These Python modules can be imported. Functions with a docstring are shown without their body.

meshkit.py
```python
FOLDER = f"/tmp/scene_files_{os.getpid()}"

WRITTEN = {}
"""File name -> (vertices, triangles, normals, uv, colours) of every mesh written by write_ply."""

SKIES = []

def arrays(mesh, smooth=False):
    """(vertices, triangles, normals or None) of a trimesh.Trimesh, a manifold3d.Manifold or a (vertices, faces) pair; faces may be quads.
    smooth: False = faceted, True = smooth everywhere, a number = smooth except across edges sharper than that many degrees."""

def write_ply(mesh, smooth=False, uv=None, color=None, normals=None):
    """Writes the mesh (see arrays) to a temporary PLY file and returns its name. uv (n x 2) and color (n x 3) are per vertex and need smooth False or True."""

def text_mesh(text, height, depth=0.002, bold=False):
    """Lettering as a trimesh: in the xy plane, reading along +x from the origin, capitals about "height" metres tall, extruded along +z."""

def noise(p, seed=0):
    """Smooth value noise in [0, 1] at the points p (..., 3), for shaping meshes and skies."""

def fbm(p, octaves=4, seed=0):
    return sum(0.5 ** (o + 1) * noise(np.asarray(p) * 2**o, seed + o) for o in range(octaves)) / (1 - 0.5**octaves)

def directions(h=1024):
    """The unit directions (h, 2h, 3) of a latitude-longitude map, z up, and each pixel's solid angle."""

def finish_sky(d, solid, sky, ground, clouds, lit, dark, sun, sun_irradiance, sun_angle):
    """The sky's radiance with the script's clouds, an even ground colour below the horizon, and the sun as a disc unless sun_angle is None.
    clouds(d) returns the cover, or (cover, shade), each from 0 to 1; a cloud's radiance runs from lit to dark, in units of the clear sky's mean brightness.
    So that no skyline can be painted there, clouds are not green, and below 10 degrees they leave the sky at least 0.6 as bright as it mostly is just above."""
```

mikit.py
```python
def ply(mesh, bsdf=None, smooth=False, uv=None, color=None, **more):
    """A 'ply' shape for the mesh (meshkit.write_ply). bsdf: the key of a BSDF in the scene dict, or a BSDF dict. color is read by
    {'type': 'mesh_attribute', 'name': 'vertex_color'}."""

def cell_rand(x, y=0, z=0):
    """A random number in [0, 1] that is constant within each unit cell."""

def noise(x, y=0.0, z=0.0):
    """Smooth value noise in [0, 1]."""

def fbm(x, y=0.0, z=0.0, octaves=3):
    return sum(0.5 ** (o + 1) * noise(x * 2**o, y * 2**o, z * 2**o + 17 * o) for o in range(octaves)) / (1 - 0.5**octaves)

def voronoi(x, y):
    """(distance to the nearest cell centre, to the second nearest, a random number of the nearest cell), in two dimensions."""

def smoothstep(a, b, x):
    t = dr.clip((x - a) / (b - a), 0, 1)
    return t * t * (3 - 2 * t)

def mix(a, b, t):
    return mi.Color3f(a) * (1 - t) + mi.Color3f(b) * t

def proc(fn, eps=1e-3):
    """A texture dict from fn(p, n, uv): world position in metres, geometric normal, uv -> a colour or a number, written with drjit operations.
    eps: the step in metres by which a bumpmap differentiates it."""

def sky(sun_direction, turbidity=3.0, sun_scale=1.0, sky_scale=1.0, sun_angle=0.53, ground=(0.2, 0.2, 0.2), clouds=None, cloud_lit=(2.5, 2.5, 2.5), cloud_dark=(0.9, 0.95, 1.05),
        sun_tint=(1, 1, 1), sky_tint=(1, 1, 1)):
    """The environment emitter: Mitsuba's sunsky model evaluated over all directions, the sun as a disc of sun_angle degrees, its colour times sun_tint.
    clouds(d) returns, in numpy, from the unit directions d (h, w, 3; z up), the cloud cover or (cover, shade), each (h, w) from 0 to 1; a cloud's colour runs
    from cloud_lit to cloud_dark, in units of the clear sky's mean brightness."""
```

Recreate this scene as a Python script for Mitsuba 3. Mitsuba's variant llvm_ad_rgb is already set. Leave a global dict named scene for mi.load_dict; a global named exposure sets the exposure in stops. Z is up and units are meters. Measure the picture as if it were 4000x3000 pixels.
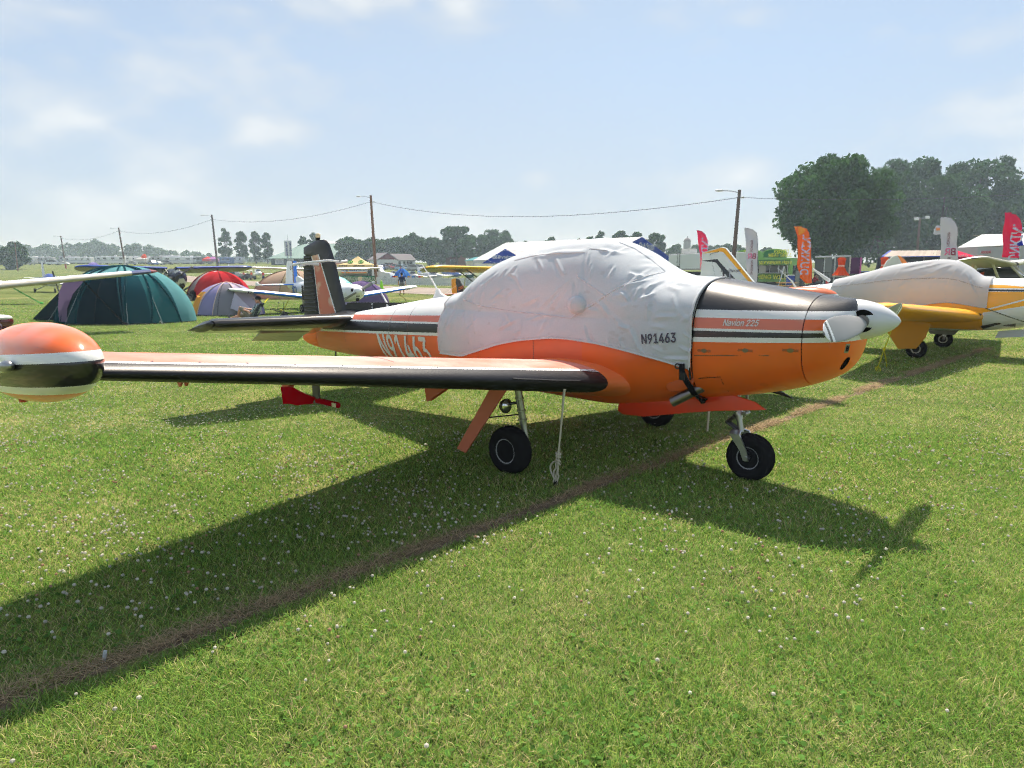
import math
import numpy as np, trimesh, shapely, manifold3d
import shapely.geometry as sg
import drjit as dr
import mitsuba as mi
import mikit, meshkit
from mikit import proc, noise as tnoise, fbm as tfbm, smoothstep as tstep, mix as tmix, voronoi as tvor, cell_rand

T = mi.ScalarTransform4f
scene, labels = {}, {}
# ------------------------------------------------------------------ camera, sky, exposure
CAM = np.array([0, 0, 1.95]); FOC = 2658.0; PITCH = math.atan(440 / FOC)     # focal length for a 4000 px wide frame
cp, sp_ = math.cos(PITCH), math.sin(PITCH)
scene['haze_air'] = {'type': 'homogeneous', 'albedo': {'type': 'rgb', 'value': [0.94, 0.955, 0.97]}, 'sigma_t': {'type': 'rgb', 'value': [0.00050, 0.00060, 0.00074]}}
scene['camera'] = {'type': 'perspective', 'fov': math.degrees(2 * math.atan(2000 / FOC)), 'fov_axis': 'x', 'near_clip': 0.05, 'far_clip': 6000.0,
                   'to_world': T().look_at(origin=CAM.tolist(), target=[0, cp, 1.95 - sp_], up=[0, 0, 1]), 'medium': {'type': 'ref', 'id': 'haze_air'}}
SUN = (0.095, 0.526, 0.845)
def cloud_cover(d):
    q = d * np.array([1.0, 1.0, 1.7])
    w = meshkit.fbm(q * 5.0 + 5.0, 3, 31)[..., None] - 0.5
    big = meshkit.fbm(q * 2.6 + 3.1 + 0.10 * w, 3, 11); small = meshkit.fbm(q * 11.0 + 2.7 + 0.5 * w, 5, 23)
    puff = np.clip((0.52 * big + 0.48 * small - 0.475) / 0.19, 0, 1) ** 1.2
    veil = 0.40 + 0.20 * meshkit.fbm(q * 1.6 + 1.3, 3, 5)
    low = np.clip(1 - d[..., 2] / 0.27, 0, 1)
    cover = np.clip(veil + 0.46 * puff * (1 - 0.75 * low) + 0.34 * low, 0, 0.95)
    return cover, np.clip(0.9 - 0.9 * puff, 0, 1)
scene['sky'] = mikit.sky(SUN, turbidity=3.5, clouds=cloud_cover, cloud_lit=(1.62, 1.72, 1.80), cloud_dark=(1.04, 1.10, 1.14), sun_scale=0.88, sky_scale=0.72, sun_tint=(0.94, 1.0, 1.09), sky_tint=(0.92, 1.04, 1.05))
exposure = 2.8

# ------------------------------------------------------------------ helpers
rng = np.random.default_rng(7)
def V(*a): return np.array(a, float)
def ray(u, v):
    x, y = (u - 2000) / FOC, -(v - 1500) / FOC
    return V(x, cp + y * sp_, -sp_ + y * cp)
def at(u, v, Y):
    """the point seen at photograph position (u, v) that stands Y metres out"""
    d = ray(u, v); return CAM + d * (Y / d[1])
def gz(Y, X=0):
    """height of the ground"""
    Y = np.asarray(Y, float)
    t = np.clip((Y - 108) / 242, 0, 1)
    return 6.2 * (t * t * (3 - 2 * t)) + np.clip(Y - 350, 0, 900) * 0.004
def gd(u, v):
    d = ray(u, v); p = CAM + d * (-CAM[2] / d[2]); return p
def col(*c):
    """linear colour from sRGB 0..255 as the thing would look under white light"""
    c = np.array(c[0] if len(c) == 1 and not np.isscalar(c[0]) else c, float) / 255
    return np.where(c <= 0.04045, c / 12.92, ((c + 0.055) / 1.055) ** 2.4)
# aircraft frame: x forward, y to its right, z up; origin on the grass midway between the main wheels
ANG = math.radians(-41.99); MID = V(0.911, 7.475, 0); FX = V(math.cos(ANG), math.sin(ANG), 0); RY = V(math.sin(ANG), -math.cos(ANG), 0)
MA = np.eye(4); MA[:3, 0] = FX; MA[:3, 1] = RY; MA[:3, 3] = MID     # left-handed on purpose: y is to the right
def frame(origin, deg):
    """like MA: x forward at deg from world X, y to its right"""
    a = math.radians(deg); m = np.eye(4)
    m[:3, 0] = (math.cos(a), math.sin(a), 0); m[:3, 1] = (math.sin(a), -math.cos(a), 0); m[:3, 3] = origin
    return m
def rotz(deg, origin=(0, 0, 0), s=1.0):
    a = math.radians(deg); m = np.eye(4)
    m[:3, 0] = V(math.cos(a), math.sin(a), 0) * s; m[:3, 1] = V(-math.sin(a), math.cos(a), 0) * s; m[2, 2] = s; m[:3, 3] = origin
    return m
def euler(rx=0, ry=0, rz=0):
    return trimesh.transformations.euler_matrix(math.radians(rx), math.radians(ry), math.radians(rz), 'sxyz')
def mesh_of(m):
    if hasattr(m, 'to_mesh'):
        a = m.to_mesh(); return trimesh.Trimesh(a.vert_properties[:, :3].astype(float), a.tri_verts, process=False)
    if isinstance(m, tuple):
        v, f = np.asarray(m[0], float), np.asarray(m[1], int)
        if f.shape[1] == 4: f = np.vstack([f[:, [0, 1, 2]], f[:, [0, 2, 3]]])
        return trimesh.Trimesh(v, f, process=False)
    return m
def tf(m, M):
    m = mesh_of(m); v = trimesh.transform_points(m.vertices, M); f = m.faces
    if np.linalg.det(M[:3, :3]) < 0: f = f[:, ::-1]
    return trimesh.Trimesh(v, f, process=False)
def cat(*ms):
    ms = [mesh_of(m) for m in (ms[0] if len(ms) == 1 and isinstance(ms[0], (list, tuple)) and not isinstance(ms[0], trimesh.Trimesh) else ms)]
    off, vs, fs = 0, [], []
    for m in ms:
        vs.append(m.vertices); fs.append(m.faces + off); off += len(m.vertices)
    return trimesh.Trimesh(np.vstack(vs), np.vstack(fs), process=False)
def numbered(key):
    if key not in scene and key not in labels and not any(k.startswith(key + '__') for k in scene): return key
    i = 1
    while True:
        k = f'{key}_{i:03d}'
        if k not in scene and k not in labels and not any(q.startswith(k + '__') for q in scene): return k
        i += 1
def add(key, mesh, mat, color=(0.5, 0.5, 0.5), M=None, smooth=32, uv=None, label=None, kind=None):
    """one mesh = one entry of the scene; colour per mesh or per vertex (kept per face corner)"""
    key = numbered(key)
    m = mesh_of(mesh)
    if M is not None: m = tf(m, M)
    c = np.asarray(color, float)
    if c.ndim == 2 or uv is not None:
        v, f, n = meshkit.arrays(m, smooth if smooth in (True, False) else True)
    else:
        v, f, n = meshkit.arrays(m, smooth)
    if uv is None:                      # the colour travels in the uv (red and green in u, blue in v), one per face, so that meshes of one finish can be joined
        q = np.clip(c, 0, .999)
        if c.ndim == 2:
            if not (np.array_equal(q[f[:, 0]], q[f[:, 1]]) and np.array_equal(q[f[:, 0]], q[f[:, 2]])):
                q = np.repeat(q[f[:, 0]], 3, axis=0); n = None if n is None else n[f].reshape(-1, 3); v = v[f].reshape(-1, 3); f = np.arange(len(v)).reshape(-1, 3)
        else: q = np.tile(q, (len(v), 1))
        uv = np.stack([np.floor(q[:, 0] * 1000) + q[:, 1], q[:, 2]], 1)
    path = meshkit.write_ply((v, f), False, uv, None, normals=n)
    scene[key] = {'type': 'ply', 'filename': path, 'face_normals': n is None, 'bsdf': {'type': 'ref', 'id': mat}}
    if label or kind:
        labels[key] = {}
        if label: labels[key]['label'] = label
        if kind: labels[key]['kind'] = kind
    return key
def thing(name, label, cat_, group=None, kind=None):
    key = numbered(name); labels[key] = {'label': label, 'category': cat_}
    if group: labels[key]['group'] = group
    if kind: labels[key]['kind'] = kind
    return key
def tag(key, label=None, cat_=None, group=None, kind=None):
    d = labels.setdefault(key, {})
    for k, x in (('label', label), ('category', cat_), ('group', group), ('kind', kind)):
        if x: d[k] = x
    return key
# shapes
def box(c, s, R=None):
    m = trimesh.creation.box(extents=s)
    if R is not None: m.apply_transform(R)
    m.apply_translation(c); return m
def rbox(c, s, r=0.02, R=None, seg=8):
    r = min(r, *(np.array(s) / 2.02)); sph = manifold3d.Manifold.sphere(r, seg)
    h = np.array(s) / 2 - r
    m = mesh_of(manifold3d.Manifold.batch_hull([sph.translate([sx * h[0], sy * h[1], sz * h[2]]) for sx in (-1, 1) for sy in (-1, 1) for sz in (-1, 1)]))
    if R is not None: m.apply_transform(R)
    m.apply_translation(c); return m
def tube(path, r, n=8, cap=True):
    P = np.asarray(path, float); r = np.broadcast_to(np.asarray(r, float), (len(P),))
    t = np.gradient(P, axis=0); t /= np.linalg.norm(t, axis=1, keepdims=True) + 1e-12
    a = np.cross(t[0], [0, 0, 1.0]); a = a if np.linalg.norm(a) > 1e-3 else np.cross(t[0], [1.0, 0, 0])
    rings = []
    for i in range(len(P)):
        a = a - t[i] * (a @ t[i]); a /= np.linalg.norm(a) + 1e-12; b = np.cross(t[i], a)
        th = np.arange(n) * 2 * np.pi / n
        rings.append(P[i] + r[i] * (np.cos(th)[:, None] * a + np.sin(th)[:, None] * b))
    return loft(rings, cap)
def loft(rings, cap=True, closed=True):
    R = np.array(rings, float); m, n = R.shape[:2]; v = R.reshape(-1, 3)
    i = np.arange(m - 1)[:, None] * n; j = np.arange(n if closed else n - 1)[None]; k = (j + 1) % n
    q = np.stack([i + j, i + k, i + n + k, i + n + j], -1).reshape(-1, 4)
    f = np.vstack([q[:, [0, 1, 2]], q[:, [0, 2, 3]]])
    if cap and closed:
        vs, fs, o = [v], [f], len(v)
        for ring, flip in ((R[0], True), (R[-1], False)):
            fan = np.stack([np.full(n, o + n), o + np.arange(n), o + (np.arange(n) + 1) % n], 1)
            vs.append(np.vstack([ring, ring.mean(0)])); fs.append(fan[:, ::-1] if flip else fan); o += n + 1
        v, f = np.vstack(vs), np.vstack(fs)
    out = trimesh.Trimesh(v, f, process=False)
    if cap and closed:
        a = v[f]; vol = np.einsum('ij,ij->i', a[:, 0] - v.mean(0), np.cross(a[:, 1] - v.mean(0), a[:, 2] - v.mean(0))).sum()
        if vol < 0: out = trimesh.Trimesh(v, f[:, ::-1], process=False)
    return out
def lathe(prof, axis='z', n=24, cap=False):
    prof = np.asarray(prof, float); th = np.arange(n) * 2 * np.pi / n
    rings = [np.stack([r * np.cos(th), r * np.sin(th), np.full(n, h)], 1) for r, h in prof]
    m = loft(rings, cap=True)
    if axis == 'x': m = tf(m, np.array([[0, 0, 1, 0], [1, 0, 0, 0], [0, 1, 0, 0], [0, 0, 0, 1.0]]))
    if axis == 'y': m = tf(m, np.array([[0, 1, 0, 0], [0, 0, 1, 0], [1, 0, 0, 0], [0, 0, 0, 1.0]]))
    return m
def cyl(a, b, r, n=12, r2=None): return tube([a, b], [r, r if r2 is None else r2], n)
def ball(c, r, sub=2):
    m = trimesh.creation.icosphere(subdivisions=sub, radius=1.0); m.vertices = m.vertices * np.asarray(r, float) + c; return m
def prism(poly, t, plane='xz', off=0.0):
    """a flat outline given in a plane, made t thick"""
    g = poly if hasattr(poly, 'area') else sg.Polygon(poly)
    m = cat([trimesh.creation.extrude_polygon(q, t, engine='earcut') for q in getattr(g, 'geoms', [g])])
    x, y, z = m.vertices.T; z = z - t / 2 + off
    m.vertices = np.stack({'xz': (x, z, y), 'yz': (z, x, y), 'xy': (x, y, z)}[plane], 1)
    m.fix_normals(); return m
def quad(a, b, c, d, nu=1, nv=1):
    a, b, c, d = (np.asarray(q, float) for q in (a, b, c, d)); s = np.linspace(0, 1, nu + 1)[:, None, None]; t = np.linspace(0, 1, nv + 1)[None, :, None]
    P = (a * (1 - s) + b * s) * (1 - t) + (d * (1 - s) + c * s) * t
    return loft(P, cap=False, closed=False)
def slab(pts, t=0.02):
    """a sheet of thickness t over the polygon pts (planar, any direction)"""
    P = np.asarray(pts, float); n = np.cross(P[1] - P[0], P[2] - P[0]); n /= np.linalg.norm(n)
    return loft([P - n * t / 2, P + n * t / 2])
def text(s, h, M, depth=0.004, bold=True, mirror=False, slant=0.0, squeeze=1.0):
    """lettering in a plane: M takes text x, y, out-of-plane to the world"""
    m = meshkit.text_mesh(s, h, depth, bold); w = m.bounds[1, 0]
    m.vertices[:, 0] = m.vertices[:, 0] + slant * m.vertices[:, 1]; m.vertices[:, 0] *= squeeze
    if mirror: m.vertices[:, 0] = w * squeeze - m.vertices[:, 0]; m = trimesh.Trimesh(m.vertices, m.faces[:, ::-1], process=False)
    return tf(m, M)
def basis(o, ex, ey, ez=None):
    ex, ey = V(*ex), V(*ey); m = np.eye(4); m[:3, 0], m[:3, 1] = ex, ey
    e = np.cross(ex, ey); m[:3, 2] = e / np.linalg.norm(e) if ez is None else ez; m[:3, 3] = o; return m
def pch(xs, ys):
    from scipy.interpolate import PchipInterpolator
    return PchipInterpolator(xs, ys, extrapolate=True)
# ------------------------------------------------------------------ materials
def two(b): return {'type': 'twosided', 'bsdf': b}
def uv_colour(p, n, uv): r = dr.floor(uv.x); return mi.Color3f(r * .001, uv.x - r, uv.y)
def finish(name, make): scene[name] = make(proc(uv_colour))
finish('gloss', lambda c: two({'type': 'principled', 'base_color': c, 'roughness': 0.3, 'specular': 0.5, 'clearcoat': 0.7, 'clearcoat_gloss': 0.9}))
finish('satin', lambda c: two({'type': 'principled', 'base_color': c, 'roughness': 0.5, 'specular': 0.4}))
finish('matte', lambda c: two({'type': 'diffuse', 'reflectance': c}))
finish('metal', lambda c: two({'type': 'principled', 'base_color': c, 'roughness': 0.32, 'metallic': 0.9}))
finish('bare_metal', lambda c: two({'type': 'principled', 'base_color': c, 'roughness': 0.12, 'metallic': 1.0}))
finish('cloth', lambda c: {'type': 'principledthin', 'base_color': c, 'roughness': 0.7, 'diff_trans': 0.55, 'spec_trans': 0.0, 'eta': 1.3})
finish('foliage', lambda c: {'type': 'principledthin', 'base_color': c, 'roughness': 0.7, 'diff_trans': 0.5, 'spec_trans': 0.0, 'eta': 1.15})
finish('leaf', lambda c: {'type': 'principledthin', 'base_color': c, 'roughness': 0.7, 'diff_trans': 0.75, 'spec_trans': 0.0, 'eta': 1.12})
scene['window_glass'] = {'type': 'thindielectric'}
scene['dark_glass'] = two({'type': 'principled', 'base_color': {'type': 'rgb', 'value': [0.02, 0.025, 0.03]}, 'roughness': 0.06, 'specular': 0.6})
WHITE, BLACK, GREY, RUBBER, STEEL = V(.72, .73, .74), V(.012, .012, .016), V(.3, .3, .31), V(.018, .018, .02), V(.55, .56, .58)
# ------------------------------------------------------------------ ground
STRIP = np.array([[-9.0, -4.1], [-2.325, 2.81], [0.494, 5.728], [6.016, 11.254], [12.5, 17.6]])
def strip_dist(X, Y, lib=np):
    best = None
    for (ax, ay), (bx, by) in zip(STRIP[:-1], STRIP[1:]):
        dx, dy = bx - ax, by - ay; L2 = dx * dx + dy * dy
        t = ((X - ax) * dx + (Y - ay) * dy) / L2
        t = np.clip(t, 0, 1) if lib is np else dr.clip(t, 0, 1)
        q = (X - ax - t * dx) ** 2 + (Y - ay - t * dy) ** 2
        best = q if best is None else (np.minimum(best, q) if lib is np else dr.minimum(best, q))
    return np.sqrt(best) if lib is np else dr.sqrt(best)
def grass_fn(p, n, uv):
    x, y = p.x, p.y
    a = tnoise(x * 0.35, y * 0.35, 3.0); b = tfbm(x * 1.7, y * 1.7, 9.0); c = tfbm(x * 14, y * 14, 1.0); d = tnoise(x * 70, y * 70, 5.0)
    g = tmix([0.085, 0.115, 0.038], [0.165, 0.20, 0.07], tstep(0.3, 0.75, 0.5 * b + 0.5 * c))
    straw = tstep(0.52, 0.78, 0.35 * a + 0.35 * b + 0.3 * c)
    g = tmix(g, [0.30, 0.25, 0.125], straw * 0.55)
    g = g * (0.7 + 0.6 * d)
    soil = tmix([0.11, 0.085, 0.06], [0.24, 0.19, 0.14], c) * (0.75 + 0.5 * d)
    s = strip_dist(x, y, dr) + 0.16 * (tfbm(x * 2.2, y * 2.2, 2.0) - 0.46) + 0.06 * (c - 0.5)
    return tmix(soil, g, tstep(0.03, 0.07, s))
scene['grass_ground'] = two({'type': 'diffuse', 'reflectance': proc(grass_fn)})
def road_fn(p, n, uv):
    a = tfbm(p.x * 0.25, p.y * 0.25, 1.0); b = tnoise(p.x * 6, p.y * 6, 2.0)
    return tmix([0.25, 0.215, 0.19], [0.33, 0.29, 0.26], a) * (0.88 + 0.2 * b)
scene['road_mat'] = two({'type': 'diffuse', 'reflectance': proc(road_fn)})
ys = np.concatenate([np.linspace(-60, 100, 20), np.linspace(104, 360, 60), np.linspace(400, 1250, 10)])
xs = np.concatenate([np.linspace(-1200, -400, 8), np.linspace(-300, 300, 40), np.linspace(400, 1200, 8)])
GX, GY = np.meshgrid(xs, ys, indexing='ij')
add('ground', loft(np.stack([GX, GY, gz(GY)], -1), cap=False, closed=False), 'grass_ground', smooth=True, kind='structure', label='mown green field with clover and straw coloured patches')
near = np.array([gd(980, 1116), gd(1440, 1139), gd(1657, 1150), gd(2000, 1163)])[:, :2]; far_ = np.array([gd(980, 1101), gd(1440, 1115), gd(1657, 1124), gd(1950, 1132)])[:, :2]
e0 = near[0] - near[1]; e1 = near[-1] - near[-2]
near = np.vstack([near[0] + e0 * 1.6, near, near[-1] + e1 * 2.2]); far_ = np.vstack([far_[0] + e0 * 1.9, far_, far_[-1] + e1 * 2.2])
def on_ground(P, dz): return np.column_stack([P, gz(P[:, 1]) + dz])
def dens(P): return np.vstack([P[i] + (P[i + 1] - P[i]) * np.linspace(0, 1, 8, endpoint=False)[:, None] for i in range(len(P) - 1)] + [P[-1:]])
add('road', loft([on_ground(dens(near), 0.02), on_ground(dens(far_), 0.02)], cap=False, closed=False), 'road_mat', smooth=False, kind='structure', label='pale tan paved lane crossing behind the parked aircraft')

scene['haze'] = {'type': 'cube', 'to_world': T().translate([0, 595, 17]).scale([1205, 660, 18.1]), 'bsdf': {'type': 'null'}, 'interior': {'type': 'ref', 'id': 'haze_air'}}
tag('haze', 'thin summer haze over the whole field', kind='stuff')
# grass, one blade at a time: thinner on the ground the farther out
def field(N, y0, y1, power, seed):
    r = np.random.default_rng(seed); a = 2 - power
    Y = (y0 ** a + r.random(N) * (y1 ** a - y0 ** a)) ** (1 / a)
    X = (r.random(N) * 2 - 1) * (0.80 * Y + 0.5)
    return X, Y, r
WHEELS = [(0.0, 1.39, 0.09), (0.0, -1.39, 0.09), (1.85, 0.03, 0.08)]
def pn(X, Y, f, seed, o=3): return meshkit.fbm(np.stack([X * f, Y * f, 0 * X + seed], -1), o, seed)
def blades(X, Y, r, h, w, lean, colr, three=True, flat=0.0):
    n = len(X); th = r.random(n) * 2 * np.pi; ph = r.random(n) * 2 * np.pi
    base = np.stack([X, Y, gz(Y) - 0.004], 1); side = np.stack([np.cos(th), np.sin(th), 0 * th], 1) * (w / 2)[:, None]
    out = np.stack([np.cos(ph), np.sin(ph), 0 * ph], 1); ln = lean * h
    mid = base + out * (ln * 0.35)[:, None] + np.stack([0 * h, 0 * h, h * (0.62 - flat * 0.3)], 1)
    tip = base + out * ln[:, None] + np.stack([0 * h, 0 * h, h * (1 - flat * 0.55)], 1)
    if three:
        v = np.stack([base - side, base + side, mid + side * 0.8, mid - side * 0.8, tip], 1).reshape(-1, 3)
        f = np.array([[0, 1, 2], [0, 2, 3], [3, 2, 4]]); k = 5
    else:
        v = np.stack([base - side, base + side, tip], 1).reshape(-1, 3); f = np.array([[0, 1, 2]]); k = 3
    F = (f[None] + (np.arange(n) * k)[:, None, None]).reshape(-1, 3)
    return trimesh.Trimesh(v, F, process=False), np.repeat(colr, k, axis=0)
def blade_colour(X, Y, r):
    n = len(X); patch = 0.5 * pn(X, Y, 0.5, 3) + 0.5 * pn(X, Y, 2.3, 4); big = pn(X, Y, 0.16, 8, 2)
    k = np.clip((patch - 0.5) * 2.2 + (big - 0.5) * 1.2 + 0.05 * np.clip(X, -4, 6) + 0.16 * np.clip((4.5 - Y) / 2.5, -0.2, 0.6), -0.5, 0.9)
    c = V(.165, .335, .070)[None] * (0.6 + 0.75 * r.random((n, 1))) + V(.09, .07, .008)[None] * r.random((n, 1))
    yel = V(.38, .47, .11)[None] * (0.7 + 0.6 * r.random((n, 1))); straw = V(.64, .54, .30)[None] * (0.6 + 0.7 * r.random((n, 1)))
    q = r.random(n); c = np.where((q < 0.24 + 0.18 * k)[:, None], yel, c); q = r.random(n)
    return np.where((q < 0.07 + 0.34 * np.clip(k + 0.06, 0, 1))[:, None], straw, c)
parts, cols_ = [], []
for N, y0, y1, pw, three, seed in ((310000, 2.2, 8.0, 1.5, True, 1), (230000, 8.0, 18.0, 1.7, False, 2), (170000, 18.0, 46.0, 1.9, False, 3)):
    X, Y, r = field(N, y0, y1, pw, seed)
    keep = strip_dist(X, Y) + 0.24 * (pn(X, Y, 2.6, 2) - 0.5) > 0.03 + 0.06 * r.random(N)
    keep &= r.random(N) < np.clip(0.35 + 1.5 * pn(X, Y, 4.0, 6), 0.3, 1)
    X, Y = X[keep], Y[keep]; n = len(X)
    tall = 0.6 + 0.8 * pn(X, Y, 1.2, 12)
    h = (0.022 + 0.036 * r.random(n) ** 1.3) * tall * np.where(Y > 18, 1.1, 1); w = 0.0042 * np.maximum(1, Y / 3.8) * (0.7 + 0.6 * r.random(n))
    m, c = blades(X, Y, r, h, w, 0.35 + 1.1 * r.random(n), blade_colour(X, Y, r), three)
    parts.append(m); cols_.append(c)
add('lawn_grass', cat(parts), 'leaf', np.vstack(cols_), smooth=False, kind='stuff', label='short mown grass blades of the field, green to straw yellow')
# dead brown grass along the bare strip
t = np.random.default_rng(31); n = 20000; s = t.random(n) ** 1.25
A, B, C_, D_ = STRIP[:4]; Ls = np.cumsum([0, *np.linalg.norm(np.diff(STRIP, axis=0), axis=1)]); S = Ls[1] - 0.6 + s * (Ls[4] - Ls[1])
P = np.column_stack([np.interp(S, Ls, STRIP[:, 0]), np.interp(S, Ls, STRIP[:, 1])]); nrm = V(-0.72, 0.695)
off = 0.040 + 0.046 * t.standard_normal(n) + 0.10 * (pn(P[:, 0], P[:, 1], 1.4, 5) - 0.5); P = P + nrm * off[:, None]
keep = t.random(n) < np.clip(pn(P[:, 0], P[:, 1], 1.1, 15) * 3.2 - 0.85, 0.06, 1); P = P[keep]; n = len(P)
h = 0.03 + 0.07 * t.random(n)
m, c = blades(P[:, 0], P[:, 1], t, h, 0.0038 * np.maximum(1, P[:, 1] / 4) * (0.6 + 0.8 * t.random(n)), 0.9 + 1.3 * t.random(n), V(.50, .39, .25)[None] * (0.5 + 0.8 * t.random((n, 1))), True, flat=0.8)
add('dry_grass', m, 'leaf', c, smooth=False, kind='stuff', label='dead brown grass lying along the bare strip')
# clover: low round leaves and white flower heads
X, Y, r = field(14000, 2.3, 12, 1.2, 41); keep = (pn(X, Y, 0.9, 21) > 0.5) & (strip_dist(X, Y) > 0.12); X, Y = X[keep], Y[keep]; n = len(X)
k6 = np.arange(6) * np.pi / 3; rad = 0.007 + 0.009 * r.random(n); til = r.standard_normal((n, 2)) * 0.35; hz = 0.012 + 0.026 * r.random(n)
v = np.stack([X[:, None] + rad[:, None] * np.cos(k6), Y[:, None] + rad[:, None] * np.sin(k6), hz[:, None] + rad[:, None] * (np.cos(k6) * til[:, :1] + np.sin(k6) * til[:, 1:])], -1).reshape(-1, 3)
f = (np.array([[0, 1, 2], [0, 2, 3], [0, 3, 4], [0, 4, 5]])[None] + (np.arange(n) * 6)[:, None, None]).reshape(-1, 3)
add('clover_leaves', trimesh.Trimesh(v, f, process=False), 'leaf', np.repeat(V(.10, .21, .045)[None] * (0.6 + 0.8 * r.random((n, 1))), 6, 0), smooth=False, kind='stuff', label='small round clover leaves low in the grass')
X, Y, r = field(105000, 2.4, 50, 0.95, 51)
dn = np.clip((Y - 2.9) / 3.0, 0.05, 1) * np.clip(2.8 * pn(X, Y, 0.45, 61) - 0.75, 0.04, 1) * np.clip(1.9 * pn(X, Y, 1.6, 71) - 0.3, 0.1, 1)
dn *= np.where(X - 0.45 * (Y - 6) > 0.5, 0.34, 1.0)
keep = (r.random(len(X)) < dn) & (strip_dist(X, Y) > 0.14); X, Y = X[keep], Y[keep]; n = len(X)
up = 0.028 + 0.034 * r.random(n); rad = (0.0085 + 0.0045 * r.random(n)) * np.where(Y > 14, 1.15, 1); o = np.argsort(Y); X, Y, up, rad = X[o], Y[o], up[o], rad[o]; nn = int((Y < 8).sum()); off_, vs, fs, reps = 0, [], [], []
octa = trimesh.Trimesh([(1, 0, 0), (-1, 0, 0), (0, 1, 0), (0, -1, 0), (0, 0, 1)], [[0, 2, 4], [2, 1, 4], [1, 3, 4], [3, 0, 4]], process=False)
for shp, sl in ((trimesh.creation.icosahedron(), slice(0, nn)), (octa, slice(nn, n))):
    cv = shp.vertices[None] * rad[sl][:, None, None] * V(1, 1, .85) + np.stack([X[sl], Y[sl], gz(Y[sl]) + up[sl]], 1)[:, None]; q = len(cv); vs.append(cv.reshape(-1, 3)); fs.append((shp.faces[None] + (np.arange(q) * len(shp.vertices))[:, None, None]).reshape(-1, 3) + off_); off_ += q * len(shp.vertices); reps += [len(shp.vertices)] * q
cvv, ff = np.vstack(vs), np.vstack(fs)
st = V(.66, .64, .56)[None] * (0.75 + 0.35 * r.random((n, 1))); old = r.random(n) < 0.10; st[old] = V(.42, .27, .18)
sx = np.stack([X, Y, gz(Y)], 1); d1 = V(.0022, 0, 0); d2 = V(0, .0022, 0)
sv = np.stack([sx - d1, sx + d1, np.stack([X, Y, gz(Y) + up], 1)], 1).reshape(-1, 3)
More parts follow.
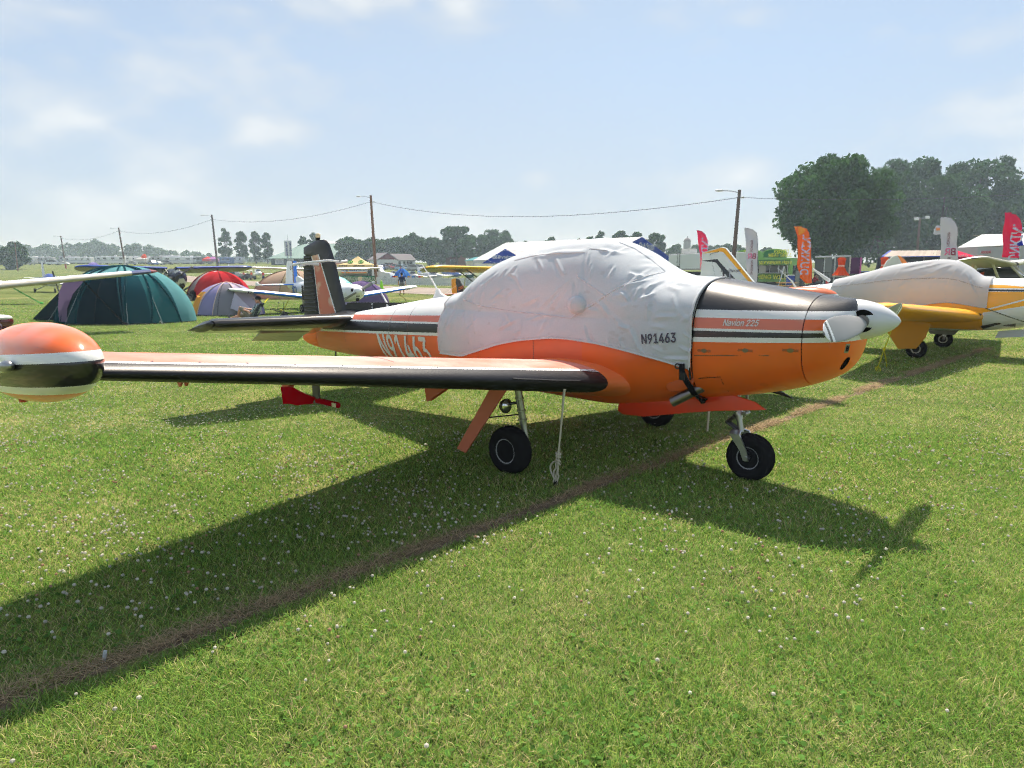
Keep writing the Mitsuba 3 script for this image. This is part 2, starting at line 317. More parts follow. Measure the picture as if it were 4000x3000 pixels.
m = cat(trimesh.Trimesh(cvv, ff, process=False), trimesh.Trimesh(sv, np.arange(len(sv)).reshape(-1, 3), process=False))
add('clover_flowers', m, 'leaf', np.vstack([np.repeat(st, reps, 0), np.repeat(V(.07, .13, .03)[None], len(sv), 0)]), smooth=False, kind='stuff', label='white clover flower heads scattered through the lawn')
# ------------------------------------------------------------------ the orange low-wing aircraft in front
def af_xz(p): return ((p.x - MID[0]) * FX[0] + (p.y - MID[1]) * FX[1], (p.x - MID[0]) * RY[0] + (p.y - MID[1]) * RY[1], p.z)
def pl(x, xs, ys):
    r = ys[0] + (x - xs[0]) * ((ys[1] - ys[0]) / (xs[1] - xs[0]))
    for i in range(1, len(xs) - 1): r = dr.select(x > xs[i], ys[i] + (x - xs[i]) * ((ys[i + 1] - ys[i]) / (xs[i + 1] - xs[i])), r)
    return r
ORANGE, SALMON, LIVW, LIVB = [.76, .125, .012], [.62, .155, .090], [.66, .67, .67], [.010, .010, .014]
SX = [-3.74, -1.875, 1.485, 2.38]
def livery_fn(p, n, uv):
    x, y, z = af_xz(p)
    b = [pl(x, SX, q) for q in ([1.336, 1.417, 1.548, 1.564], [1.264, 1.339, 1.455, 1.477], [1.242, 1.314, 1.432, 1.456], [1.115, 1.208, 1.375, 1.417], [1.082, 1.170, 1.332, 1.376])]
    top = pl(x, [1.47, 2.38], [1.617, 1.630])
    wear = tfbm(x * 3.1, z * 7, y * 3.0); spot = tnoise(x * 55, z * 55, 1.0)
    fade = tmix(SALMON, [.60, .30, .20], tstep(.60, .80, wear) * .55)
    rear = tstep(-2.58, -2.60, x); nose = tstep(2.39, 2.40, x); mid = tstep(0.30, 0.29, x)
    low = tmix(tmix(ORANGE, [.72, .125, .040], mid), [.66, .135, .055], rear)
    low = low * (0.93 + 0.14 * wear); chips = tstep(.80, .84, spot) * tstep(.66, .60, z) * tstep(.5, .62, tnoise(x * 9, y * 9, 3.0))
    low = tmix(low, [.05, .04, .035], chips)
    stripe = tmix(fade, ORANGE, nose)
    upper = dr.select(x > 1.47, dr.select(z > top, mi.Color3f(LIVB), mi.Color3f(LIVW)), mi.Color3f(LIVW))
    c = dr.select(z > b[0], upper, dr.select(z > b[1], stripe, dr.select(z > b[2], mi.Color3f(LIVW), dr.select(z > b[3], mi.Color3f(LIVB), dr.select(z > b[4], mi.Color3f(LIVW), low)))))
    return c
def paint(fn, rough=0.3, coat=0.7): return two({'type': 'principled', 'base_color': proc(fn), 'roughness': rough, 'specular': 0.5, 'clearcoat': coat, 'clearcoat_gloss': 0.9})
scene['livery'] = paint(livery_fn, .34, .5)
def wing_fn(p, n, uv):
    x, y, z = af_xz(p)
    s = uv.x; w = tfbm(x * 4, y * 2.2, 3.0); g = tnoise(x * 40, y * 40, 2.0)
    pink = tmix([.62, .19, .13], [.70, .36, .31], tstep(.25, .8, w)) * (.95 + .1 * g)
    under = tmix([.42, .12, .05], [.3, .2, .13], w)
    fil = dr.abs(y) < 1.0
    blk = tmix(LIVB, [.03, .03, .035], tstep(.62, .8, w))
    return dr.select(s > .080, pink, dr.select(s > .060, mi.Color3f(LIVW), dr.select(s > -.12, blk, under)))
scene['wing_paint'] = two({'type': 'principled', 'base_color': proc(wing_fn), 'roughness': .40, 'specular': .32})
def fin_fn(p, n, uv):
    x, y, z = af_xz(p)
    t = (z - 1.26) / 0.96; a = -5.45 + t * (-0.12); b = -4.88 + t * (-0.44)
    w = tfbm(x * 5, z * 6, 2.0); pk = tmix([.50, .125, .075], [.58, .36, .26], tstep(.5, .72, w))
    inside = (x > a) & (x < b) & (z < 2.215 + .12 * (x + 5.35)); edge = (x < a + .03) | (x > b - .028)
    return dr.select(inside, dr.select(edge, mi.Color3f(LIVW), pk), mi.Color3f(LIVB) * (0.8 + 0.8 * w))
scene['fin_paint'] = paint(fin_fn, .4, .4)
TANK_A = math.radians(4.5); TZ0 = 1.50
def tank_fn(p, n, uv):
    k = uv.y; w = tnoise(p.x * 9, p.y * 9, p.z * 9)
    og = tmix([.70, .120, .016], [.66, .18, .095], tstep(.35, .75, w))
    return dr.select(k > .27, og, dr.select(k > .045, mi.Color3f(LIVW), dr.select(k > -.50, mi.Color3f(LIVB), dr.select(k > -.70, mi.Color3f(LIVW), og))))
scene['tank_paint'] = paint(tank_fn, .14, 1.0)

PLANE = thing('parked_airplane', 'orange, white and black low-wing aircraft with a covered cockpit in the foreground', 'airplane')
def pa(part, mesh, mat, color=WHITE, **k): return add(f'{PLANE}__{part}', mesh, mat, color, MA, **k)
def superring(x, zt, zb, w, zm, pt=2.3, pb=2.5, n=64):
    th = np.arange(n) * 2 * np.pi / n; c, s = np.cos(th), np.sin(th)
    up = c >= 0; e = np.where(up, 2 / pt, 2 / pb)
    y = w * np.sign(s) * np.abs(s) ** e; z = np.where(up, zm + (zt - zm) * np.abs(c) ** e, zm - (zm - zb) * np.abs(c) ** e)
    return np.stack([np.full(n, x), y, z], 1)
fx_ = [-5.45, -4.9, -3.7, -2.4, -1.0, 0.3, 1.0, 1.47]
F_ = {k: pch(fx_, q) for k, q in dict(zt=[1.235, 1.285, 1.438, 1.618, 1.72, 1.80, 1.855, 1.885], zb=[.715, .685, .665, .62, .575, .56, .66, .765], w=[.075, .19, .37, .53, .625, .64, .63, .60],
      zm=[.98, 1.0, 1.08, 1.18, 1.25, 1.25, 1.28, 1.33], pb=[2.0, 2.1, 2.3, 2.5, 2.7, 2.8, 2.9, 2.9], pt=[2.0, 2.0, 2.1, 2.2, 2.3, 2.4, 2.5, 2.5]).items()}
def fring(x, d=0): return superring(x, F_['zt'](x) + d, F_['zb'](x) - d, F_['w'](x) + d, F_['zm'](x), F_['pt'](x), F_['pb'](x))
cx_ = [1.475, 1.9, 2.2, 2.4, 2.54, 2.63, 2.69, 2.71]
C_ = {k: pch(cx_, q) for k, q in dict(zt=[1.885, 1.83, 1.785, 1.755, 1.735, 1.725, 1.69, 1.62], zb=[.765, .845, .92, .99, 1.06, 1.135, 1.25, 1.36], w=[.60, .585, .55, .505, .44, .36, .24, .12],
      zm=[1.33, 1.37, 1.40, 1.43, 1.45, 1.46, 1.47, 1.49], pb=[2.9, 2.8, 2.7, 2.6, 2.4, 2.3, 2.2, 2.0], pt=[2.5, 2.4, 2.3, 2.2, 2.1, 2.0, 2.0, 2.0]).items()}
def cring(x, d=0): return superring(x, C_['zt'](x) + d, C_['zb'](x) - d, C_['w'](x) + d, C_['zm'](x), C_['pt'](x), C_['pb'](x))
fus = loft([fring(x) for x in np.linspace(-5.45, 1.462, 60)]); pa('fuselage', fus, 'livery', smooth=True)
cowl = loft([cring(x) for x in np.linspace(1.478, 2.386, 18)]); pa('engine_cowling', cowl, 'livery', smooth=True)
bowl = loft([cring(x) for x in np.concatenate([np.linspace(2.394, 2.6, 8), [2.63, 2.66, 2.68, 2.695, 2.705, 2.71]])]); pa('nose_bowl', bowl, 'livery', smooth=True)
pa('panel_gap', loft([cring(x, -.012) for x in (1.45, 1.49)], cap=False), 'matte', BLACK); pa('panel_gap', loft([cring(x, -.012) for x in (2.38, 2.4)], cap=False), 'matte', BLACK)
lip = loft([fring(1.44, .004), fring(1.452, .010), fring(1.462, .004)], cap=False); pa('cowl_lip', lip, 'satin', BLACK, smooth=True)
tail = loft([superring(x, a, b, w, c, 2, 2) for x, a, b, w, c in ((-5.455, 1.20, .718, .08, .98), (-5.62, 1.10, .735, .075, .93), (-5.80, 1.0, .765, .06, .88), (-5.90, .93, .80, .045, .865), (-5.94, .89, .83, .025, .86))])
pa('tail_cone', tail, 'satin', col(226, 112, 44), smooth=True); pa('tail_light', ball((-5.955, 0, .862), (.03, .022, .022)), 'gloss', WHITE)
for x in (-4.35, -3.05, -2.6, -.35): pa('skin_joint', loft([fring(x - .003, .0015), fring(x + .003, .0015)], cap=False), 'satin', V(.16, .10, .08), smooth=True)
# wings: black nose, white line, faded pink top
def foil(m=.03, pp=.4, t=.14, n=34):
    b = np.linspace(0, np.pi, n); x = .5 * (1 - np.cos(b)); yt = 5 * t * (.2969 * np.sqrt(x) - .126 * x - .3516 * x ** 2 + .2843 * x ** 3 - .1036 * x ** 4)
    yc = np.where(x < pp, m / pp ** 2 * (2 * pp * x - x ** 2), m / (1 - pp) ** 2 * (1 - 2 * pp + 2 * pp * x - x ** 2))
    up = np.stack([x, yc + yt], 1)[::-1]; lo = np.stack([x, yc - yt], 1)[1:-1]
    s = np.concatenate([x[::-1], -x[1:-1]]); return np.vstack([up, lo]), s
FO, FS = foil()
def wing_sec(y, side, infl=1.0, t=None):
    k = (y - .7) / 4.3; ch = 2.28 - 1.02 * k; xl = .73 - .278 * k; zl = .878 + .1285 * (y - .7); a = math.radians(4.0 - 1.5 * k)
    pts = FO * V(1, 1.02 - .20 * k) ; X = pts[:, 0] * ch; Z = pts[:, 1] * ch * infl
    x = xl - X * math.cos(a) + Z * math.sin(a); z = zl - X * math.sin(a) + Z * math.cos(a)
    return np.stack([x, np.full(len(x), side * y), z], 1)
def rings_uv(rings, u): return np.column_stack([np.tile(u, len(rings)), np.zeros(len(rings) * len(u))])
for side, nm in ((1, 'right'), (-1, 'left')):
    ysec = np.linspace(.45, 5.02, 26); R_ = [wing_sec(y, side) for y in ysec]
    m = loft(R_, cap=False); pa('wing', m, 'wing_paint', smooth=True, uv=rings_uv(R_, FS), label='starboard wing toward the viewer' if side > 0 else None)
    # fillet between wing and fuselage
    R_ = []
    for t in np.linspace(0, 1, 12):
        y = .44 + .36 * t; s = wing_sec(y, side); c0 = s.mean(0); g = 1.015 + .28 * (1 - t) ** 2.2; gx = 1.004 + .16 * (1 - t) ** 2
        q = c0 + (s - c0) * V(gx, 1, g); R_.append(q)
    pa('wing_fillet', loft(R_, cap=True), 'satin', col(222, 116, 62), smooth=True)
    # joint and gap lines
    q = wing_sec(3.05, side, 1.004); pa('skin_joint', tube(np.vstack([q[-18:], q[:26]]), .003, 4), 'satin', V(.25, .2, .2))
    # tip tank
    L0, L1 = -1.05, .95; xx = np.linspace(0, 1, 40); X = L0 + (L1 - L0) * (1 - np.cos(np.pi * xx)) / 2
    tt = (X - .15) / (L1 - .15); r = np.where(tt > 0, .200 * np.sqrt(np.clip(1 - np.abs(tt) ** 2.6, 0, 1)), .200 * (1 - np.clip((.15 - X) / (.15 - L0), 0, 1) ** 1.65)) + .002
    th = np.arange(40) * 2 * np.pi / 40; R_ = []
    for x, rr in zip(X, r):
        y, z = rr * np.sin(th), rr * np.cos(th)
        R_.append(np.stack([x * math.cos(TANK_A) - z * math.sin(TANK_A), side * 5.225 + y, TZ0 + (x - .3) * math.sin(TANK_A) + z * math.cos(TANK_A)], 1))
    k = np.cos(th)[None] * np.clip(r[:, None] / .200, .55, 1) ** 0 * r[:, None] / .200; m = loft(R_, cap=False)
    tank = tf(m, MA); pa('tip_tank', m, 'tank_paint', smooth=True, uv=np.column_stack([0 * k.ravel(), k.ravel()]))
    if side > 0: TANK = tank
def raycast(m, u, v):
    """where the line of sight (u, v) of the photograph meets the surface m: point and outward normal"""
    d = ray(u, v); tri = m.vertices[m.faces]; e1, e2 = tri[:, 1] - tri[:, 0], tri[:, 2] - tri[:, 0]
    h = np.cross(d, e2); a = np.einsum('ij,ij->i', e1, h); a = np.where(np.abs(a) < 1e-12, 1e-12, a); s = CAM - tri[:, 0]
    uu = np.einsum('ij,ij->i', s, h) / a; q = np.cross(s, e1); vv = (q @ d) / a; t = np.einsum('ij,ij->i', e2, q) / a
    ok = (uu >= -1e-6) & (vv >= -1e-6) & (uu + vv <= 1 + 1e-6) & (t > 0)
    if not ok.any(): return None, None
    i = np.argmin(np.where(ok, t, 1e9)); n = np.cross(e1[i], e2[i]); n /= np.linalg.norm(n)
    return CAM + d * t[i], (n if n @ d < 0 else -n)
def paw(part, mesh, mat, color=WHITE, **k): return add(f'{PLANE}__{part}', mesh, mat, color, None, **k)
def stick(m, u, v, w, h, t, rot=0.0, shape='box'):
    p, n = raycast(m, u, v); ex = np.cross([0, 0, 1.0], n); ex /= np.linalg.norm(ex); ey = np.cross(n, ex); a = math.radians(rot)
    M = basis(p, ex * math.cos(a) + ey * math.sin(a), ey * math.cos(a) - ex * math.sin(a), n)
    g = rbox((0, 0, 0), (w, h, t), t * .45, seg=6) if shape == 'box' else tf(trimesh.creation.cylinder(radius=1, height=1, sections=20), np.diag([w / 2, h / 2, t, 1.0]))
    return tf(g, M), M
bowl_w, cowl_w, fus_w = tf(bowl, MA), tf(cowl, MA), tf(fus, MA)
# nose details
for u, v in ((2750, 1370), (2911, 1369), (3087, 1369)):
    g, M = stick(cowl_w, u, v, .05, .036, .008, shape='oval'); lk = paw('cowl_latch', g, 'metal', V(.22, .17, .13))
    g2, _ = stick(cowl_w, u, v, .125, .022, .005); add(f'{lk}__latch_arm', g2, 'satin', V(.38, .09, .02))
g, M = stick(bowl_w, 3309, 1361, .05, .075, .006); pk = paw('vent_plate', g, 'metal', V(.35, .35, .36))
for q in (-1, 0, 1): add(f'{pk}__slot', tf(box((q * .013, 0, .004), (.006, .05, .004)), M), 'matte', BLACK)
g, M = stick(bowl_w, 3301, 1420, .07, .125, .006, shape='oval'); paw('air_inlet', g, 'matte', V(.006, .006, .006))
g, M = stick(cowl_w, 2985, 1502, .07, .05, .003, shape='oval'); paw('drain_cover', g, 'satin', col(214, 96, 30))
Rz = lambda pts: [raycast(cowl_w, u, v)[0] for u, v in pts]
paw('flap_seam', tube(Rz([(2729, 1478), (2770, 1475), (2814, 1472)]) + Rz([(2825, 1498), (2846, 1528)]), .0035, 5), 'matte', BLACK)
paw('cowl_hinge', tube(Rz([(2712, 1388), (2850, 1389), (3000, 1389), (3140, 1386)]), .004, 5), 'satin', V(.16, .07, .03))
p0, n0 = raycast(cowl_w, 2822, 1272); p1, _ = raycast(cowl_w, 2965, 1274); ex = p1 - p0; Ln = np.linalg.norm(ex); ex /= Ln; ey = np.cross(n0, ex); ey /= np.linalg.norm(ey)
tm = meshkit.text_mesh('Navion 225', .052, .003, True); tm.vertices[:, 0] += .28 * tm.vertices[:, 1]; tm.vertices[:, 0] *= Ln / tm.bounds[1, 0]
def wrap(m, surf_pt):
    v = m.vertices.copy(); return trimesh.Trimesh(np.array([surf_pt(*q) for q in v]), m.faces, process=False)
def on_cowl(x, y, d):
    q = p0 + ex * x + ey * y; a = np.append(q - MID, 0); X = (q - MID) @ FX; z = q[2]
    zt, zb, w, zm, pt_ = (float(C_[k](X)) for k in ('zt', 'zb', 'w', 'zm', 'pt')); c = np.clip((z - zm) / (zt - zm), 0, 1)
    return MID + FX * X + RY * (w * (1 - c ** pt_) ** (1 / pt_) + d + .003) + V(0, 0, z)
paw('cowl_script', wrap(tm, on_cowl), 'satin', V(.6, .6, .6), smooth=False)
def fus_y(X, z):
    zt, zb, w, zm, pt_, pb_ = (float(F_[k](X)) for k in ('zt', 'zb', 'w', 'zm', 'pt', 'pb'))
    c, e = ((z - zm) / (zt - zm), pt_) if z > zm else ((zm - z) / (zm - zb), pb_)
    return w * max(1 - min(abs(c), 1) ** e, 0) ** (1 / e)
tm = meshkit.text_mesh('N91463', .335, .003, True); v_, f_ = trimesh.remesh.subdivide_to_size(tm.vertices, tm.faces, .09, max_iter=6); wd_ = tm.bounds[1, 0]
v_[:, 0] = v_[:, 0] * (1.20 / wd_) - .30 * (v_[:, 1] - .335)
def on_fus(x, y, d):
    X, z = -3.40 + x, .755 + y + .035 * (x / 1.2); return MID + FX * X + RY * (fus_y(X, z) + d + .003) + V(0, 0, z)
paw('registration_mark', wrap(trimesh.Trimesh(v_, f_, process=False), on_fus), 'satin', V(.60, .60, .57), smooth=False)
# spinner and two-blade propeller
sx = np.linspace(0, 1, 22); prof = [(.170 * (1 - s ** 1.9) ** .72 + .001, 2.625 + .36 * s) for s in sx]; SPZ = 1.552
pa('spinner', tf(lathe(prof, 'x', 40), trimesh.transformations.translation_matrix([0, 0, SPZ])), 'gloss', V(.56, .58, .61), smooth=50)
pa('spinner_backplate', tf(lathe([(.16, 2.60), (.172, 2.605), (.172, 2.622), (.16, 2.626)], 'x', 40), trimesh.transformations.translation_matrix([0, 0, SPZ])), 'metal', V(.1, .1, .1))
for side in (1, -1):
    ys_ = np.concatenate([np.linspace(.10, .86, 20), np.linspace(.875, 1.075, 24)]); R_, cc = [], []
    chd = pch([.1, .2, .4, .7, .95, 1.04, 1.075], [.085, .12, .185, .200, .165, .11, .03]); thk = pch([.1, .2, .4, 1.075], [.075, .045, .026, .010]); tw = pch([.1, .4, 1.075], [46, 38, 22])
    th = np.arange(20) * 2 * np.pi / 20
    for y in ys_:
        a = math.radians(float(tw(y))); c_, t_ = float(chd(y)) / 2 * np.cos(th), float(thk(y)) / 2 * np.sin(th)
        ax = V(math.sin(a), 0, -side * math.cos(a)); an = V(math.cos(a), 0, side * math.sin(a))
        R_.append(V(2.735, side * y, SPZ - side * y * .035) + c_[:, None] * ax + t_[:, None] * an)
        k = WHITE if (y > 1.01 or .925 < y < .965) else (V(.13, .13, .125) if y >= .965 else V(.27, .275, .28)); cc.append(np.tile(k, (20, 1)))
    m = loft(R_, cap=False); bl = pa('propeller_blade', m, 'satin', np.vstack(cc), smooth=True)
    add(f'{bl}__root_cuff', tf(cyl((2.735, side * .07, SPZ), (2.735, side * .165, SPZ - .004), .052, 18), MA), 'metal', V(.2, .2, .2))
    hole = tf(trimesh.creation.cylinder(radius=.092, height=.012, sections=28), trimesh.transformations.rotation_matrix(math.pi / 2, [1, 0, 0])); hole.apply_translation((2.735, side * .148, SPZ))
    hole.apply_transform(trimesh.transformations.rotation_matrix(-side * .38, [0, 0, 1], (2.735, side * .148, SPZ)))
    add(f'{bl}__blade_opening', tf(hole, MA), 'matte', V(.01, .01, .01))
# fin, rudder, dorsal fin
def fin_sec(z, x0, x1, th, n=16):
    s = np.linspace(0, 1, n); y = th * np.sqrt(s) * (1 - s) ** .8 * 1.75 + .004
    X = x0 + (x1 - x0) * s; return np.vstack([np.stack([X, y, np.full(n, z)], 1), np.stack([X, -y, np.full(n, z)], 1)[::-1]])
le = pch([1.20, 1.48, 2.33, 2.40, 2.45], [-4.62, -4.72, -5.05, -5.10, -5.22]); te = lambda z: float(np.interp(z, [1.18, 2.20, 2.335, 2.435, 2.46], [-5.90, -5.83, -5.81, -5.46, -5.40]))
hg = lambda z: -5.45 - .125 * (z - 1.26) / .96
R_ = [fin_sec(z, float(le(z)), hg(z) + .004 if z < 2.2 else float(te(z)) if z > 2.225 else hg(z) - .2, .055 if z < 2.42 else .045) for z in np.concatenate([np.linspace(1.18, 2.2, 14), [2.2201, 2.228, 2.335, 2.39, 2.425, 2.44]])]
pa('fin', loft(R_), 'fin_paint', smooth=40)
rud = pa('rudder', loft([fin_sec(z, hg(z) - .004, float(te(z)), .028) for z in np.linspace(1.19, 2.2, 6)]), 'satin', V(.02, .02, .022), smooth=40)
for i in range(15):
    z = 1.24 + i * .066; h_ = hg(z); t_ = float(te(z))
    add(f'{rud}__rib', tf(cat([tube([(h_ - .02, s * .027, z + .012), ((h_ + t_) / 2, s * .026, z + .004), (t_ + .02, s * .010, z - .008)], .013, 6) for s in (1, -1)]), MA), 'satin', V(.035, .035, .038))
pa('rudder_trim_tab', box((-5.915, 0, 1.60), (.05, .012, .24)), 'satin', V(.014, .014, .016))
dz = [(-4.64, 1.47), (-4.2, 1.49), (-3.6, 1.505), (-3.0, 1.528), (-3.0, 1.50), (-3.6, 1.42), (-4.3, 1.34), (-4.75, 1.28)]
df = pa('dorsal_fin', prism(dz, .03), 'satin', V(.014, .014, .018))
for z in (1.40, 1.45): add(f'{df}__screw', tf(ball((-4.0, .017, z + .02), (.012, .006, .014), 1), MA), 'satin', WHITE)
for s in (1, -1):
    pth = [(-4.80, .02 * s, 2.10), (-4.86, .16 * s, 2.115), (-5.0, .26 * s, 2.10), (-5.2, .30 * s, 2.09), (-5.45, .32 * s, 2.07), (-5.62, .32 * s, 2.055)]
    pa('whisker_antenna', tube(pth, [.014, .018, .018, .016, .016, .026], 8), 'satin', WHITE, smooth=True)
pa('antenna_bracket', tube([(-5.30, .06, 2.06), (-5.35, .25, 2.07), (-5.42, .32, 2.03)], .022, 8), 'satin', WHITE, smooth=True)
pa('beacon_stalk', tube([(-5.43, 0, 2.36), (-5.40, 0, 2.44), (-5.385, 0, 2.478)], [.012, .03, .038], 12), 'satin', V(.014, .014, .016))
pa('beacon_lamp', lathe([(.036, 2.478), (.040, 2.50), (.036, 2.53), (.016, 2.548)], 'z', 18), 'gloss', col(225, 205, 160), smooth=True); scene[numbered('x')] if 0 else None
# move lamp onto the fin top
kb = f'{PLANE}__beacon_lamp'; scene.pop(kb); pa('beacon_lamp', tf(lathe([(.036, 2.478), (.040, 2.50), (.036, 2.53), (.016, 2.548)], 'z', 18), trimesh.transformations.translation_matrix([-5.385, 0, 0])), 'gloss', col(225, 205, 160), smooth=True)
# tailplane with black nose; bare metal below; elevators hang down
def stab_sec(y, side, s0, s1, t, droop=0.0, n=12):
    k = (y - .1) / 1.95; xl = -4.18 - .62 * k; ch = 1.28 - .62 * k; zl = 1.262 - .012 * k
    s = np.linspace(s0, s1, n); h = t * (1 - .22 * k) * np.sqrt(np.clip(s, 0, 1)) * (1 - np.clip(s, 0, 1)) ** .75 * 2.0 + .003
    X = xl - ch * s; Z = zl - .125 * ch * s - np.tan(droop) * ch * (s - s0)
    return np.vstack([np.stack([X, np.full(n, side * y), Z + h], 1), np.stack([X, np.full(n, side * y), Z - h], 1)[::-1]])
for side in (1, -1):
    yy = np.linspace(.06, 1.96, 8)
    pa('tailplane', loft([stab_sec(y, side, 0, .30, .125) for y in yy] + [stab_sec(2.02, side, .01, .30, .09)]), 'gloss', V(.012, .012, .015), smooth=35)
    pa('tailplane_skin', loft([stab_sec(y, side, .303, .62, .10) for y in np.linspace(.06, 2.0, 5)]), 'bare_metal', V(.62, .63, .62), smooth=35)
    ev = pa('elevator', loft([stab_sec(y, side, .63, 1, .066, math.radians(17)) for y in np.linspace(.14, 2.03, 6)]), 'bare_metal', V(.55, .56, .55), smooth=35)
    add(f'{ev}__trim_tab', tf(loft([stab_sec(y, side, .86, 1.16, .05, math.radians(22)) + V(0, 0, -.10) for y in (.30, 1.10)]), MA), 'metal', V(.35, .36, .35), smooth=35)
    pa('elevator_tip', loft([stab_sec(2.035, side, .0, 1, .10, math.radians(3)), stab_sec(2.10, side, .10, 1.05, .022, math.radians(4))]), 'gloss', V(.012, .012, .015), smooth=35)
    pa('tail_fairing', loft([stab_sec(y, side, -.02, .62, .10 * g) for y, g in ((.0, 1.9), (.14, 1.5), (.24, 1.1))]), 'gloss', V(.012, .012, .015), smooth=35)
pa('tail_ring', cat(cyl((-5.02, 0, .70), (-5.03, 0, .60), .014), tf(trimesh.creation.torus(.03, .009, 14, 8), trimesh.transformations.translation_matrix([-5.03, 0, .58]) @ euler(90))), 'metal', V(.1, .1, .1))
# deck antennas
pa('deck_antenna', tube([(-3.62, 0, 1.43), (-3.66, 0, 1.49), (-3.79, 0, 1.64)], [.035, .014, .009], 8), 'satin', WHITE, smooth=True)
pa('deck_antenna', cat(prism([(-2.66, 1.575), (-2.36, 1.615), (-2.50, 1.66), (-2.54, 1.72), (-2.58, 1.72), (-2.61, 1.66)], .03), tube([(-2.555, 0, 1.69), (-2.70, 0, 1.86), (-2.83, 0, 2.0)], [.012, .009, .006], 8)), 'satin', WHITE)
for x, h_ in ((1.44, .075), (1.50, .11)): pa('cowl_probe', cyl((x, -.05, 1.86), (x - .006, -.05, 1.87 + h_), .009 if h_ < .1 else .006, 8), 'satin', V(.03, .03, .035) if h_ < .1 else V(.4, .4, .42))
# main gear, nose gear
def wheel(center, axis_deg, R, W, key, rimr=.50, holes=7, M=MA, col_t=RUBBER):
    pr = [(R * rimr, -W * .40), (R * rimr * 1.08, -W * .46), (R * .70, -W * .52), (R * .88, -W * .47), (R * .965, -W * .34), (R, -W * .16), (R, W * .16), (R * .965, W * .34), (R * .88, W * .47), (R * .70, W * .52), (R * rimr * 1.08, W * .46), (R * rimr, W * .40)]
    X = trimesh.transformations.translation_matrix(center) @ euler(0, 0, axis_deg)
    k = add(f'{key}__tyre', tf(tf(lathe(pr, 'y', 40), X), M), 'matte', col_t, smooth=40)
    ri = R * rimr
    rim = lathe([(.004, W * .13), (ri * .40, W * .14), (ri * .44, W * .09), (ri * .74, W * .07), (ri * .80, W * .20), (ri * .86, W * .37), (ri * 1.04, W * .43), (ri * 1.04, W * .38), (ri * 1.04, -W * .38), (ri * 1.04, -W * .43), (ri * .5, -W * .1), (.004, -W * .1)], 'y', 36)
    h = add(f'{key}__hub', tf(tf(rim, X), M), 'satin', V(.27, .275, .285), smooth=30)
    cc = [tf(trimesh.creation.cylinder(radius=ri * .105, height=.006, sections=12), trimesh.transformations.translation_matrix([ri * .58 * math.cos(a), W * .085, ri * .58 * math.sin(a)]) @ euler(90)) for a in np.arange(holes) * 2 * np.pi / holes]
    for c in cc: add(f'{h}__hole', tf(tf(c, X), M), 'matte', V(.008, .008, .008))
    add(f'{h}__axle_nut', tf(tf(tf(trimesh.creation.cylinder(radius=ri * .22, height=.03, sections=8), trimesh.transformations.translation_matrix([0, W * .15, 0]) @ euler(90)), X), M), 'metal', V(.09, .065, .04))
for side in (1, -1):
    wheel((0.0, side * 1.39, .232), 0 if side > 0 else 0, .236, .175, f'{PLANE}__main_wheel' + ('' if side > 0 else '_001'))
    lg = pa('main_leg', cat(cyl((.045, side * 1.33, .86), (.085, side * 1.29, .48), .036, 16), cyl((.085, side * 1.29, .50), (.11, side * 1.28, .34), .028, 16), cyl((.11, side * 1.28, .34), (.0, side * 1.28, .232), .03, 12), cyl((0, side * 1.26, .232), (0, side * 1.36, .232), .026, 12),
                            *[lathe([(.037, z - .012), (.043, z - .008), (.043, z + .008), (.037, z + .012)], 'z', 16).apply_translation((.045 + (.86 - z) * .105, side * (1.33 - (.86 - z) * .105), 0)) for z in (.74, .62, .53)]), 'metal', V(.40, .41, .42))
    dpts = V((-.13, .86), (.045, .86), (.02, .80), (-.51, .135), (-.635, .155), (-.60, .22))
    dp = np.array([(-.16, .86), (.045, .86), (-.515, .13), (-.64, .155)])
    pa('gear_door', slab([(x, side * (1.47 + .02 * (z < .5)), z) for x, z in dp], .018), 'satin', col(206, 112, 84))
    pa('door_link', cyl((.06, side * 1.34, .585), (-.24, side * 1.46, .53), .007, 8), 'metal', V(.2, .2, .2))
    if side > 0:
        ll = pa('landing_light', tf(lathe([(.02, -.07), (.05, -.055), (.07, -.02), (.074, 0)], 'x', 24), trimesh.transformations.translation_matrix([-.035, 1.40, .665])), 'metal', V(.09, .09, .09))
        add(f'{ll}__lens', tf(tf(lathe([(.002, .022), (.03, .018), (.055, .006), (.068, -.004)], 'x', 24), trimesh.transformations.translation_matrix([-.035, 1.40, .665])), MA), 'bare_metal', V(.75, .76, .76), smooth=True)
        pa('light_bracket', cyl((-.05, 1.39, .68), (.05, 1.32, .70), .014), 'metal', V(.1, .1, .1))
    for y, pts in ((1.92, [(-.61, .86), (-.575, .72), (-.56, .72), (-.24, .87)]), (3.18, [(-1.00, 1.02), (-.99, .885), (-.975, .885), (-.82, 1.03)]), (4.12, [(-.83, 1.15), (-.77, 1.118), (-.755, 1.118), (-.66, 1.17)]), (4.80, [(-.52, 1.25), (-.50, 1.235), (-.49, 1.235), (-.42, 1.26)])):
        zt_ = .04; pa('flap_bracket', cat(*[prism([(a, b + (zt_ if i in (0, 3) else 0)) for i, (a, b) in enumerate(pts)], .014).apply_translation((0, side * (y + o), 0)) for o in (-.022, .022)]), 'satin', col(196, 96, 62))
ng = f'{PLANE}__nose_wheel'; wheel((1.83, .03, .222), 0, .224, .160, ng, rimr=.46, holes=5)
pa('nose_leg', cat(cyl((1.63, 0, .90), (1.69, .0, .56), .036, 16), cyl((1.69, 0, .57), (1.715, 0, .44), .027, 16), cyl((1.67, 0, .63), (1.69, 0, .595), .046, 16)), 'metal', V(.45, .46, .47))
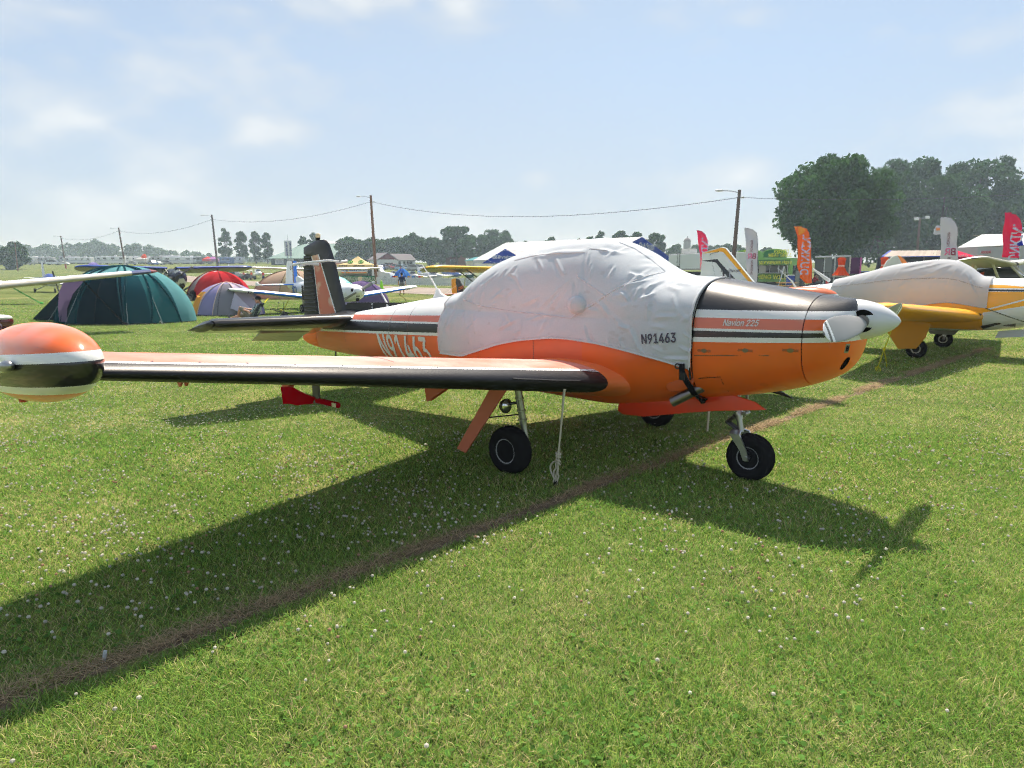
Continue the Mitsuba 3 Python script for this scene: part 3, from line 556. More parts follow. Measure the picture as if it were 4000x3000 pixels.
pa('nose_leg_brace', cat(cyl((1.74, -.02, .86), (1.755, -.02, .64), .017, 10), cyl((1.755, -.05, .625), (1.755, .045, .625), .02, 10), rbox((1.72, 0, .625), (.10, .05, .025), .008)), 'metal', V(.3, .31, .32))
pa('torque_link', cat(cyl((1.66, .03, .60), (1.575, .02, .52), .016, 8), cyl((1.66, -.03, .60), (1.575, -.02, .52), .016, 8), cyl((1.575, .02, .52), (1.70, .03, .45), .014, 8), cyl((1.575, -.02, .52), (1.70, -.03, .45), .014, 8), cyl((1.575, -.03, .52), (1.575, .03, .52), .014, 8)), 'metal', V(.09, .09, .09))
fk = []
for s in (1, -1):
    y = .03 + s * .108
    fk.append(loft([np.array([(1.685 + a, .0 + s * .03 + b, .465) for a, b in ((-.04, -.02), (.045, -.02), (.045, .02), (-.04, .02))]), np.array([(1.705 + a, y + b, .445) for a, b in ((-.045, -.012), (.055, -.012), (.055, .012), (-.045, .012))]),
                    np.array([(1.735 + a, y + b, .40) for a, b in ((-.045, -.011), (.05, -.011), (.05, .011), (-.045, .011))]), np.array([(1.80 + a, y + b, .30) for a, b in ((-.032, -.01), (.036, -.01), (.036, .01), (-.032, .01))]), np.array([(1.835 + a, y + b, .205) for a, b in ((-.026, -.01), (.026, -.01), (.026, .01), (-.026, .01))])]))
fk.append(cyl((1.835, -.1, .228), (1.835, .165, .228), .022, 14)); pa('nose_fork', cat(fk), 'metal', V(.5, .51, .52), smooth=25)
# red gear door shell, exhaust
pts = np.array([(.56, .72), (.50, .52), (.56, .485), (.80, .50), (1.05, .555), (1.30, .61), (1.55, .66), (1.80, .70), (2.03, .735), (1.93, .79), (1.70, .835), (1.40, .85), (1.0, .82)])
dm = prism(pts, .03); v_, f_ = trimesh.remesh.subdivide_to_size(dm.vertices, dm.faces, .12, max_iter=6); q = (v_[:, 2] - .66) / .17
v_[:, 1] += .24 + .045 * (1 - q * q) * np.clip((1.6 - v_[:, 0]) / .8, .2, 1); pa('nose_gear_door', trimesh.Trimesh(v_, f_, process=False), 'gloss', col(222, 62, 30), smooth=30, label='bright red panel hanging below the belly')
dm = prism([(1.60, .86), (2.10, .77), (1.95, .84), (1.75, .90)], .02, off=-.26); pa('far_gear_door', dm, 'satin', V(.03, .03, .03))
ex_ = pa('exhaust_pipe', tube([(1.56, .36, .93), (1.50, .44, .905), (1.38, .50, .82), (1.26, .53, .745)], [.05, .05, .046, .046], 16, cap=False), 'metal', V(.20, .18, .17), smooth=True)
pa('exhaust_fairing', tf(ball((0, 0, 0), (.15, .02, .07)), trimesh.transformations.translation_matrix([1.34, .545, .93]) @ euler(0, -20, 0)), 'satin', col(190, 84, 34), smooth=True)
g, M = stick(TANK, 42, 1432, .07, .035, .03, 10); nl = paw('position_light', tf(ball((0, 0, 0), (.055, .028, .028)), M @ trimesh.transformations.translation_matrix([.01, 0, .02])), 'metal', V(.35, .36, .37), smooth=True)
add(f'{nl}__lens', tf(ball((0, 0, 0), (.04, .026, .026)), M @ trimesh.transformations.translation_matrix([-.035, 0, .024])), 'gloss', V(.75, .75, .66), smooth=True)
pa('tank_drain', cyl((-.18, 5.22, 1.285), (-.18, 5.22, 1.235), .03, 10, .02), 'satin', col(176, 72, 36))
WING = trimesh.Trimesh(*[getattr(tf(loft([wing_sec(y, 1) for y in np.linspace(.5, 5, 24)], cap=False), MA), a) for a in ('vertices', 'faces')], process=False)
p, n = raycast(WING, 2288, 1446); p2, _ = raycast(WING, 2345, 1452); e = (p2 - p) / np.linalg.norm(p2 - p); e2 = np.cross(n, e)
sg_ = paw('step_placard', tf(box((.0, 0, 0), (.16, .034, .003)), basis(p + e * .08 + n * .002, e, e2, n)), 'satin', V(.62, .6, .6))
add(f'{sg_}__lettering', text('NO STEP', .021, basis(p + e * .012 - e2 * .010 + n * .004, e, e2, n), .001, False), 'satin', V(.2, .03, .03))

qs = [raycast(WING, u, v) for u, v in ((2001, 1480), (2080, 1483), (2180, 1487), (2265, 1488))]; paw('stall_strip', tube([a + b * .004 for a, b in qs], .008, 4), 'satin', V(.03, .03, .035))
for u in list(range(470, 2300, 62)):
    v = 1396 + (u - 400) * .0215 + 12
    a, b = raycast(WING, u, v)
    if a is not None and (u // 62) % 3 == 0: paw('rivet', ball(a, .006, 1), 'satin', V(.12, .12, .13))
# ------------------------------------------------------------------ fabric cockpit cover and things tied to the aircraft
ctop = pch([-1.92, -1.72, -1.60, -1.40, -1.20, -1.0, -.8, -.4, -.1, .12, .26, .42, .62, .80, .98, 1.15, 1.35, 1.47], [1.700, 1.745, 1.85, 2.0, 2.09, 2.145, 2.19, 2.252, 2.285, 2.30, 2.288, 2.24, 2.155, 2.045, 1.955, 1.912, 1.900, 1.897])
clow = pch([-1.92, -1.83, -1.5, -1.32, -1.08, -.83, -.42, .06, .45, .75, .97, 1.245, 1.40, 1.47], [.955, .955, .958, 1.005, 1.075, 1.148, 1.227, 1.272, 1.252, 1.215, 1.18, 1.132, 1.095, 1.075])
def cover_pt(x, t, side):
    """t 0 = ridge, 1 = hem: one smooth arch down to shoulder height, then along the fuselage side"""
    zt, zl = float(ctop(x)), float(clow(x)); zs = min(1.50, zt - .20); w0 = (fus_y(x, zs) if x < 1.45 else .60) + .026; u = .62; k = np.clip((x + .1) / .9, 0, 1)
    if t < u:
        a = t / u * np.pi / 2; e = .80 + .10 * k; y = w0 * math.sin(a) ** e if a > 0 else 0.0; z = zs + (zt - zs) * max(math.cos(a), 0) ** .92
    else:
        q = (t - u) / (1 - u); z = zs + (zl - zs) * q; y = (fus_y(x, max(z, .9)) if x < 1.45 else .60) + .026
    return V(x, side * y, z)
FOLDS = [(0.10,1.87,-0.34,1.53), (0.07,1.81,-0.20,1.51), (0.13,1.85,0.14,1.67), (0.25,1.81,0.23,1.70), (0.43,1.67,0.85,1.39), (0.67,1.77,0.86,1.64), (0.83,1.79,0.77,1.66), (0.88,1.80,0.84,1.66), (0.97,1.83,0.94,1.73), (1.05,1.87,0.91,1.77), (0.72,1.81,0.93,1.88), (0.73,2.06,1.07,1.97), (0.77,2.01,1.11,1.95), (0.66,2.12,1.01,2.05), (-1.39,1.70,-1.50,1.57), (-1.33,1.68,-1.34,1.50), (-1.49,1.48,-1.48,1.38), (-1.69,1.56,-1.70,1.42), (-1.24,1.78,-1.02,1.93), (-1.16,1.73,-1.23,1.56), (-0.57,2.10,-0.15,2.14), (-0.34,2.14,0.15,2.16), (0.30,2.17,0.56,2.12), (0.00,1.54,-0.05,1.39), (-0.15,1.51,-0.20,1.35), (-0.53,1.45,-0.52,1.30), (-0.77,1.43,-0.80,1.31), (0.52,1.62,0.64,1.46), (1.03,1.69,1.03,1.48), (1.23,1.74,1.31,1.59), (-0.91,1.98,-0.97,1.87), (-0.77,2.02,-0.86,1.89), (-0.18,1.44,-0.25,1.29), (0.27,1.62,0.42,1.54), (1.12,1.82,1.27,1.78), (1.17,1.86,1.34,1.83)]
_q = np.random.default_rng(14)
for _i in range(64):      # finer creases, fanning out from the pocket and the hem
    _x = -1.8 + 3.2 * _q.random(); _z = 1.15 + .95 * _q.random() * np.clip(1.15 - abs(_x - .1) * .45, .35, 1); _a = math.atan2(_z - 1.62, _x - .28) + .5 * _q.standard_normal() if _x > -.9 else 1.57 + .5 * _q.standard_normal(); _l = .10 + .22 * _q.random()
    FOLDS.append((_x, _z, _x + _l * math.cos(_a), _z + _l * math.sin(_a)))
def ridge(n): return 1 - np.abs(2 * n - 1)
NXc, NTc = 360, 128; xs_ = np.linspace(-1.90, 1.468, NXc); ts_ = np.linspace(0, 1, NTc)
half = np.array([[cover_pt(x, t, 1) for t in ts_] for x in xs_])
def fold(P, seed, folds=None):
    """soft billows plus single creases, each a ridge with a hollow beside it that dies out at both ends"""
    x, y, z = P[..., 0], P[..., 1], P[..., 2]; rr = np.random.default_rng(seed)
    d = 0.016 * (meshkit.fbm(np.stack([x * 1.5, z * 2.0, 0 * x + seed], -1), 2, seed) - .5) + 0.006 * (meshkit.fbm(np.stack([x * 7, z * 4.5, 0 * x], -1), 3, seed) - .5)
    for (x0, z0, x1, z1) in (folds or FOLDS):
        L = math.hypot(x1 - x0, z1 - z0); ex, ez = (x1 - x0) / L, (z1 - z0) / L
        bend = .02 * (meshkit.noise(np.stack([x * 5, z * 5, 0 * x], -1), seed + 3) - .5)
        a = ((x - x0) * ex + (z - z0) * ez) / L; b = -(x - x0) * ez + (z - z0) * ex + bend; w = (.012 if L < .3 else .016) + .007 * rr.random(); env = np.clip((a + .12) / .3, 0, 1) * np.clip((1.12 - a) / .5, 0, 1); env = env * env * (3 - 2 * env)
        d = d + (.008 + .008 * rr.random()) * (.75 if L < .25 else 1) * env * (np.exp(-(b / w) ** 2) - .7 * np.exp(-((b - 2.0 * w) / (1.5 * w)) ** 2))
    return d
def disp(P, seed, folds=None):
    gx_ = np.gradient(P, axis=0); gt = np.gradient(P, axis=1); n = np.cross(gx_, gt); n /= np.linalg.norm(n, axis=-1, keepdims=True) + 1e-9
    n = np.where((n[..., 1:2] * np.sign(P[..., 1:2] + 1e-6) + n[..., 2:3]) < 0, -n, n)
    k = np.clip(np.arange(P.shape[1]) / 8.0, 0, 1)[None, :, None]; e = np.clip((P.shape[1] - 1 - np.arange(P.shape[1])) / 5.0, .3, 1)[None, :, None]
    return P + n * (fold(P, seed, folds)[..., None] * k * e)
right = disp(half, 3); left = half * V(1, -1, 1)
grid = np.concatenate([left[:, ::-1][:, :-1], right], 1)
COVER = thing('cockpit_cover', 'pale grey creased fabric cover strapped over the cockpit of the orange aircraft', 'aircraft cover')
def co(part, mesh, mat, color, **k): return add(f'{COVER}__{part}', mesh, mat, color, MA, **k)
def cov_fn(p, n, uv):
    x, y, z = af_xz(p); a = tfbm(x * 3, z * 3, y * 3); b = tnoise(x * 130, z * 130, y * 130); s = tfbm(x * 9, z * 16, 4.0)
    c = tmix([.545, .585, .625], [.62, .66, .71], a) * (.96 + .08 * b)
    return tmix(c, [.40, .36, .33], tstep(.72, .84, s) * .22)
scene['cover_cloth'] = {'type': 'principledthin', 'base_color': proc(cov_fn), 'roughness': 0.75, 'diff_trans': 0.30, 'spec_trans': 0.0, 'eta': 1.3, 'sheen': 0.2}
cov = loft(grid, cap=False, closed=False); co('shell', cov, 'cover_cloth', WHITE, smooth=True)
COVW = tf(loft(right, cap=False, closed=False), MA)
def cow(part, mesh, mat, color, **k): return add(f'{COVER}__{part}', mesh, mat, color, None, **k)
def on_cover(pts, n=14):
    P = np.asarray(pts, float); s = np.linspace(0, len(P) - 1, n); out = []
    for u, v in zip(np.interp(s, range(len(P)), P[:, 0]), np.interp(s, range(len(P)), P[:, 1])):
        a, b = raycast(COVW, u, v)
        if a is not None: out.append(a + b * .002)
    return out
SEAM = V(.60, .60, .63)
for pts in ([(1808, 1168), (1860, 1192), (2000, 1215), (2231, 1243)], [(2231, 1243), (2330, 1180), (2420, 1120), (2520, 1080), (2597, 1062)], [(2256, 1081), (2366, 1155)], [(2010, 1018), (2080, 1000), (2160, 990), (2286, 986)], [(2302, 972), (2330, 974), (2372, 980)], [(2420, 948), (2480, 972), (2550, 1020), (2598, 1060)]):
    q = on_cover(pts)
    if len(q) > 3: cow('seam', tube(q, .0045, 5), 'matte', SEAM)
q = [right[i, -1] + V(0, .004, 0) for i in range(0, NXc, 6)]; co('hem', tube(q, .007, 6), 'matte', V(.6, .6, .62)); q = [right[i, -5] + V(0, .003, 0) for i in range(0, NXc, 6)]; co('hem_stitch', tube(q, .0025, 4), 'matte', SEAM)
q = [right[0, i] + V(0, .003, 0) for i in range(0, NTc, 4)]; co('rear_hem', tube(q, .008, 6), 'matte', V(.58, .58, .60))
q = [right[-1, i] + V(.004, .004, 0) for i in range(0, NTc, 4)]; co('front_hem', tube(q, .009, 6), 'matte', V(.58, .58, .60))
p, n = raycast(COVW, 2264, 1192); e = np.cross([0, 0, 1.0], n); e /= np.linalg.norm(e); e2 = np.cross(n, e); B = basis(p, e, e2, n)
dome = lathe([(.086, -.03), (.090, .02), (.086, .05), (.066, .068), (.03, .078), (.002, .08)], 'z', 28); v_ = dome.vertices; v_ *= 1 + .10 * (meshkit.fbm(v_ * 16, 3, 4)[:, None] - .5); v_[:, 0] -= .55 * np.clip(v_[:, 2], 0, 1)
dk = cow('pocket', tf(dome, B), 'cover_cloth', WHITE, smooth=True)
add(f'{dk}__seam', tf(tube([(-.02, .088, .03), (-.045, .05, .074), (-.055, 0, .084), (-.045, -.05, .074), (-.02, -.088, .03)], .003, 5), B), 'matte', SEAM)
for (a, b, c), edge in (([(2697, 1378), (2693, 1433), (2635, 1418)], False), ([(1722, 1350), (1724, 1396), (1776, 1394)], True)):
    q = [raycast(COVW, u, v) for u, v in (a, b, c)]; q = [x[0] + x[1] * .006 for x in q if x[0] is not None]
    if len(q) == 3:
        k_ = cow('corner_patch', slab(q, .004), 'satin', col(255, 70, 15), label='orange reflective corner patch')
        if edge: add(f'{k_}__binding', tube([q[0], (q[0] + q[2]) / 2 + V(0, 0, .01), q[2]], .010, 6), 'matte', BLACK)
p0c, n0c = raycast(COVW, 2506, 1342); p1c, _ = raycast(COVW, 2642, 1336); e = p1c - p0c; wl = np.linalg.norm(e); e /= wl; e2 = np.cross(n0c, e)
tm = meshkit.text_mesh('N91463', .086, .003, True); tm.vertices[:, 0] *= wl / tm.bounds[1, 0]
def on_cov(x, y, d):
    q = p0c + e * x + e2 * y; X = (q - MID) @ FX; z = q[2]; i = np.argmin(np.abs(xs_ - X)); row = right[i]; o = np.argsort(row[:, 2])
    return MID + FX * X + RY * (np.interp(z, row[o, 2], row[o, 1]) + .005 + d) + V(0, 0, z)
cow('lettering', wrap(tm, on_cov), 'satin', V(.055, .055, .085), smooth=False)
STRAP = [(1.40, .635, 1.13), (1.41, .645, 1.06), (1.45, .635, .98), (1.50, .57, .86), (1.50, .42, .77), (1.46, .2, .74)]
def ribbon(pts, w, t=.004, up=(0, 0, 1)):
    P = np.asarray(pts, float); d = np.gradient(P, axis=0); d /= np.linalg.norm(d, axis=1, keepdims=True); s = np.cross(d, up); s /= np.linalg.norm(s, axis=1, keepdims=True) + 1e-9; n = np.cross(s, d)
    return loft([np.array([p - a * w / 2 - b * t, p + a * w / 2 - b * t, p + a * w / 2 + b * t, p - a * w / 2 + b * t]) for p, a, b in zip(P, s, n)])
co('strap', ribbon(STRAP, .05, .006, (0, 1, .3)), 'matte', V(.012, .012, .014)); co('strap_buckle', rbox((1.42, .652, 1.02), (.06, .02, .07), .006), 'satin', V(.01, .01, .01))
co('ring', tf(trimesh.creation.torus(.022, .006, 16, 8), trimesh.transformations.translation_matrix([1.36, .64, 1.105]) @ euler(90)), 'metal', V(.05, .05, .05))
# windscreen and canopy frame under the cover are out of sight; tie-down ropes
def wob(a, b, n, amp, seed):
    r = np.random.default_rng(seed); s = np.linspace(0, 1, n)[:, None]; return np.asarray(a) * (1 - s) + np.asarray(b) * s + amp * r.standard_normal((n, 3)) * np.sin(np.pi * s)
k = thing('tie_down_rope', 'cream rope knotted between the starboard wing root and the ground', 'rope', 'ropes tying down the orange aircraft')
RC = V(.50, .47, .38)
rp = [wob((.70, 1.45, .92), (.645, 1.45, .30), 10, .002, 1), wob((.715, 1.46, .92), (.65, 1.462, .30), 10, .002, 2), wob((.645, 1.45, .30), (.615, 1.455, .03), 8, .004, 3), wob((.655, 1.46, .30), (.63, 1.45, .03), 8, .005, 4), wob((.63, 1.455, .30), (.60, 1.46, .05), 8, .006, 5)]
add(f'{k}__strand', cat([tube(q, .0085, 6) for q in rp]), 'matte', RC, MA)
add(f'{k}__knot', cat([tf(trimesh.creation.torus(.020, .009, 14, 7), trimesh.transformations.translation_matrix([.648, 1.456, z]) @ euler(12 * i, 20, 0)) for i, z in enumerate((.325, .30, .262, .235))]), 'matte', RC, MA)
s = np.linspace(0, 1, 14); lp_ = np.stack([.615 - .055 * np.sin(np.pi * s ** .8), 1.46 + 0 * s, .25 - .17 * s + .0 * s], 1); add(f'{k}__loose_end', tube(lp_, .0085, 6), 'matte', RC, MA)
add(f'{k}__stake', cat(cyl((.62, 1.455, .06), (.60, 1.47, -.03), .012, 8), tf(trimesh.creation.torus(.018, .005, 14, 6), trimesh.transformations.translation_matrix([.62, 1.455, .05]) @ euler(90))), 'metal', V(.03, .03, .03), MA)
k = thing('tie_down_rope', 'cream rope running from the belly to the ground behind the nose wheel', 'rope', 'ropes tying down the orange aircraft')
add(f'{k}__strand', cat([tube(wob((.71, -1.45 + o, .93), (.68, -1.46 + o, .02), 10, .003, 6), .008, 6) for o in (0, .025)]), 'matte', RC, MA)
pm = pa('pitot_mast', cat(rbox((-.28, 3.32, 1.04), (.09, .022, .22), .01), cyl((-.30, 3.32, .955), (.02, 3.32, .965), .012, 8)), 'satin', V(.10, .10, .105))
k = thing('pitot_cover', 'red streamer cover flapping from the probe under the starboard wing', 'streamer')
add(f'{k}__sleeve', rbox((-.13, 3.32, .962), (.32, .03, .045), .014), 'matte', col(165, 18, 34), MA)
s = np.linspace(0, 1, 12); add(f'{k}__flag', loft([np.array([(-.28 - .56 * q, 3.32 + .03 * math.sin(5 * q), .962 - .035 * q - (.026 + .05 * min(1, q * 2.2)) + .02 * math.sin(3 * q)), (-.28 - .56 * q, 3.335 + .03 * math.sin(5 * q), .962 - .035 * q + (.026 + .045 * min(1, q * 2.2)) + .02 * math.sin(3 * q))]) for q in s], cap=False, closed=False), 'cloth', col(185, 18, 36), MA, smooth=True)
add(f'{k}__tag', box((-.02, 3.337, .962), (.05, .004, .03)), 'matte', V(.7, .68, .5), MA)
# small pale stake lying at the edge of the bare strip, lower left
p = gd(404, 2585); k = add('plastic_stake', tf(tf(rbox((0, 0, .03), (.018, .012, .075), .005), euler(0, 12, 20)), trimesh.transformations.translation_matrix([p[0], p[1], -.005])), 'satin', V(.42, .46, .47)); tag(k, 'small pale plastic stake standing in the bare strip at lower left', 'stake')
# ------------------------------------------------------------------ trees
def G(u, Y):
    """the point on the ground under photograph column u, Y metres out"""
    z = float(gz(Y)); zc = Y * cp - (z - CAM[2]) * sp_
    return V((u - 2000) / FOC * zc, Y, z)
def leaf_cloud(r, centres, radii, n, size, base, flat=0.0, shell=.5):
    k = r.integers(0, len(centres), n); d = r.standard_normal((n, 3)); d /= np.linalg.norm(d, axis=1, keepdims=True)
    p = centres[k] + d * radii[k][:, None] * (shell + (1 - shell) * r.random((n, 1)) ** .6) * V(1, 1, .85)
    a = r.standard_normal((n, 3)) + d * .2; a /= np.linalg.norm(a, axis=1, keepdims=True); b = np.cross(a, r.standard_normal((n, 3))); b /= np.linalg.norm(b, axis=1, keepdims=True)
    s = size * (.6 + .8 * r.random((n, 1)))
    v = np.stack([p - a * s, p + b * s * .62, p + a * s, p - b * s * .62], 1).reshape(-1, 3)
    f = (np.array([[0, 1, 2], [0, 2, 3]])[None] + (np.arange(n) * 4)[:, None, None]).reshape(-1, 3)
    tone = .75 + .5 * r.random(len(centres)); c = np.asarray(base)[None] * (tone[k][:, None]) * (.75 + .5 * r.random((n, 1)))
    return trimesh.Trimesh(v, f, process=False), np.repeat(c, 4, axis=0)
def tree(name, label, u, vtop, wpx, Y, n=9000, base=(.036, .062, .018), leafs=.34, low=.16, shape='round', seed=0, trunk=True, group=None, lean=0.0, clumps=90, bare=0.0):
    r = np.random.default_rng(seed + 900); b = G(u, Y); top = at(u, vtop, Y)[2]; H = top - b[2]; W = wpx / FOC * Y * (.86 if shape != 'poplar' else .95); H = H - (W * .09 if shape != 'poplar' else 0)
    k = thing(name, label, 'tree', group)
    # crown envelope: clump centres on and inside an uneven egg
    m = clumps; d = r.standard_normal((m, 3)); d /= np.linalg.norm(d, axis=1, keepdims=True); rr = .45 + .5 * r.random(m) ** .5
    h0, h1 = H * low, H
    if shape == 'round':
        q = d * rr[:, None]; z = (q[:, 2] * .5 + .5); c = np.column_stack([q[:, 0] * W / 2 * (1.02 - .30 * np.clip(z - .55, 0, 1)), q[:, 1] * W / 2, h0 + (h1 - h0) * z]); rad = W * (.085 + .075 * r.random(m))
    elif shape == 'poplar':
        z = r.random(m) ** .8; ww = W / 2 * np.clip(1.25 * np.sqrt(np.clip(z, 0, 1) + .02) * (1.08 - z) ** .8 * 1.35, .08, 1); ang = r.random(m) * 6.28; qd = np.sqrt(r.random(m))
        c = np.column_stack([np.cos(ang) * qd * ww, np.sin(ang) * qd * ww, h0 + (h1 - h0) * z * .97]); rad = W * (.10 + .09 * r.random(m)) * (1 - .5 * z)
    elif shape == 'spread':
        z = .25 + .72 * r.random(m); ang = r.random(m) * 6.28; qd = np.sqrt(.15 + .85 * r.random(m)); ww = W / 2 * np.sqrt(np.clip(1 - ((z - .5) / .58) ** 2, .05, 1)); c = np.column_stack([np.cos(ang) * qd * ww, np.sin(ang) * qd * ww, h0 + (h1 - h0) * z]); rad = W * (.07 + .08 * r.random(m))
    c[:, 0] += lean * c[:, 2]; c += b
    cm, cc = leaf_cloud(r, c, rad, n, leafs, base); add(f'{k}__crown', cm, 'foliage', cc, smooth=False)
    if trunk:
        tr = [tube([b + V(0, 0, -.2), b + V(.02 * H * r.standard_normal(), 0, H * low * 1.1), b + V(lean * H * .5 + .02 * H * r.standard_normal(), 0, H * .55), b + V(lean * H * .85, 0, H * .88)], [H * .024, H * .017, H * .011, H * .003], 8)]
        for i in range(7):
            t0 = b + V(0, 0, H * (low + .05 + .35 * r.random())); tip = c[r.integers(0, m)]; tr.append(tube([t0, (t0 + tip) / 2 + V(0, 0, .02 * H), tip], [H * .010, H * .007, H * .002], 6))
        add(f'{k}__trunk', cat(tr), 'matte', V(.075, .062, .05))
    return k
tree('shade_tree', 'big dark green broadleaf tree standing behind the food trailer', 3235, 574, 470, 104, 34000, (.048, .112, .028), .30, .21, 'round', 1, clumps=150)
RT = [(3420, 625, 330, 165, 'leftmost of the tall trees behind the white tent'), (3530, 602, 300, 172, 'tall tree directly right of the big shade tree crown'), (3660, 640, 330, 160, 'tall tree behind the floodlight pole'), (3790, 598, 330, 175, 'tallest open-topped tree of the dark row at right'), (3905, 670, 300, 165, 'tall tree left of the pink flag at right'), (4030, 690, 330, 160, 'tall tree cut by the right edge of the view'), (3330, 720, 260, 180, 'tree half hidden behind the big shade tree')]
for i, (u, v, w, Y, l) in enumerate(RT): tree('tall_tree', l, u, v, w, Y, 12500, (.044, .100, .030), .46, .10, 'spread' if i in (1, 3) else 'round', 20 + i, clumps=110)
MT = [(1365, 912, 120, 'row tree at the left end of the middle row beside the tall pole'), (1450, 922, 130, 'row tree directly behind the tall brown pole'), (1530, 914, 130, 'row tree above the gap between the two cottages'), (1612, 902, 140, 'row tree above the left side of the long cottage'), (1690, 918, 130, 'row tree above the red gable of the long cottage'), (1783, 879, 150, 'tallest tree of the middle row with open branches'), (1862, 905, 130, 'row tree right of the tallest one'), (1945, 893, 140, 'ragged row tree left of the white event tent ridge'), (2000, 935, 80, 'low tree at the right end of the middle row')]
for i, (u, v, w, l) in enumerate(MT): tree('row_tree', l, u, v, w, 240 if i in (4, 5) else 262 + 7 * (i % 3), 6500, (.048, .108, .030), .50, .10, 'spread' if i in (5, 7) else 'round', 40 + i, clumps=70)
ST = [(2062, 933, 44, 'small treetop peeking over the left of the tent ridge'), (2145, 920, 92, 'rounded treetop over the left half of the tent ridge'), (2255, 925, 36, 'little treetop just left of the cockpit cover peak'), (2335, 898, 120, 'treetop right above the peak of the cockpit cover'), (2420, 893, 110, 'middle treetop over the tent ridge'), (2478, 895, 80, 'upright treetop near the right end of the tent ridge'), (2555, 906, 90, 'open branching tree beside the right blue gable')]
for i, (u, v, w, l) in enumerate(ST): tree('distant_tree', l, u, v, w, 225, 4200, (.048, .108, .030), .46, .05, 'spread' if i == 6 else 'round', 60 + i, clumps=46)
for i, (u, v, w, l) in enumerate([(2640, 952, 90, 'low tree above the left end of the white trailer'), (2708, 955, 80, 'low tree behind the silo'), (2790, 948, 90, 'low pale tree right of the pink flag'), (2838, 943, 80, 'pale tree left of the leaning pole'), (2880, 952, 70, 'pale tree between leaning pole and white flag'), (2990, 962, 60, 'small pale tree behind the green food trailer')]): tree('distant_tree', l, u, v, w, 290, 3200, (.048, .108, .030), .5, .05, 'round', 70 + i, trunk=False, clumps=40)
for i, (u, v, w, l) in enumerate([(884, 891, 58, 'leftmost thin poplar with bare lower branches'), (946, 906, 70, 'second poplar from the left'), (1001, 903, 62, 'third poplar from the left'), (1046, 909, 56, 'fourth poplar from the left'), (1187, 921, 52, 'poplar just left of the black tail fin'), (1226, 904, 50, 'poplar rising behind the beacon of the black fin')]): tree('poplar_tree', l, u, v, w, 285, 3600 if i else 2300, (.048, .108, .030), .42, .13, 'poplar', 80 + i, clumps=64)
tree('lone_tree', 'round bushy tree at the far left edge of the field', 58, 940, 118, 215, 7500, (.048, .108, .030), .42, .02, 'round', 91, clumps=80)
prof = [(-60, 955), (40, 962), (110, 948), (165, 962), (225, 949), (290, 958), (335, 936), (375, 938), (420, 957), (470, 954), (520, 950), (570, 955), (622, 962), (680, 982), (735, 972), (785, 990), (850, 1000), (920, 1000), (1010, 1000), (1090, 996), (1165, 985), (1235, 975)]
r = np.random.default_rng(5); C_l, R_l = [], []
for (u0, v0), (u1, v1) in zip(prof[:-1], prof[1:]):
    for t in np.linspace(0, 1, 5)[:-1]:
        u, v = u0 + (u1 - u0) * t, v0 + (v1 - v0) * t; Y = 500 + 60 * r.random(); b = G(u, Y); topz = at(u, v + 7 * r.random(), Y)[2]; w = 5 + 4 * r.random()
        for _ in range(7):
            zz = b[2] + (topz - b[2]) * r.random() ** .7; C_l.append(b + V(w * r.standard_normal() * .6, w * r.standard_normal() * .5, zz - b[2] - 1.4)); R_l.append(1.6 + 1.9 * r.random())
m, c = leaf_cloud(r, np.array(C_l), np.array(R_l), 52000, .85, (.048, .108, .030)); add('far_woodland', m, 'foliage', c, smooth=False, kind='stuff', label='hazy blue-green woodland along the far side of the field')
# ------------------------------------------------------------------ poles, lamps, cables
WOODC, REDP = V(.17, .105, .07), V(.36, .035, .04)
def pole(label, top, base, Y, rad, colr, bands=True, arm=True, group='utility poles along the lane', armdir=-1):
    k = thing('utility_pole', label, 'utility pole', group); a = at(*top, Y); b = G(base, Y) - V(0, 0, .3); d = a - b; L = np.linalg.norm(d); P = lambda t: b + d * t
    add(f'{k}__post', tube([P(0), P(.5), P(1)], [rad * 1.2, rad, rad * .78], 12), 'matte', colr)
    if bands:
        add(f'{k}__red_band', tube([P(.03), P(.16)], rad * 1.22, 12), 'matte', REDP); add(f'{k}__white_band', tube([P(.161), P(.34)], [rad * 1.19, rad * 1.12], 12), 'matte', V(.52, .50, .50))
    if arm:
        q = P(.975); e = q + V(armdir * 1.5, -.3, .14); la = add(f'{k}__lamp_arm', tube([q, (q + e) / 2 + V(0, 0, .05), e], .035, 6), 'satin', V(.4, .4, .42))
        add(f'{k}__lamp_head', tf(ball((0, 0, 0), (.38, .15, .09)), trimesh.transformations.translation_matrix(e + V(armdir * .3, 0, 0))), 'satin', V(.5, .5, .52))
    add(f'{k}__insulator', cat(cyl(P(.93) + V(rad, -.02, 0), P(.93) + V(rad + .18, -.02, .02), .05, 8), ball(P(.93) + V(rad + .2, 0, .02), .09, 1)), 'satin', V(.45, .45, .42)); return P(.93) + V(0, -rad, 0), P(1)
A0 = pole('tall plain brown wooden pole beside the green banners', (1448, 763), 1471, 107, .22, V(.23, .115, .065), bands=False)
A1 = pole('grey wooden pole with a lamp arm left of the poplars', (827, 839), 856, 141, .20, V(.15, .13, .125), bands=False)
A2 = pole('lamp pole with red and white base above the green tent', (463, 889), 494, 181, .20, WOODC * .8)
A3 = pole('lamp pole with red and white base in front of the far woodland', (237, 921), 258, 223, .20, WOODC * .8)
A4 = pole('stout grey pole with white and red base leaning right beside the yellow-edged tail', (2889, 742), 2853, 60, .17, V(.15, .12, .11))
k = thing('lamp_post', 'thin brown pole in front of the lone tree at far left', 'pole'); a, b = at(58, 948, 200), G(70, 200); add(f'{k}__post', tube([b, a], [.16, .1], 8), 'matte', V(.2, .10, .07)); add(f'{k}__cap', ball(a, (.25, .12, .1), 1), 'satin', GREY)
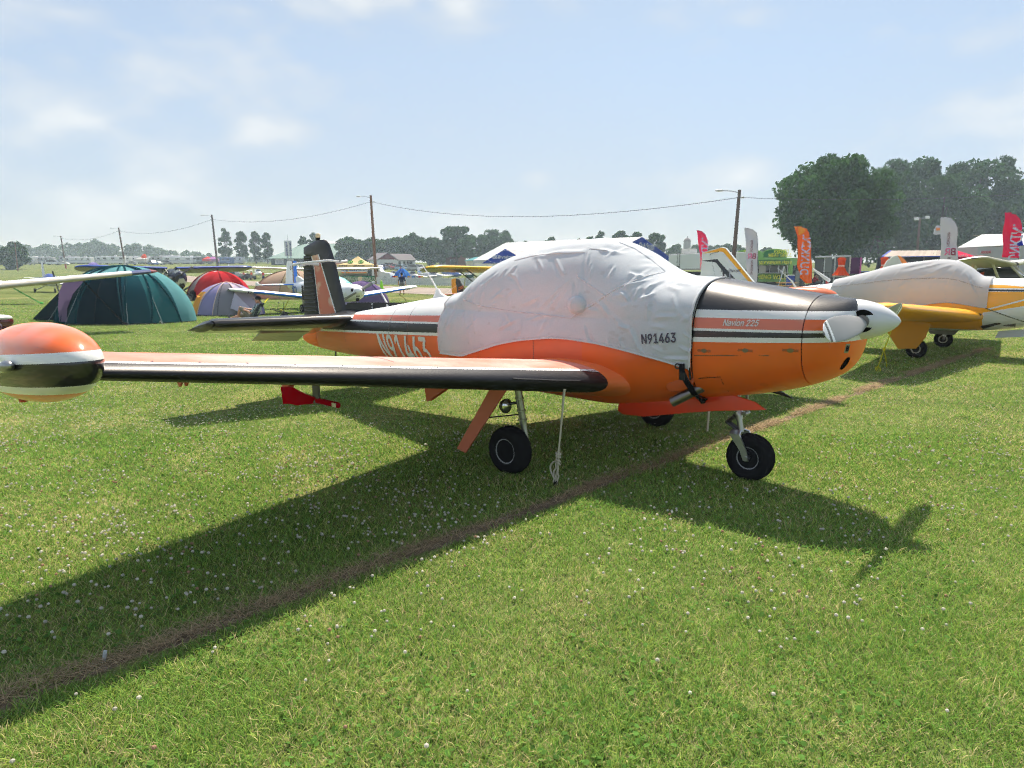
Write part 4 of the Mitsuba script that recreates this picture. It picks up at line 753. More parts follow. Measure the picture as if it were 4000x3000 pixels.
k = thing('floodlight_pole', 'leaning wooden pole carrying two white floodlights before the dark trees', 'light pole'); a, b = at(3594, 852, 128), G(3573, 128); add(f'{k}__post', tube([b, a], [.24, .19], 10), 'matte', V(.16, .12, .10))
for s in (-1, 1): add(f'{k}__floodlight', tf(rbox((0, 0, 0), (.75, .4, .5), .08), rotz(12 * s, a + V(s * .95 + .2, -.3, .1 - .25 * (s < 0)))), 'satin', V(.75, .76, .78))
add(f'{k}__bracket', cyl(a + V(-1, -.2, -.15), a + V(1, -.2, .05), .06, 6), 'satin', GREY)
def cable(p, q, sag, label, rad=.022, n=26):
    s = np.linspace(0, 1, n)[:, None]; P = np.asarray(p) * (1 - s) + np.asarray(q) * s - V(0, 0, 1) * (4 * sag * s * (1 - s)); k = add('overhead_cable', tube(P, rad, 5), 'matte', V(.10, .10, .11)); tag(k, label, 'cable', 'cables strung between the poles')
cable(A0[0], A4[0], 1.9, 'cable sagging between tall brown pole and leaning pole', .024); cable(A0[0], A1[0], 1.5, 'cable between tall brown pole and grey lamp pole', .026); cable(A1[0], A2[0], 1.5, 'cable between grey lamp pole and pole above green tent', .03); cable(A2[0], A3[0], 1.3, 'cable between the two farthest lamp poles', .034)
cable(A4[0], at(4300, 735, 60), .5, 'cable leading right from leaning pole past the big tree', .018)
# ------------------------------------------------------------------ buildings
def gable_house(label, pl_, pr, hw, hr, depth, wall, roof, gab, yaw, win, name='cottage', cat_='house', seed=0):
    """a gabled house: front wall between two ground points, gable facing right"""
    k = thing(name, label, cat_); L = np.linalg.norm(pr - pl_); a = math.degrees(math.atan2(*(pr - pl_)[1::-1])); M = rotz(a, pl_)
    add(f'{k}__wall', box((L / 2, depth / 2, hw / 2 - .3), (L, depth, hw + .6)), 'matte', wall, M)
    ro = .35; top = hw + hr
    for s in (0, 1):
        y0, y1 = (-ro, depth / 2) if s == 0 else (depth + ro, depth / 2)
        add(f'{k}__roof', slab([(-ro, y0, hw - .15), (L + ro, y0, hw - .15), (L + ro, y1, top), (-ro, y1, top)], .16), 'matte', roof, M)
    for x in (L + .03, -.03): add(f'{k}__gable', tf(prism([(0, hw), (depth, hw), (depth / 2, top - .12)], .08, 'yz').apply_translation((x, 0, 0)), M), 'matte', gab)
    for (x, w_, z0, z1) in win:
        wk = add(f'{k}__window', box((x, -.03, (z0 + z1) / 2), (w_ + .2, .08, z1 - z0 + .2)), 'satin', V(.5, .5, .5), M); add(f'{wk}__pane', box((x, -.08, (z0 + z1) / 2), (w_, .05, z1 - z0)), 'dark_glass', BLACK, M)
    return k, M, L
W_ = V(.60, .61, .63)
gable_house('long white cottage with grey roof and dark red gable', G(1548, 232), G(1622, 236), 2.6, 2.0, 8.0, W_, V(.20, .19, .20), V(.16, .045, .06), 0, [(1.2, .8, .8, 2.1), (3.0, .8, .1, 2.1), (4.4, 1.0, .8, 2.1), (5.5, .9, .8, 2.1)])
gable_house('small white cottage with dark red gable behind the tall pole', G(1440, 232), G(1476, 226), 2.6, 2.2, 7.0, W_, V(.19, .18, .20), V(.16, .045, .06), 0, [(1.0, .8, .9, 2.0)])
gable_house('red brick house shaded under the middle row of trees', G(1716, 248), G(1790, 246), 3.6, 2.6, 8, V(.15, .06, .045), V(.10, .09, .09), V(.15, .06, .045), 0, [(1.6, 1.1, .8, 2.2), (5.2, 1.6, .8, 2.2)], 'brick_house')
gable_house('pale shed with blue-green roof left of the event tent', G(1822, 205), G(1852, 200), 3.0, .9, 6, V(.55, .52, .40), V(.10, .28, .30), V(.55, .52, .40), 0, [], 'shed', 'shed')
# hip-roofed shelter
k = thing('shelter_building', 'dark green hall with pale green hipped metal roof behind the tail fin', 'building'); b0 = G(1060, 262); Mh = rotz(-3, b0); Lh, Dh, hw, hr = 33.0, 16.0, 2.4, 5.6
add(f'{k}__wall', box((Lh / 2, Dh / 2, hw / 2 - .4), (Lh, Dh, hw + .8)), 'matte', V(.055, .075, .07), Mh)
e = [(-1, -1, hw), (Lh + 1, -1, hw), (Lh + 1, Dh + 1, hw), (-1, Dh + 1, hw)]; r0, r1 = (10, Dh / 2, hw + hr), (Lh - 10, Dh / 2, hw + hr)
RF = V(.20, .31, .28)
for q, nm in (([e[0], e[1], r1, r0], 'front'), ([e[1], e[2], r1], 'r'), ([e[3], e[0], r0], 'l'), ([e[2], e[3], r0, r1], 'b')): rk = add(f'{k}__roof', slab(q, .12), 'satin', RF, Mh)
for i in range(1, 24):
    x = Lh * i / 24 ; zt = hw + min(1, x / 10, (Lh - x) / 10) * hr; yt = -1 + (Dh / 2 + 1) * min(1, (x + 1) / 11, (Lh + 1 - x) / 11); zt = hw + hr * (yt + 1) / (Dh / 2 + 1)
    add(f'{k}__roof__seam', cyl((x, -1, hw + .1), (x, yt, zt + .1), .06, 5), 'satin', RF * 1.15, Mh)
for x, w_ in ((3.2, 3.4), (7.6, 2.4)):
    nk = add(f'{k}__notice_board', box((x, -.06, 1.35), (w_, .1, 1.9)), 'matte', V(.62, .62, .64), Mh)
    for j in range(3): add(f'{nk}__lettering', box((x, -.13, 1.75 - j * .38), (w_ * (.8 - .1 * j), .03, .14)), 'matte', V(.16, .17, .26), Mh)
k = thing('barn', 'dark red barn with rounded pale roof left of the middle trees', 'barn'); b0 = G(1284, 315); Mb = rotz(0, b0); add(f'{k}__wall', prism([(7.2, 0), (12, 0), (12, 5.2), (11, 7), (9.6, 8.2), (8.2, 7), (7.2, 5.2)], 9, off=5), 'matte', V(.15, .035, .04), Mb); add(f'{k}__roof', cat(slab([(-.4, 1, 8.6), (9.5, .2, 8.6), (9.5, 4, 9.4), (-.4, 4, 9.4)], .2), box((4.2, 3, 4.2), (8.4, 3, 8.6))), 'satin', V(.62, .64, .68), Mb)
k = thing('silo', 'grey concrete silo with domed cap above the trees', 'silo'); b0 = G(2681, 345); tz = at(2681, 944, 345)[2]; add(f'{k}__tower', cyl(b0, V(b0[0], b0[1], tz), 1.75, 24), 'matte', V(.30, .29, .29)); dk = add(f'{k}__dome', tf(lathe([(1.8, 0), (1.6, .8), (1.0, 1.5), (.3, 1.8), (.01, 1.85)], 'z', 20), trimesh.transformations.translation_matrix([b0[0], b0[1], tz])), 'matte', V(.26, .22, .22), smooth=True); add(f'{dk}__vent', cyl((b0[0], b0[1], tz + 1.8), (b0[0], b0[1], tz + 2.6), .2, 8), 'matte', V(.2, .2, .2))
# big white event tent with blue gables
k = thing('event_tent', 'long white event tent with blue gable ends behind the cockpit cover', 'tent')
El, Er = at(1849, 1017, 118), at(2360, 1000, 96); Rl, Rr = at(1976, 949, 128), at(2508, 926, 106); Bl = El + 2 * (Rl - El) * V(1, 1, 0)
add(f'{k}__roof', slab([El, Er, Rr, Rl], .08), 'cloth', V(.74, .75, .77)); Fr_ = 2 * V(Rr[0], Rr[1], 0) - V(Er[0], Er[1], 0) + V(0, 0, Er[2]); Fl_ = 2 * V(Rl[0], Rl[1], 0) - V(El[0], El[1], 0) + V(0, 0, El[2])
add(f'{k}__roof', slab([Rl, Rr, Fr_, Fl_], .08), 'cloth', V(.74, .75, .77))
for t in (.25, .5, .75): add(f'{k}__roof_seam', tube([El + (Er - El) * t + V(0, 0, .06), Rl + (Rr - Rl) * t + V(0, 0, .06)], .05, 5), 'satin', V(.78, .79, .8))
BLU = col(28, 66, 178)
add(f'{k}__gable', slab([Er, Fr_, Rr], .06), 'cloth', BLU); add(f'{k}__gable_valance', slab([Er, Fr_, Fr_ - V(0, 0, .45), Er - V(0, 0, .45)], .06), 'cloth', BLU)
e = (Fr_ - Er) / np.linalg.norm(Fr_ - Er); nE = np.cross(e, V(0, 0, 1))
add(f'{k}__gable__lettering', text('Aviators Club South', 1.0, basis(Er + (Fr_ - Er) * .26 + V(0, 0, 1.2) + nE * .12, e, (0, 0, 1)), .03, False, squeeze=.8), 'matte', V(.7, .72, .78))
vl = El - V(0, 0, .42); add(f'{k}__eave_band', slab([El, Er, Er - V(0, 0, .45), vl], .06), 'cloth', V(.70, .71, .73))
zg = float(gz(El[1]))
for i in range(9):
    p = El + (Er - El) * (i / 8); add(f'{k}__post', cyl(V(p[0], p[1], float(gz(p[1]))), p, .07, 6), 'satin', V(.5, .5, .5))
    p = Er + (Fr_ - Er) * (i / 8); add(f'{k}__post', cyl(V(p[0], p[1], float(gz(p[1]))), p, .07, 6), 'satin', V(.5, .5, .5))
for i in range(8):
    p, q = El + (Er - El) * ((i + .03) / 8), El + (Er - El) * ((i + .97) / 8); add(f'{k}__window_wall', slab([V(p[0], p[1], 0.1), V(q[0], q[1], 0.1), q - V(0, 0, .5), p - V(0, 0, .5)], .02), 'window_glass', WHITE)
p, q = Er - V(0, 0, .5), Fr_ - V(0, 0, .5); add(f'{k}__end_wall', slab([V(p[0], p[1], .05), V(q[0], q[1], .05), q, p], .03), 'cloth', V(.66, .68, .70)); add(f'{k}__rear_wall', slab([V(Fl_[0], Fl_[1], .05), V(Fr_[0], Fr_[1], .05), Fr_, Fl_], .03), 'cloth', V(.62, .64, .66))
pk = thing('entrance_canopy', 'blue-fronted entrance canopy on the left side of the event tent', 'canopy'); Cc = [at(1883, 1029, 108), at(2068, 1028, 105), at(1974, 972, 107)]; n_ = np.cross(Cc[1] - Cc[0], V(0, 0, 1)); n_ /= np.linalg.norm(n_)
add(f'{pk}__front', slab(Cc, .06), 'cloth', BLU)
for a, b in ((0, 2), (1, 2)): add(f'{pk}__roof', slab([Cc[a], Cc[b], Cc[b] - n_ * 9, Cc[a] - n_ * 9], .05), 'cloth', V(.66, .65, .64))
e = (Cc[1] - Cc[0]) / np.linalg.norm(Cc[1] - Cc[0]); o = at(1950, 1010.5, 107.2)
add(f'{pk}__front__lettering', cat(text('Aviators Club South', .52, basis(o + n_ * .3, e, (0, 0, 1)), .03, False), text('EAA', .46, basis(at(1926, 1010.5, 107.3) + n_ * .3, e, (0, 0, 1)), .03, True, slant=.2), text('presented by', .16, basis(at(1955, 1022, 107.2) + n_ * .3, e, (0, 0, 1)), .03, False)), 'matte', V(.72, .74, .8))
s = np.linspace(0, 2 * np.pi, 20); add(f'{pk}__front__emblem', cat(tube([at(1938, 1001, 107.2) + n_ * .32 + e * (.52 * math.cos(a)) + V(0, 0, .34 * math.sin(a)) for a in s], .025, 4), tube([at(1929, 1003, 107.2) + n_ * .33, at(1938, 1000, 107.2) + n_ * .33, at(1947, 998, 107.2) + n_ * .33], [.02, .09, .03], 5), tube([at(1938, 996, 107.2) + n_ * .33, at(1936, 1004, 107.2) + n_ * .33], .04, 5), tube([o + n_ * .31 + e * 3.6 + e * (3.9 * math.cos(a) - 1.9) * 1.0 + V(0, 0, .2 + 1.0 * math.sin(a)) * 1.0 for a in s], .02, 4)), 'matte', V(.55, .6, .75))
for q in (Cc[0], Cc[1], Cc[0] * .55 + Cc[1] * .45): add(f'{pk}__post', cyl(V(q[0], q[1], float(gz(q[1]))), q, .06, 6), 'satin', V(.45, .45, .45))
# picket fence
k = thing('picket_fence', 'white picket fence along the far side of the lane', 'fence'); f0, f1 = G(1472, 104.5), G(1990, 88.5); n = 190; pk_ = []; d = (f1 - f0) / np.linalg.norm(f1 - f0); Lf = np.linalg.norm(f1 - f0)
pp = [(-.045, -.05), (.045, -.05), (.045, 1.02), (0, 1.12), (-.045, 1.02)]; one = prism(pp, .025); a = math.degrees(math.atan2(d[1], d[0]))
for i in range(n): pk_.append(tf(one, rotz(a + 1.5 * rng.standard_normal(), f0 + d * (Lf * (i + .5) / n) + V(0, 0, .03 * rng.standard_normal()))))
add(f'{k}__pickets', cat(pk_), 'matte', V(.60, .63, .66), kind='stuff')
for z in (.32, .82): add(f'{k}__rail', box((Lf / 2, .04, z), (Lf, .04, .09)), 'matte', V(.55, .57, .6), rotz(a, f0))
for i in range(12): add(f'{k}__post', box((Lf * i / 11, .09, .5), (.1, .1, 1.1)), 'matte', V(.5, .52, .55), rotz(a, f0))
# ------------------------------------------------------------------ the other aircraft
def lframe(x, y, deg, pitch=0.0, z=0.0):
    M = frame((x, y, float(gz(y)) + z), deg); R = np.eye(4); a = math.radians(pitch)   # nose up
    R[0, 0], R[0, 2], R[2, 0], R[2, 2] = math.cos(a), -math.sin(a), math.sin(a), math.cos(a); return M @ R
def fus_loft(st, n=32):
    """st: rows x, top, bottom, half width, height of greatest width"""
    st = np.array(st, float); xs = st[:, 0]; f = [pch(xs, st[:, i]) for i in range(1, 5)]; X = np.linspace(xs[0], xs[-1], 40)
    return loft([superring(x, float(f[0](x)), float(f[1](x)), max(float(f[2](x)), .01), float(f[3](x)), 2.2, 2.4, n) for x in X])
def gwing(par, part, M, side, xr, xt, cr, ct, y0, y1, zr, zt, top, under=None, lead=None, t=.13, inc=2.0, mat='gloss', rounded=0.0, tipcol=None, tipy=9):
    FOg, FSg = foil(.025, .4, t, 18); R_, cc = [], []; ysg = np.concatenate([np.linspace(y0, y1 - rounded, 10), [y1 - rounded * q for q in (.7, .45, .25, .1, .02)]]) if rounded else np.linspace(y0, y1, 10)
    for y in ysg:
        k = (y - y0) / (y1 - y0); ch = cr + (ct - cr) * k; g = 1.0
        if rounded and y > y1 - rounded: g = math.sqrt(max(1 - ((y - y1 + rounded) / rounded) ** 2, .0)) * .92 + .08
        xl = xr + (xt - xr) * k - ch * (1 - g) * .35; a = math.radians(inc)
        X = FOg[:, 0] * ch * g; Z = FOg[:, 1] * ch * g; R_.append(np.stack([xl - X * math.cos(a), np.full(len(X), side * y), zr + (zt - zr) * k + Z - X * math.sin(a)], 1))
        c = np.where((FSg > .04)[:, None], top, under if under is not None else top)
        if lead is not None: c = np.where((np.abs(FSg) < .13)[:, None], lead, c)
        if tipcol is not None and y > tipy: c = np.tile(tipcol, (len(FSg), 1))
        cc.append(c)
    return add(f'{par}__{part}', loft(R_, cap=False), mat, np.vstack(cc), M, smooth=True)
def ends(par, part, M, pts, t, mat, c): return add(f'{par}__{part}', prism(pts, t), mat, c, M)
def gwheel(par, M, c, R=.21, W=.14, part='wheel'):
    key = numbered(f'{par}__{part}'); pr = [(R * .45, -W * .4), (R * .8, -W * .5), (R * .96, -W * .3), (R, 0), (R * .96, W * .3), (R * .8, W * .5), (R * .45, W * .4)]
    X = trimesh.transformations.translation_matrix(c); add(f'{key}__tyre', tf(tf(lathe(pr, 'y', 24), X), M), 'matte', RUBBER, smooth=40)
    add(f'{key}__hub', tf(tf(lathe([(.01, W * .2), (R * .3, W * .2), (R * .36, W * .42), (R * .47, W * .42), (R * .47, -W * .42), (.01, -W * .3)], 'y', 20), X), M), 'metal', V(.5, .5, .5)); return key
def gprop(par, M, x, z, L, deg, colr, spin, r=.17, ln=.32, nb=2, tip=None):
    add(f'{par}__spinner', tf(tf(lathe([(r * math.sqrt(1 - q ** 2) + .002, x + ln * q) for q in np.linspace(0, 1, 10)], 'x', 24), trimesh.transformations.translation_matrix([0, 0, z])), M), 'gloss', spin, smooth=True)
    for i in range(nb):
        a = math.radians(deg + 360 * i / nb); dirv = V(0, math.cos(a), math.sin(a)); prp = V(0, -math.sin(a), math.cos(a)); R_, cc = [], []
        for s in np.linspace(.08, 1, 12):
            w = np.interp(s, [.08, .3, .6, .9, 1], [.05, .075, .085, .065, .03]); th_ = np.interp(s, [.08, 1], [.035, .008]); tw = math.radians(np.interp(s, [.1, 1], [50, 20])); ph = np.arange(12) * np.pi / 6
            ax, an = prp * math.cos(tw) + V(1, 0, 0) * math.sin(tw), V(1, 0, 0) * math.cos(tw) - prp * math.sin(tw)
            R_.append(V(x + .06, 0, z) + dirv * (L * s) + w * np.cos(ph)[:, None] * ax + th_ * np.sin(ph)[:, None] * an); cc.append(np.tile(tip if (tip is not None and s > .86) else colr, (12, 1)))
        add(f'{par}__propeller_blade', loft(R_, cap=False), 'satin', np.vstack(cc), M, smooth=True)
def rope(label, pts, r_, c, group=None, name='tie_down_rope', M=None):
    k = thing(name, label, 'rope', group); add(f'{k}__strand', tube(pts, r_, 6), 'matte', c, M); e = np.asarray(pts[-1]); add(f'{k}__knot', ball(e + V(0, 0, .03), (r_ * 3.2, r_ * 3, r_ * 3), 1), 'matte', c, M); return k
YEL, YW = col(236, 164, 24), V(.68, .69, .69)
# --- white and yellow covered low-wing aircraft parked behind the nose
P2 = lframe(10.18, 16.48, -42)
k = P2K = thing('parked_airplane', 'white and yellow low-wing aircraft under a grey cover, parked behind the spinner', 'airplane')
def p2_fn(p, n, uv):
    x, y, z = uv.x, 0, uv.y
    c = mi.Color3f([.68, .69, .69])
    lo = 1.02 + (x - 1.0) * .24 ; hi = 1.545 + (x - 1) * .012
    band = (z > lo) & (z < 1.50 + (x - 1) * .012) & (x > -.5) & (x < 3.2)
    d1 = dr.abs(z - (1.06 + (x - 1.0) * .36)); notch = (x > 1.15) & (x < 2.05) & (d1 < .018); d2 = dr.abs(z - (1.5 - (x - 1.83) * 1.05)); n2 = (x > 1.82) & (x < 2.06) & (d2 < .022) & (z < 1.50)
    strip_ = (z > 1.585) & (z < 1.655 - .10 * dr.maximum(x - 1.35, 0)) & (x > .6) & (x < 1.9)
    c = dr.select(band & ~notch & ~n2, mi.Color3f([.838, .371, .0091]), c); c = dr.select(strip_, mi.Color3f([.838, .371, .0091]), c)
    c = dr.select((z > 1.515) & (z < 1.555) & (x > .4), mi.Color3f([.015, .02, .03]), c)
    return dr.select((x < 1.05) & (z < 1.1) & (x > -1.5) & (z > .62), mi.Color3f([.838, .371, .0091]), c)
scene['yellow_white'] = paint(p2_fn, .3, .7)
st2 = [(-6.0, 1.30, .98, .06, 1.12), (-4.6, 1.42, .80, .22, 1.1), (-3.5, 1.50, .70, .36, 1.1), (-2.2, 1.66, .62, .50, 1.15), (-1.0, 1.72, .57, .58, 1.15), (.2, 1.76, .56, .61, 1.15), (1.2, 1.80, .62, .60, 1.2), (2.0, 1.79, .76, .55, 1.28), (2.6, 1.68, .92, .42, 1.32), (2.8, 1.55, 1.1, .2, 1.34)]
m = fus_loft(st2, 48); add(f'{k}__fuselage', m, 'yellow_white', WHITE, P2, smooth=True, uv=m.vertices[:, [0, 2]])
for s, nm in ((1, 'right'), (-1, 'left')):
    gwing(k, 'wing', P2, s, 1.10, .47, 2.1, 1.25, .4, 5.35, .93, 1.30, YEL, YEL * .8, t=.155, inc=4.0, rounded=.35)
    q = [(1.10 + .05 - .12, s * .62, .90)]
    gwheel(k, P2, (0, s * 1.5, .22), .22, .17, 'main_wheel'); add(f'{k}__main_leg', cat(cyl((.05, s * 1.42, .75), (.03, s * 1.40, .3), .045), cyl((.03, s * 1.38, .26), (0, s * 1.5, .22), .03)), 'metal', V(.4, .4, .42), P2)
    dd = [(.28, .82), (.20, .50), (.04, .24), (-.32, .21), (-.56, .56), (-.5, .86)] if s > 0 else [(.45, .62), (.25, .35), (-.28, .35), (-.45, .62)]
    add(f'{k}__gear_door', slab([(x, s * (1.72 if s > 0 else 1.35), z) for x, z in dd], .02), 'satin', col(206, 142, 30) if s > 0 else V(.16, .17, .18), P2)
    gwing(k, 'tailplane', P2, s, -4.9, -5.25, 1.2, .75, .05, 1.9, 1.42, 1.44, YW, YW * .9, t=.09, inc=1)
gwheel(k, P2, (2.1, 0, .2), .2, .13, 'nose_wheel'); add(f'{k}__nose_leg', cyl((2.1, 0, .9), (2.1, 0, .2), .04), 'metal', GREY, P2)
gprop(k, P2, 2.8, 1.34, 1.05, 20, V(.1, .1, .1), WHITE)
FP = [(-6.15, 1.30), (-6.10, 1.9), (-6.08, 2.50), (-5.48, 2.65), (-5.35, 2.61), (-4.30, 1.46), (-4.30, 1.36), (-5.9, 1.22)]
fk_ = add(f'{k}__fin', prism(FP, .09), 'gloss', V(.60, .63, .63), P2, smooth=20)
for pts, cc in (([(-6.085, 2.47), (-5.48, 2.63), (-5.36, 2.60), (-4.45, 1.60), (-4.56, 1.60), (-5.42, 2.50), (-5.50, 2.52)], YEL), ([(-6.35, 2.26), (-5.60, 2.305), (-4.88, 1.60), (-4.80, 1.53), (-5.02, 1.53), (-5.64, 2.21)], V(.012, .016, .03))):
    add(f'{fk_}__stripe', prism([(max(a, -6.09), b) for a, b in pts], .098), 'gloss', cc, P2)
add(f'{fk_}__lettering', tf(text('Beechcraft', .085, basis((-5.48, .052, 1.93), (1, 0, 0), (0, 0, 1), (0, 1, 0)), .004, False, slant=.25), P2), 'satin', V(.03, .04, .06)); add(f'{fk_}__rudder_line', tf(tube([(-5.84, .05, 2.42), (-5.78, .05, 2.46), (-5.55, .05, 2.52)], .008, 4), P2), 'satin', BLACK); add(f'{fk_}__hinge_line', tf(tube([(-5.80, .05, 2.40), (-5.55, .05, 1.5)], .004, 4), P2), 'satin', V(.3, .32, .33))
add(f'{k}__antenna', tf(tube([(-2.45, 0, 1.70), (-2.62, 0, 1.82), (-2.90, 0, 2.02)], [.05, .04, .02], 8), P2), 'satin', V(.6, .61, .62), smooth=True); add(f'{k}__rear_antenna', tf(tube([(-3.3, 0, 1.5), (-3.42, 0, 1.68), (-3.85, 0, 2.05)], [.03, .016, .005], 6), P2), 'satin', V(.6, .61, .62))
add(f'{k}__exhaust', tf(cat(tube([(1.05, .38, .70), (1.28, .42, .80), (1.45, .42, .86)], .055, 10), box((1.55, .40, .80), (.22, .02, .12))), P2), 'metal', V(.08, .075, .07)); add(f'{k}__nose_gear_door', slab([(1.35, .25, .62), (2.35, .30, .76), (2.35, .32, .58), (1.30, .27, .46)], .02), 'satin', V(.5, .51, .5), P2)
add(f'{k}__wing_walk', tf(ball((0, 0, 0), (.05, .012, .03), 1), trimesh.transformations.translation_matrix([1.02, .80, 1.0])), 'satin', V(.05, .04, .02), P2)
# its cover
c2top = pch([-2.25, -1.48, -.91, -.37, .06, .37, .64, .96, 1.12], [1.755, 1.95, 2.115, 2.195, 2.235, 2.20, 2.06, 1.84, 1.835]); c2low = pch([-2.25, -1.9, -1.16, -.26, .35, 1.0, 1.12], [1.0, 1.05, 1.22, 1.16, 1.24, 1.15, 1.13]); f2 = [pch([q[0] for q in st2], [q[i] for q in st2]) for i in range(5)]
xs2 = np.linspace(-2.25, 1.12, 150); rows = []
for x in xs2:
    zt, zl = float(c2top(x)), float(c2low(x)); w = float(f2[3](x)) + .025; row = []
    for t in np.linspace(0, 1, 48):
        if t < .6: a = t / .6 * np.pi / 2; row.append((x, w * math.sin(a) ** .75, 1.36 + (zt - 1.36) * math.cos(a) ** .85))
        else: kk = (t - .6) / .4; row.append((x, w * (1 + .0 * kk), 1.36 + (zl - 1.36) * kk))
    rows.append(row)
F2 = [(-2.0 + .33 * i + .10 * math.sin(3 * i), 1.42 + .09 * (i % 3), -1.70 + .33 * i + .10 * math.sin(3 * i), 1.78 + .10 * (i % 4)) for i in range(9)] + [(.2, 2.16, -.5, 1.95), (.35, 2.10, -.25, 1.80), (.45, 2.0, .25, 1.5), (.6, 1.95, .95, 1.35), (.0, 2.2, -.75, 2.02), (.1, 1.95, -.9, 1.55), (-.1, 1.75, -1.2, 1.42)]
half2 = np.array(rows); h2 = disp(half2, 12, F2); g2 = np.concatenate([(half2 * V(1, -1, 1))[:, ::-1][:, :-1], h2], 1)
C2 = thing('aircraft_cover', 'grey fabric cover draped over the cockpit of the white and yellow aircraft', 'aircraft cover'); add(f'{C2}__shell', loft(g2, cap=False, closed=False), 'cloth', V(.56, .58, .61), P2, smooth=True)
add(f'{C2}__seam', tf(tube([h2[i, 20] + V(0, .004, 0) for i in range(0, 150, 6)], .006, 5), P2), 'matte', V(.36, .35, .35)); add(f'{C2}__hem', tf(tube([h2[i, -1] for i in range(0, 150, 6)], .008, 5), P2), 'matte', V(.4, .4, .4))
add(f'{C2}__strap', tf(cat(tube([(1.10, .63, 1.14), (1.5, .60, .98), (2.0, .55, .80), (2.4, .45, .62)], .009, 6), ball((1.85, .58, .855), .02, 1)), P2), 'matte', V(.10, .11, .06))
o = tf(trimesh.Trimesh([(.45, 5.05, 1.235), (.15, 4.75, .0)], [[0, 1, 0]], process=False), P2).vertices
q0 = at(3487, 1275, 12.95); q1 = gd(3425, 1450); q2 = gd(3462, 1443)
kr = thing('tie_down_rope', 'yellow rope hanging from the yellow wing near the spinner', 'rope'); YR = V(.62, .55, .03)
s = np.linspace(0, 1, 12)[:, None]; qm = q0 * .45 + q1 * .55 + V(0, 0, .04)
add(f'{kr}__strand', cat(tube([q0, q0 * .6 + q1 * .4, qm], .011, 6), tube([qm, qm * .4 + q1 * .6, q1 + V(0, 0, .03)], .010, 6), tube([qm, qm * .3 + q2 * .7 + V(.02, 0, 0), q2 + V(0, 0, .06)], .010, 6)), 'matte', YR)
add(f'{kr}__knot', cat(ball(qm, (.028, .028, .04), 1), tf(trimesh.creation.torus(.05, .010, 16, 6), trimesh.transformations.translation_matrix(q1 + V(.02, 0, .04)) @ euler(65, 10, 0))), 'matte', YR)
# --- white low-wing aircraft with blue wing edges
P5 = lframe(-9.2, 34.0, -48); BL, LB = col(36, 112, 214), V(.68, .70, .72)
k = thing('parked_airplane', 'white low-wing aircraft with bright blue wing edges and two-blade propeller', 'airplane')
st5 = [(-4.35, 1.30, 1.08, .05, 1.2), (-3.2, 1.38, .85, .20, 1.1), (-2.0, 1.46, .70, .36, 1.1), (-.9, 1.55, .60, .52, 1.1), (.3, 1.36, .50, .60, 1.0), (1.2, 1.36, .48, .60, 1.0), (2.1, 1.38, .52, .56, 1.0), (2.8, 1.36, .60, .50, 1.02), (3.05, 1.27, .72, .40, 1.02), (3.14, 1.14, .86, .2, 1.02)]
m = fus_loft(st5); add(f'{k}__fuselage', m, 'gloss', LB, P5, smooth=True)
cab = loft([superring(x, zt, 1.15, w, 1.25, 2.4, 2.4, 28) for x, zt, w in ((-1.6, 1.5, .42), (-1.0, 1.68, .50), (-.2, 1.76, .55), (.6, 1.76, .56), (1.15, 1.66, .55), (1.7, 1.40, .52))]); add(f'{k}__cabin', cab, 'gloss', LB, P5, smooth=40)
add(f'{k}__windscreen', loft([superring(x, zt, 1.32, w, 1.36, 2.4, 2.4, 28) for x, zt, w in ((.78, 1.752, .570), (1.17, 1.672, .565), (1.64, 1.44, .54))]), 'gloss', col(120, 196, 196), P5, smooth=40); add(f'{k}__side_window', loft([superring(x, zt, 1.30, w, 1.36, 2.4, 2.4, 28) for x, zt, w in ((-1.0, 1.64, .515), (-.2, 1.70, .562), (.65, 1.70, .572))]), 'dark_glass', BLACK, P5)
add(f'{k}__windscreen_post', tf(tube([(1.17, 0, 1.68), (1.66, 0, 1.45)], .02, 6), P5), 'gloss', LB)
for s in (1, -1):
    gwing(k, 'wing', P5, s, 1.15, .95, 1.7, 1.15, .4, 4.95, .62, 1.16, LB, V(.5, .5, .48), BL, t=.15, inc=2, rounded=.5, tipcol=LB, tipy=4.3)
    for y in (4.08, 4.2): add(f'{k}__tip_stripe', tf(loft([np.stack([foil(.025, .4, .152, 18)[0][:, 0] * -1.24 + .985, np.full(34, s * yy), 1.03 + (y - 4.0) * .115 + foil(.025, .4, .152, 18)[0][:, 1] * 1.24 + foil()[0][:34, 0] * 0 - .042 * foil(.025, .4, .15, 18)[0][:, 0]], 1) for yy in (y, y + .05)], cap=False), P5), 'gloss', col(70, 60, 90))
    gwing(k, 'tailplane', P5, s, -3.35, -3.5, .95, .8, .06, 1.75, 1.25, 1.25, LB, LB * .8, BL, t=.09, inc=1); gwheel(k, P5, (.35, s * 1.45, .2), .2, .14, 'main_wheel'); add(f'{k}__main_leg', cyl((.35, s * 1.40, .7), (.35, s * 1.40, .2), .04), 'metal', GREY, P5)
    add(f'{k}__tailplane_tip', prism([(-3.45, 1.24), (-4.25, 1.20), (-4.40, 1.30), (-4.15, 1.40), (-3.9, 1.30)], .05, off=s * 1.78), 'gloss', LB, P5)
    add(f'{k}__air_inlet', tf(rbox((0, 0, 0), (.06, .22, .15), .03), trimesh.transformations.translation_matrix([3.07, s * .24, 1.10]) @ euler(0, 0, -s * 22)), 'matte', BLACK, P5)
add(f'{k}__lower_inlet', box((3.09, 0, .86), (.06, .18, .12)), 'matte', BLACK, P5); add(f'{k}__nose_light', box((3.03, -.02, .66), (.06, .14, .12), euler(0, 20, 0)), 'matte', V(.03, .03, .03), P5)
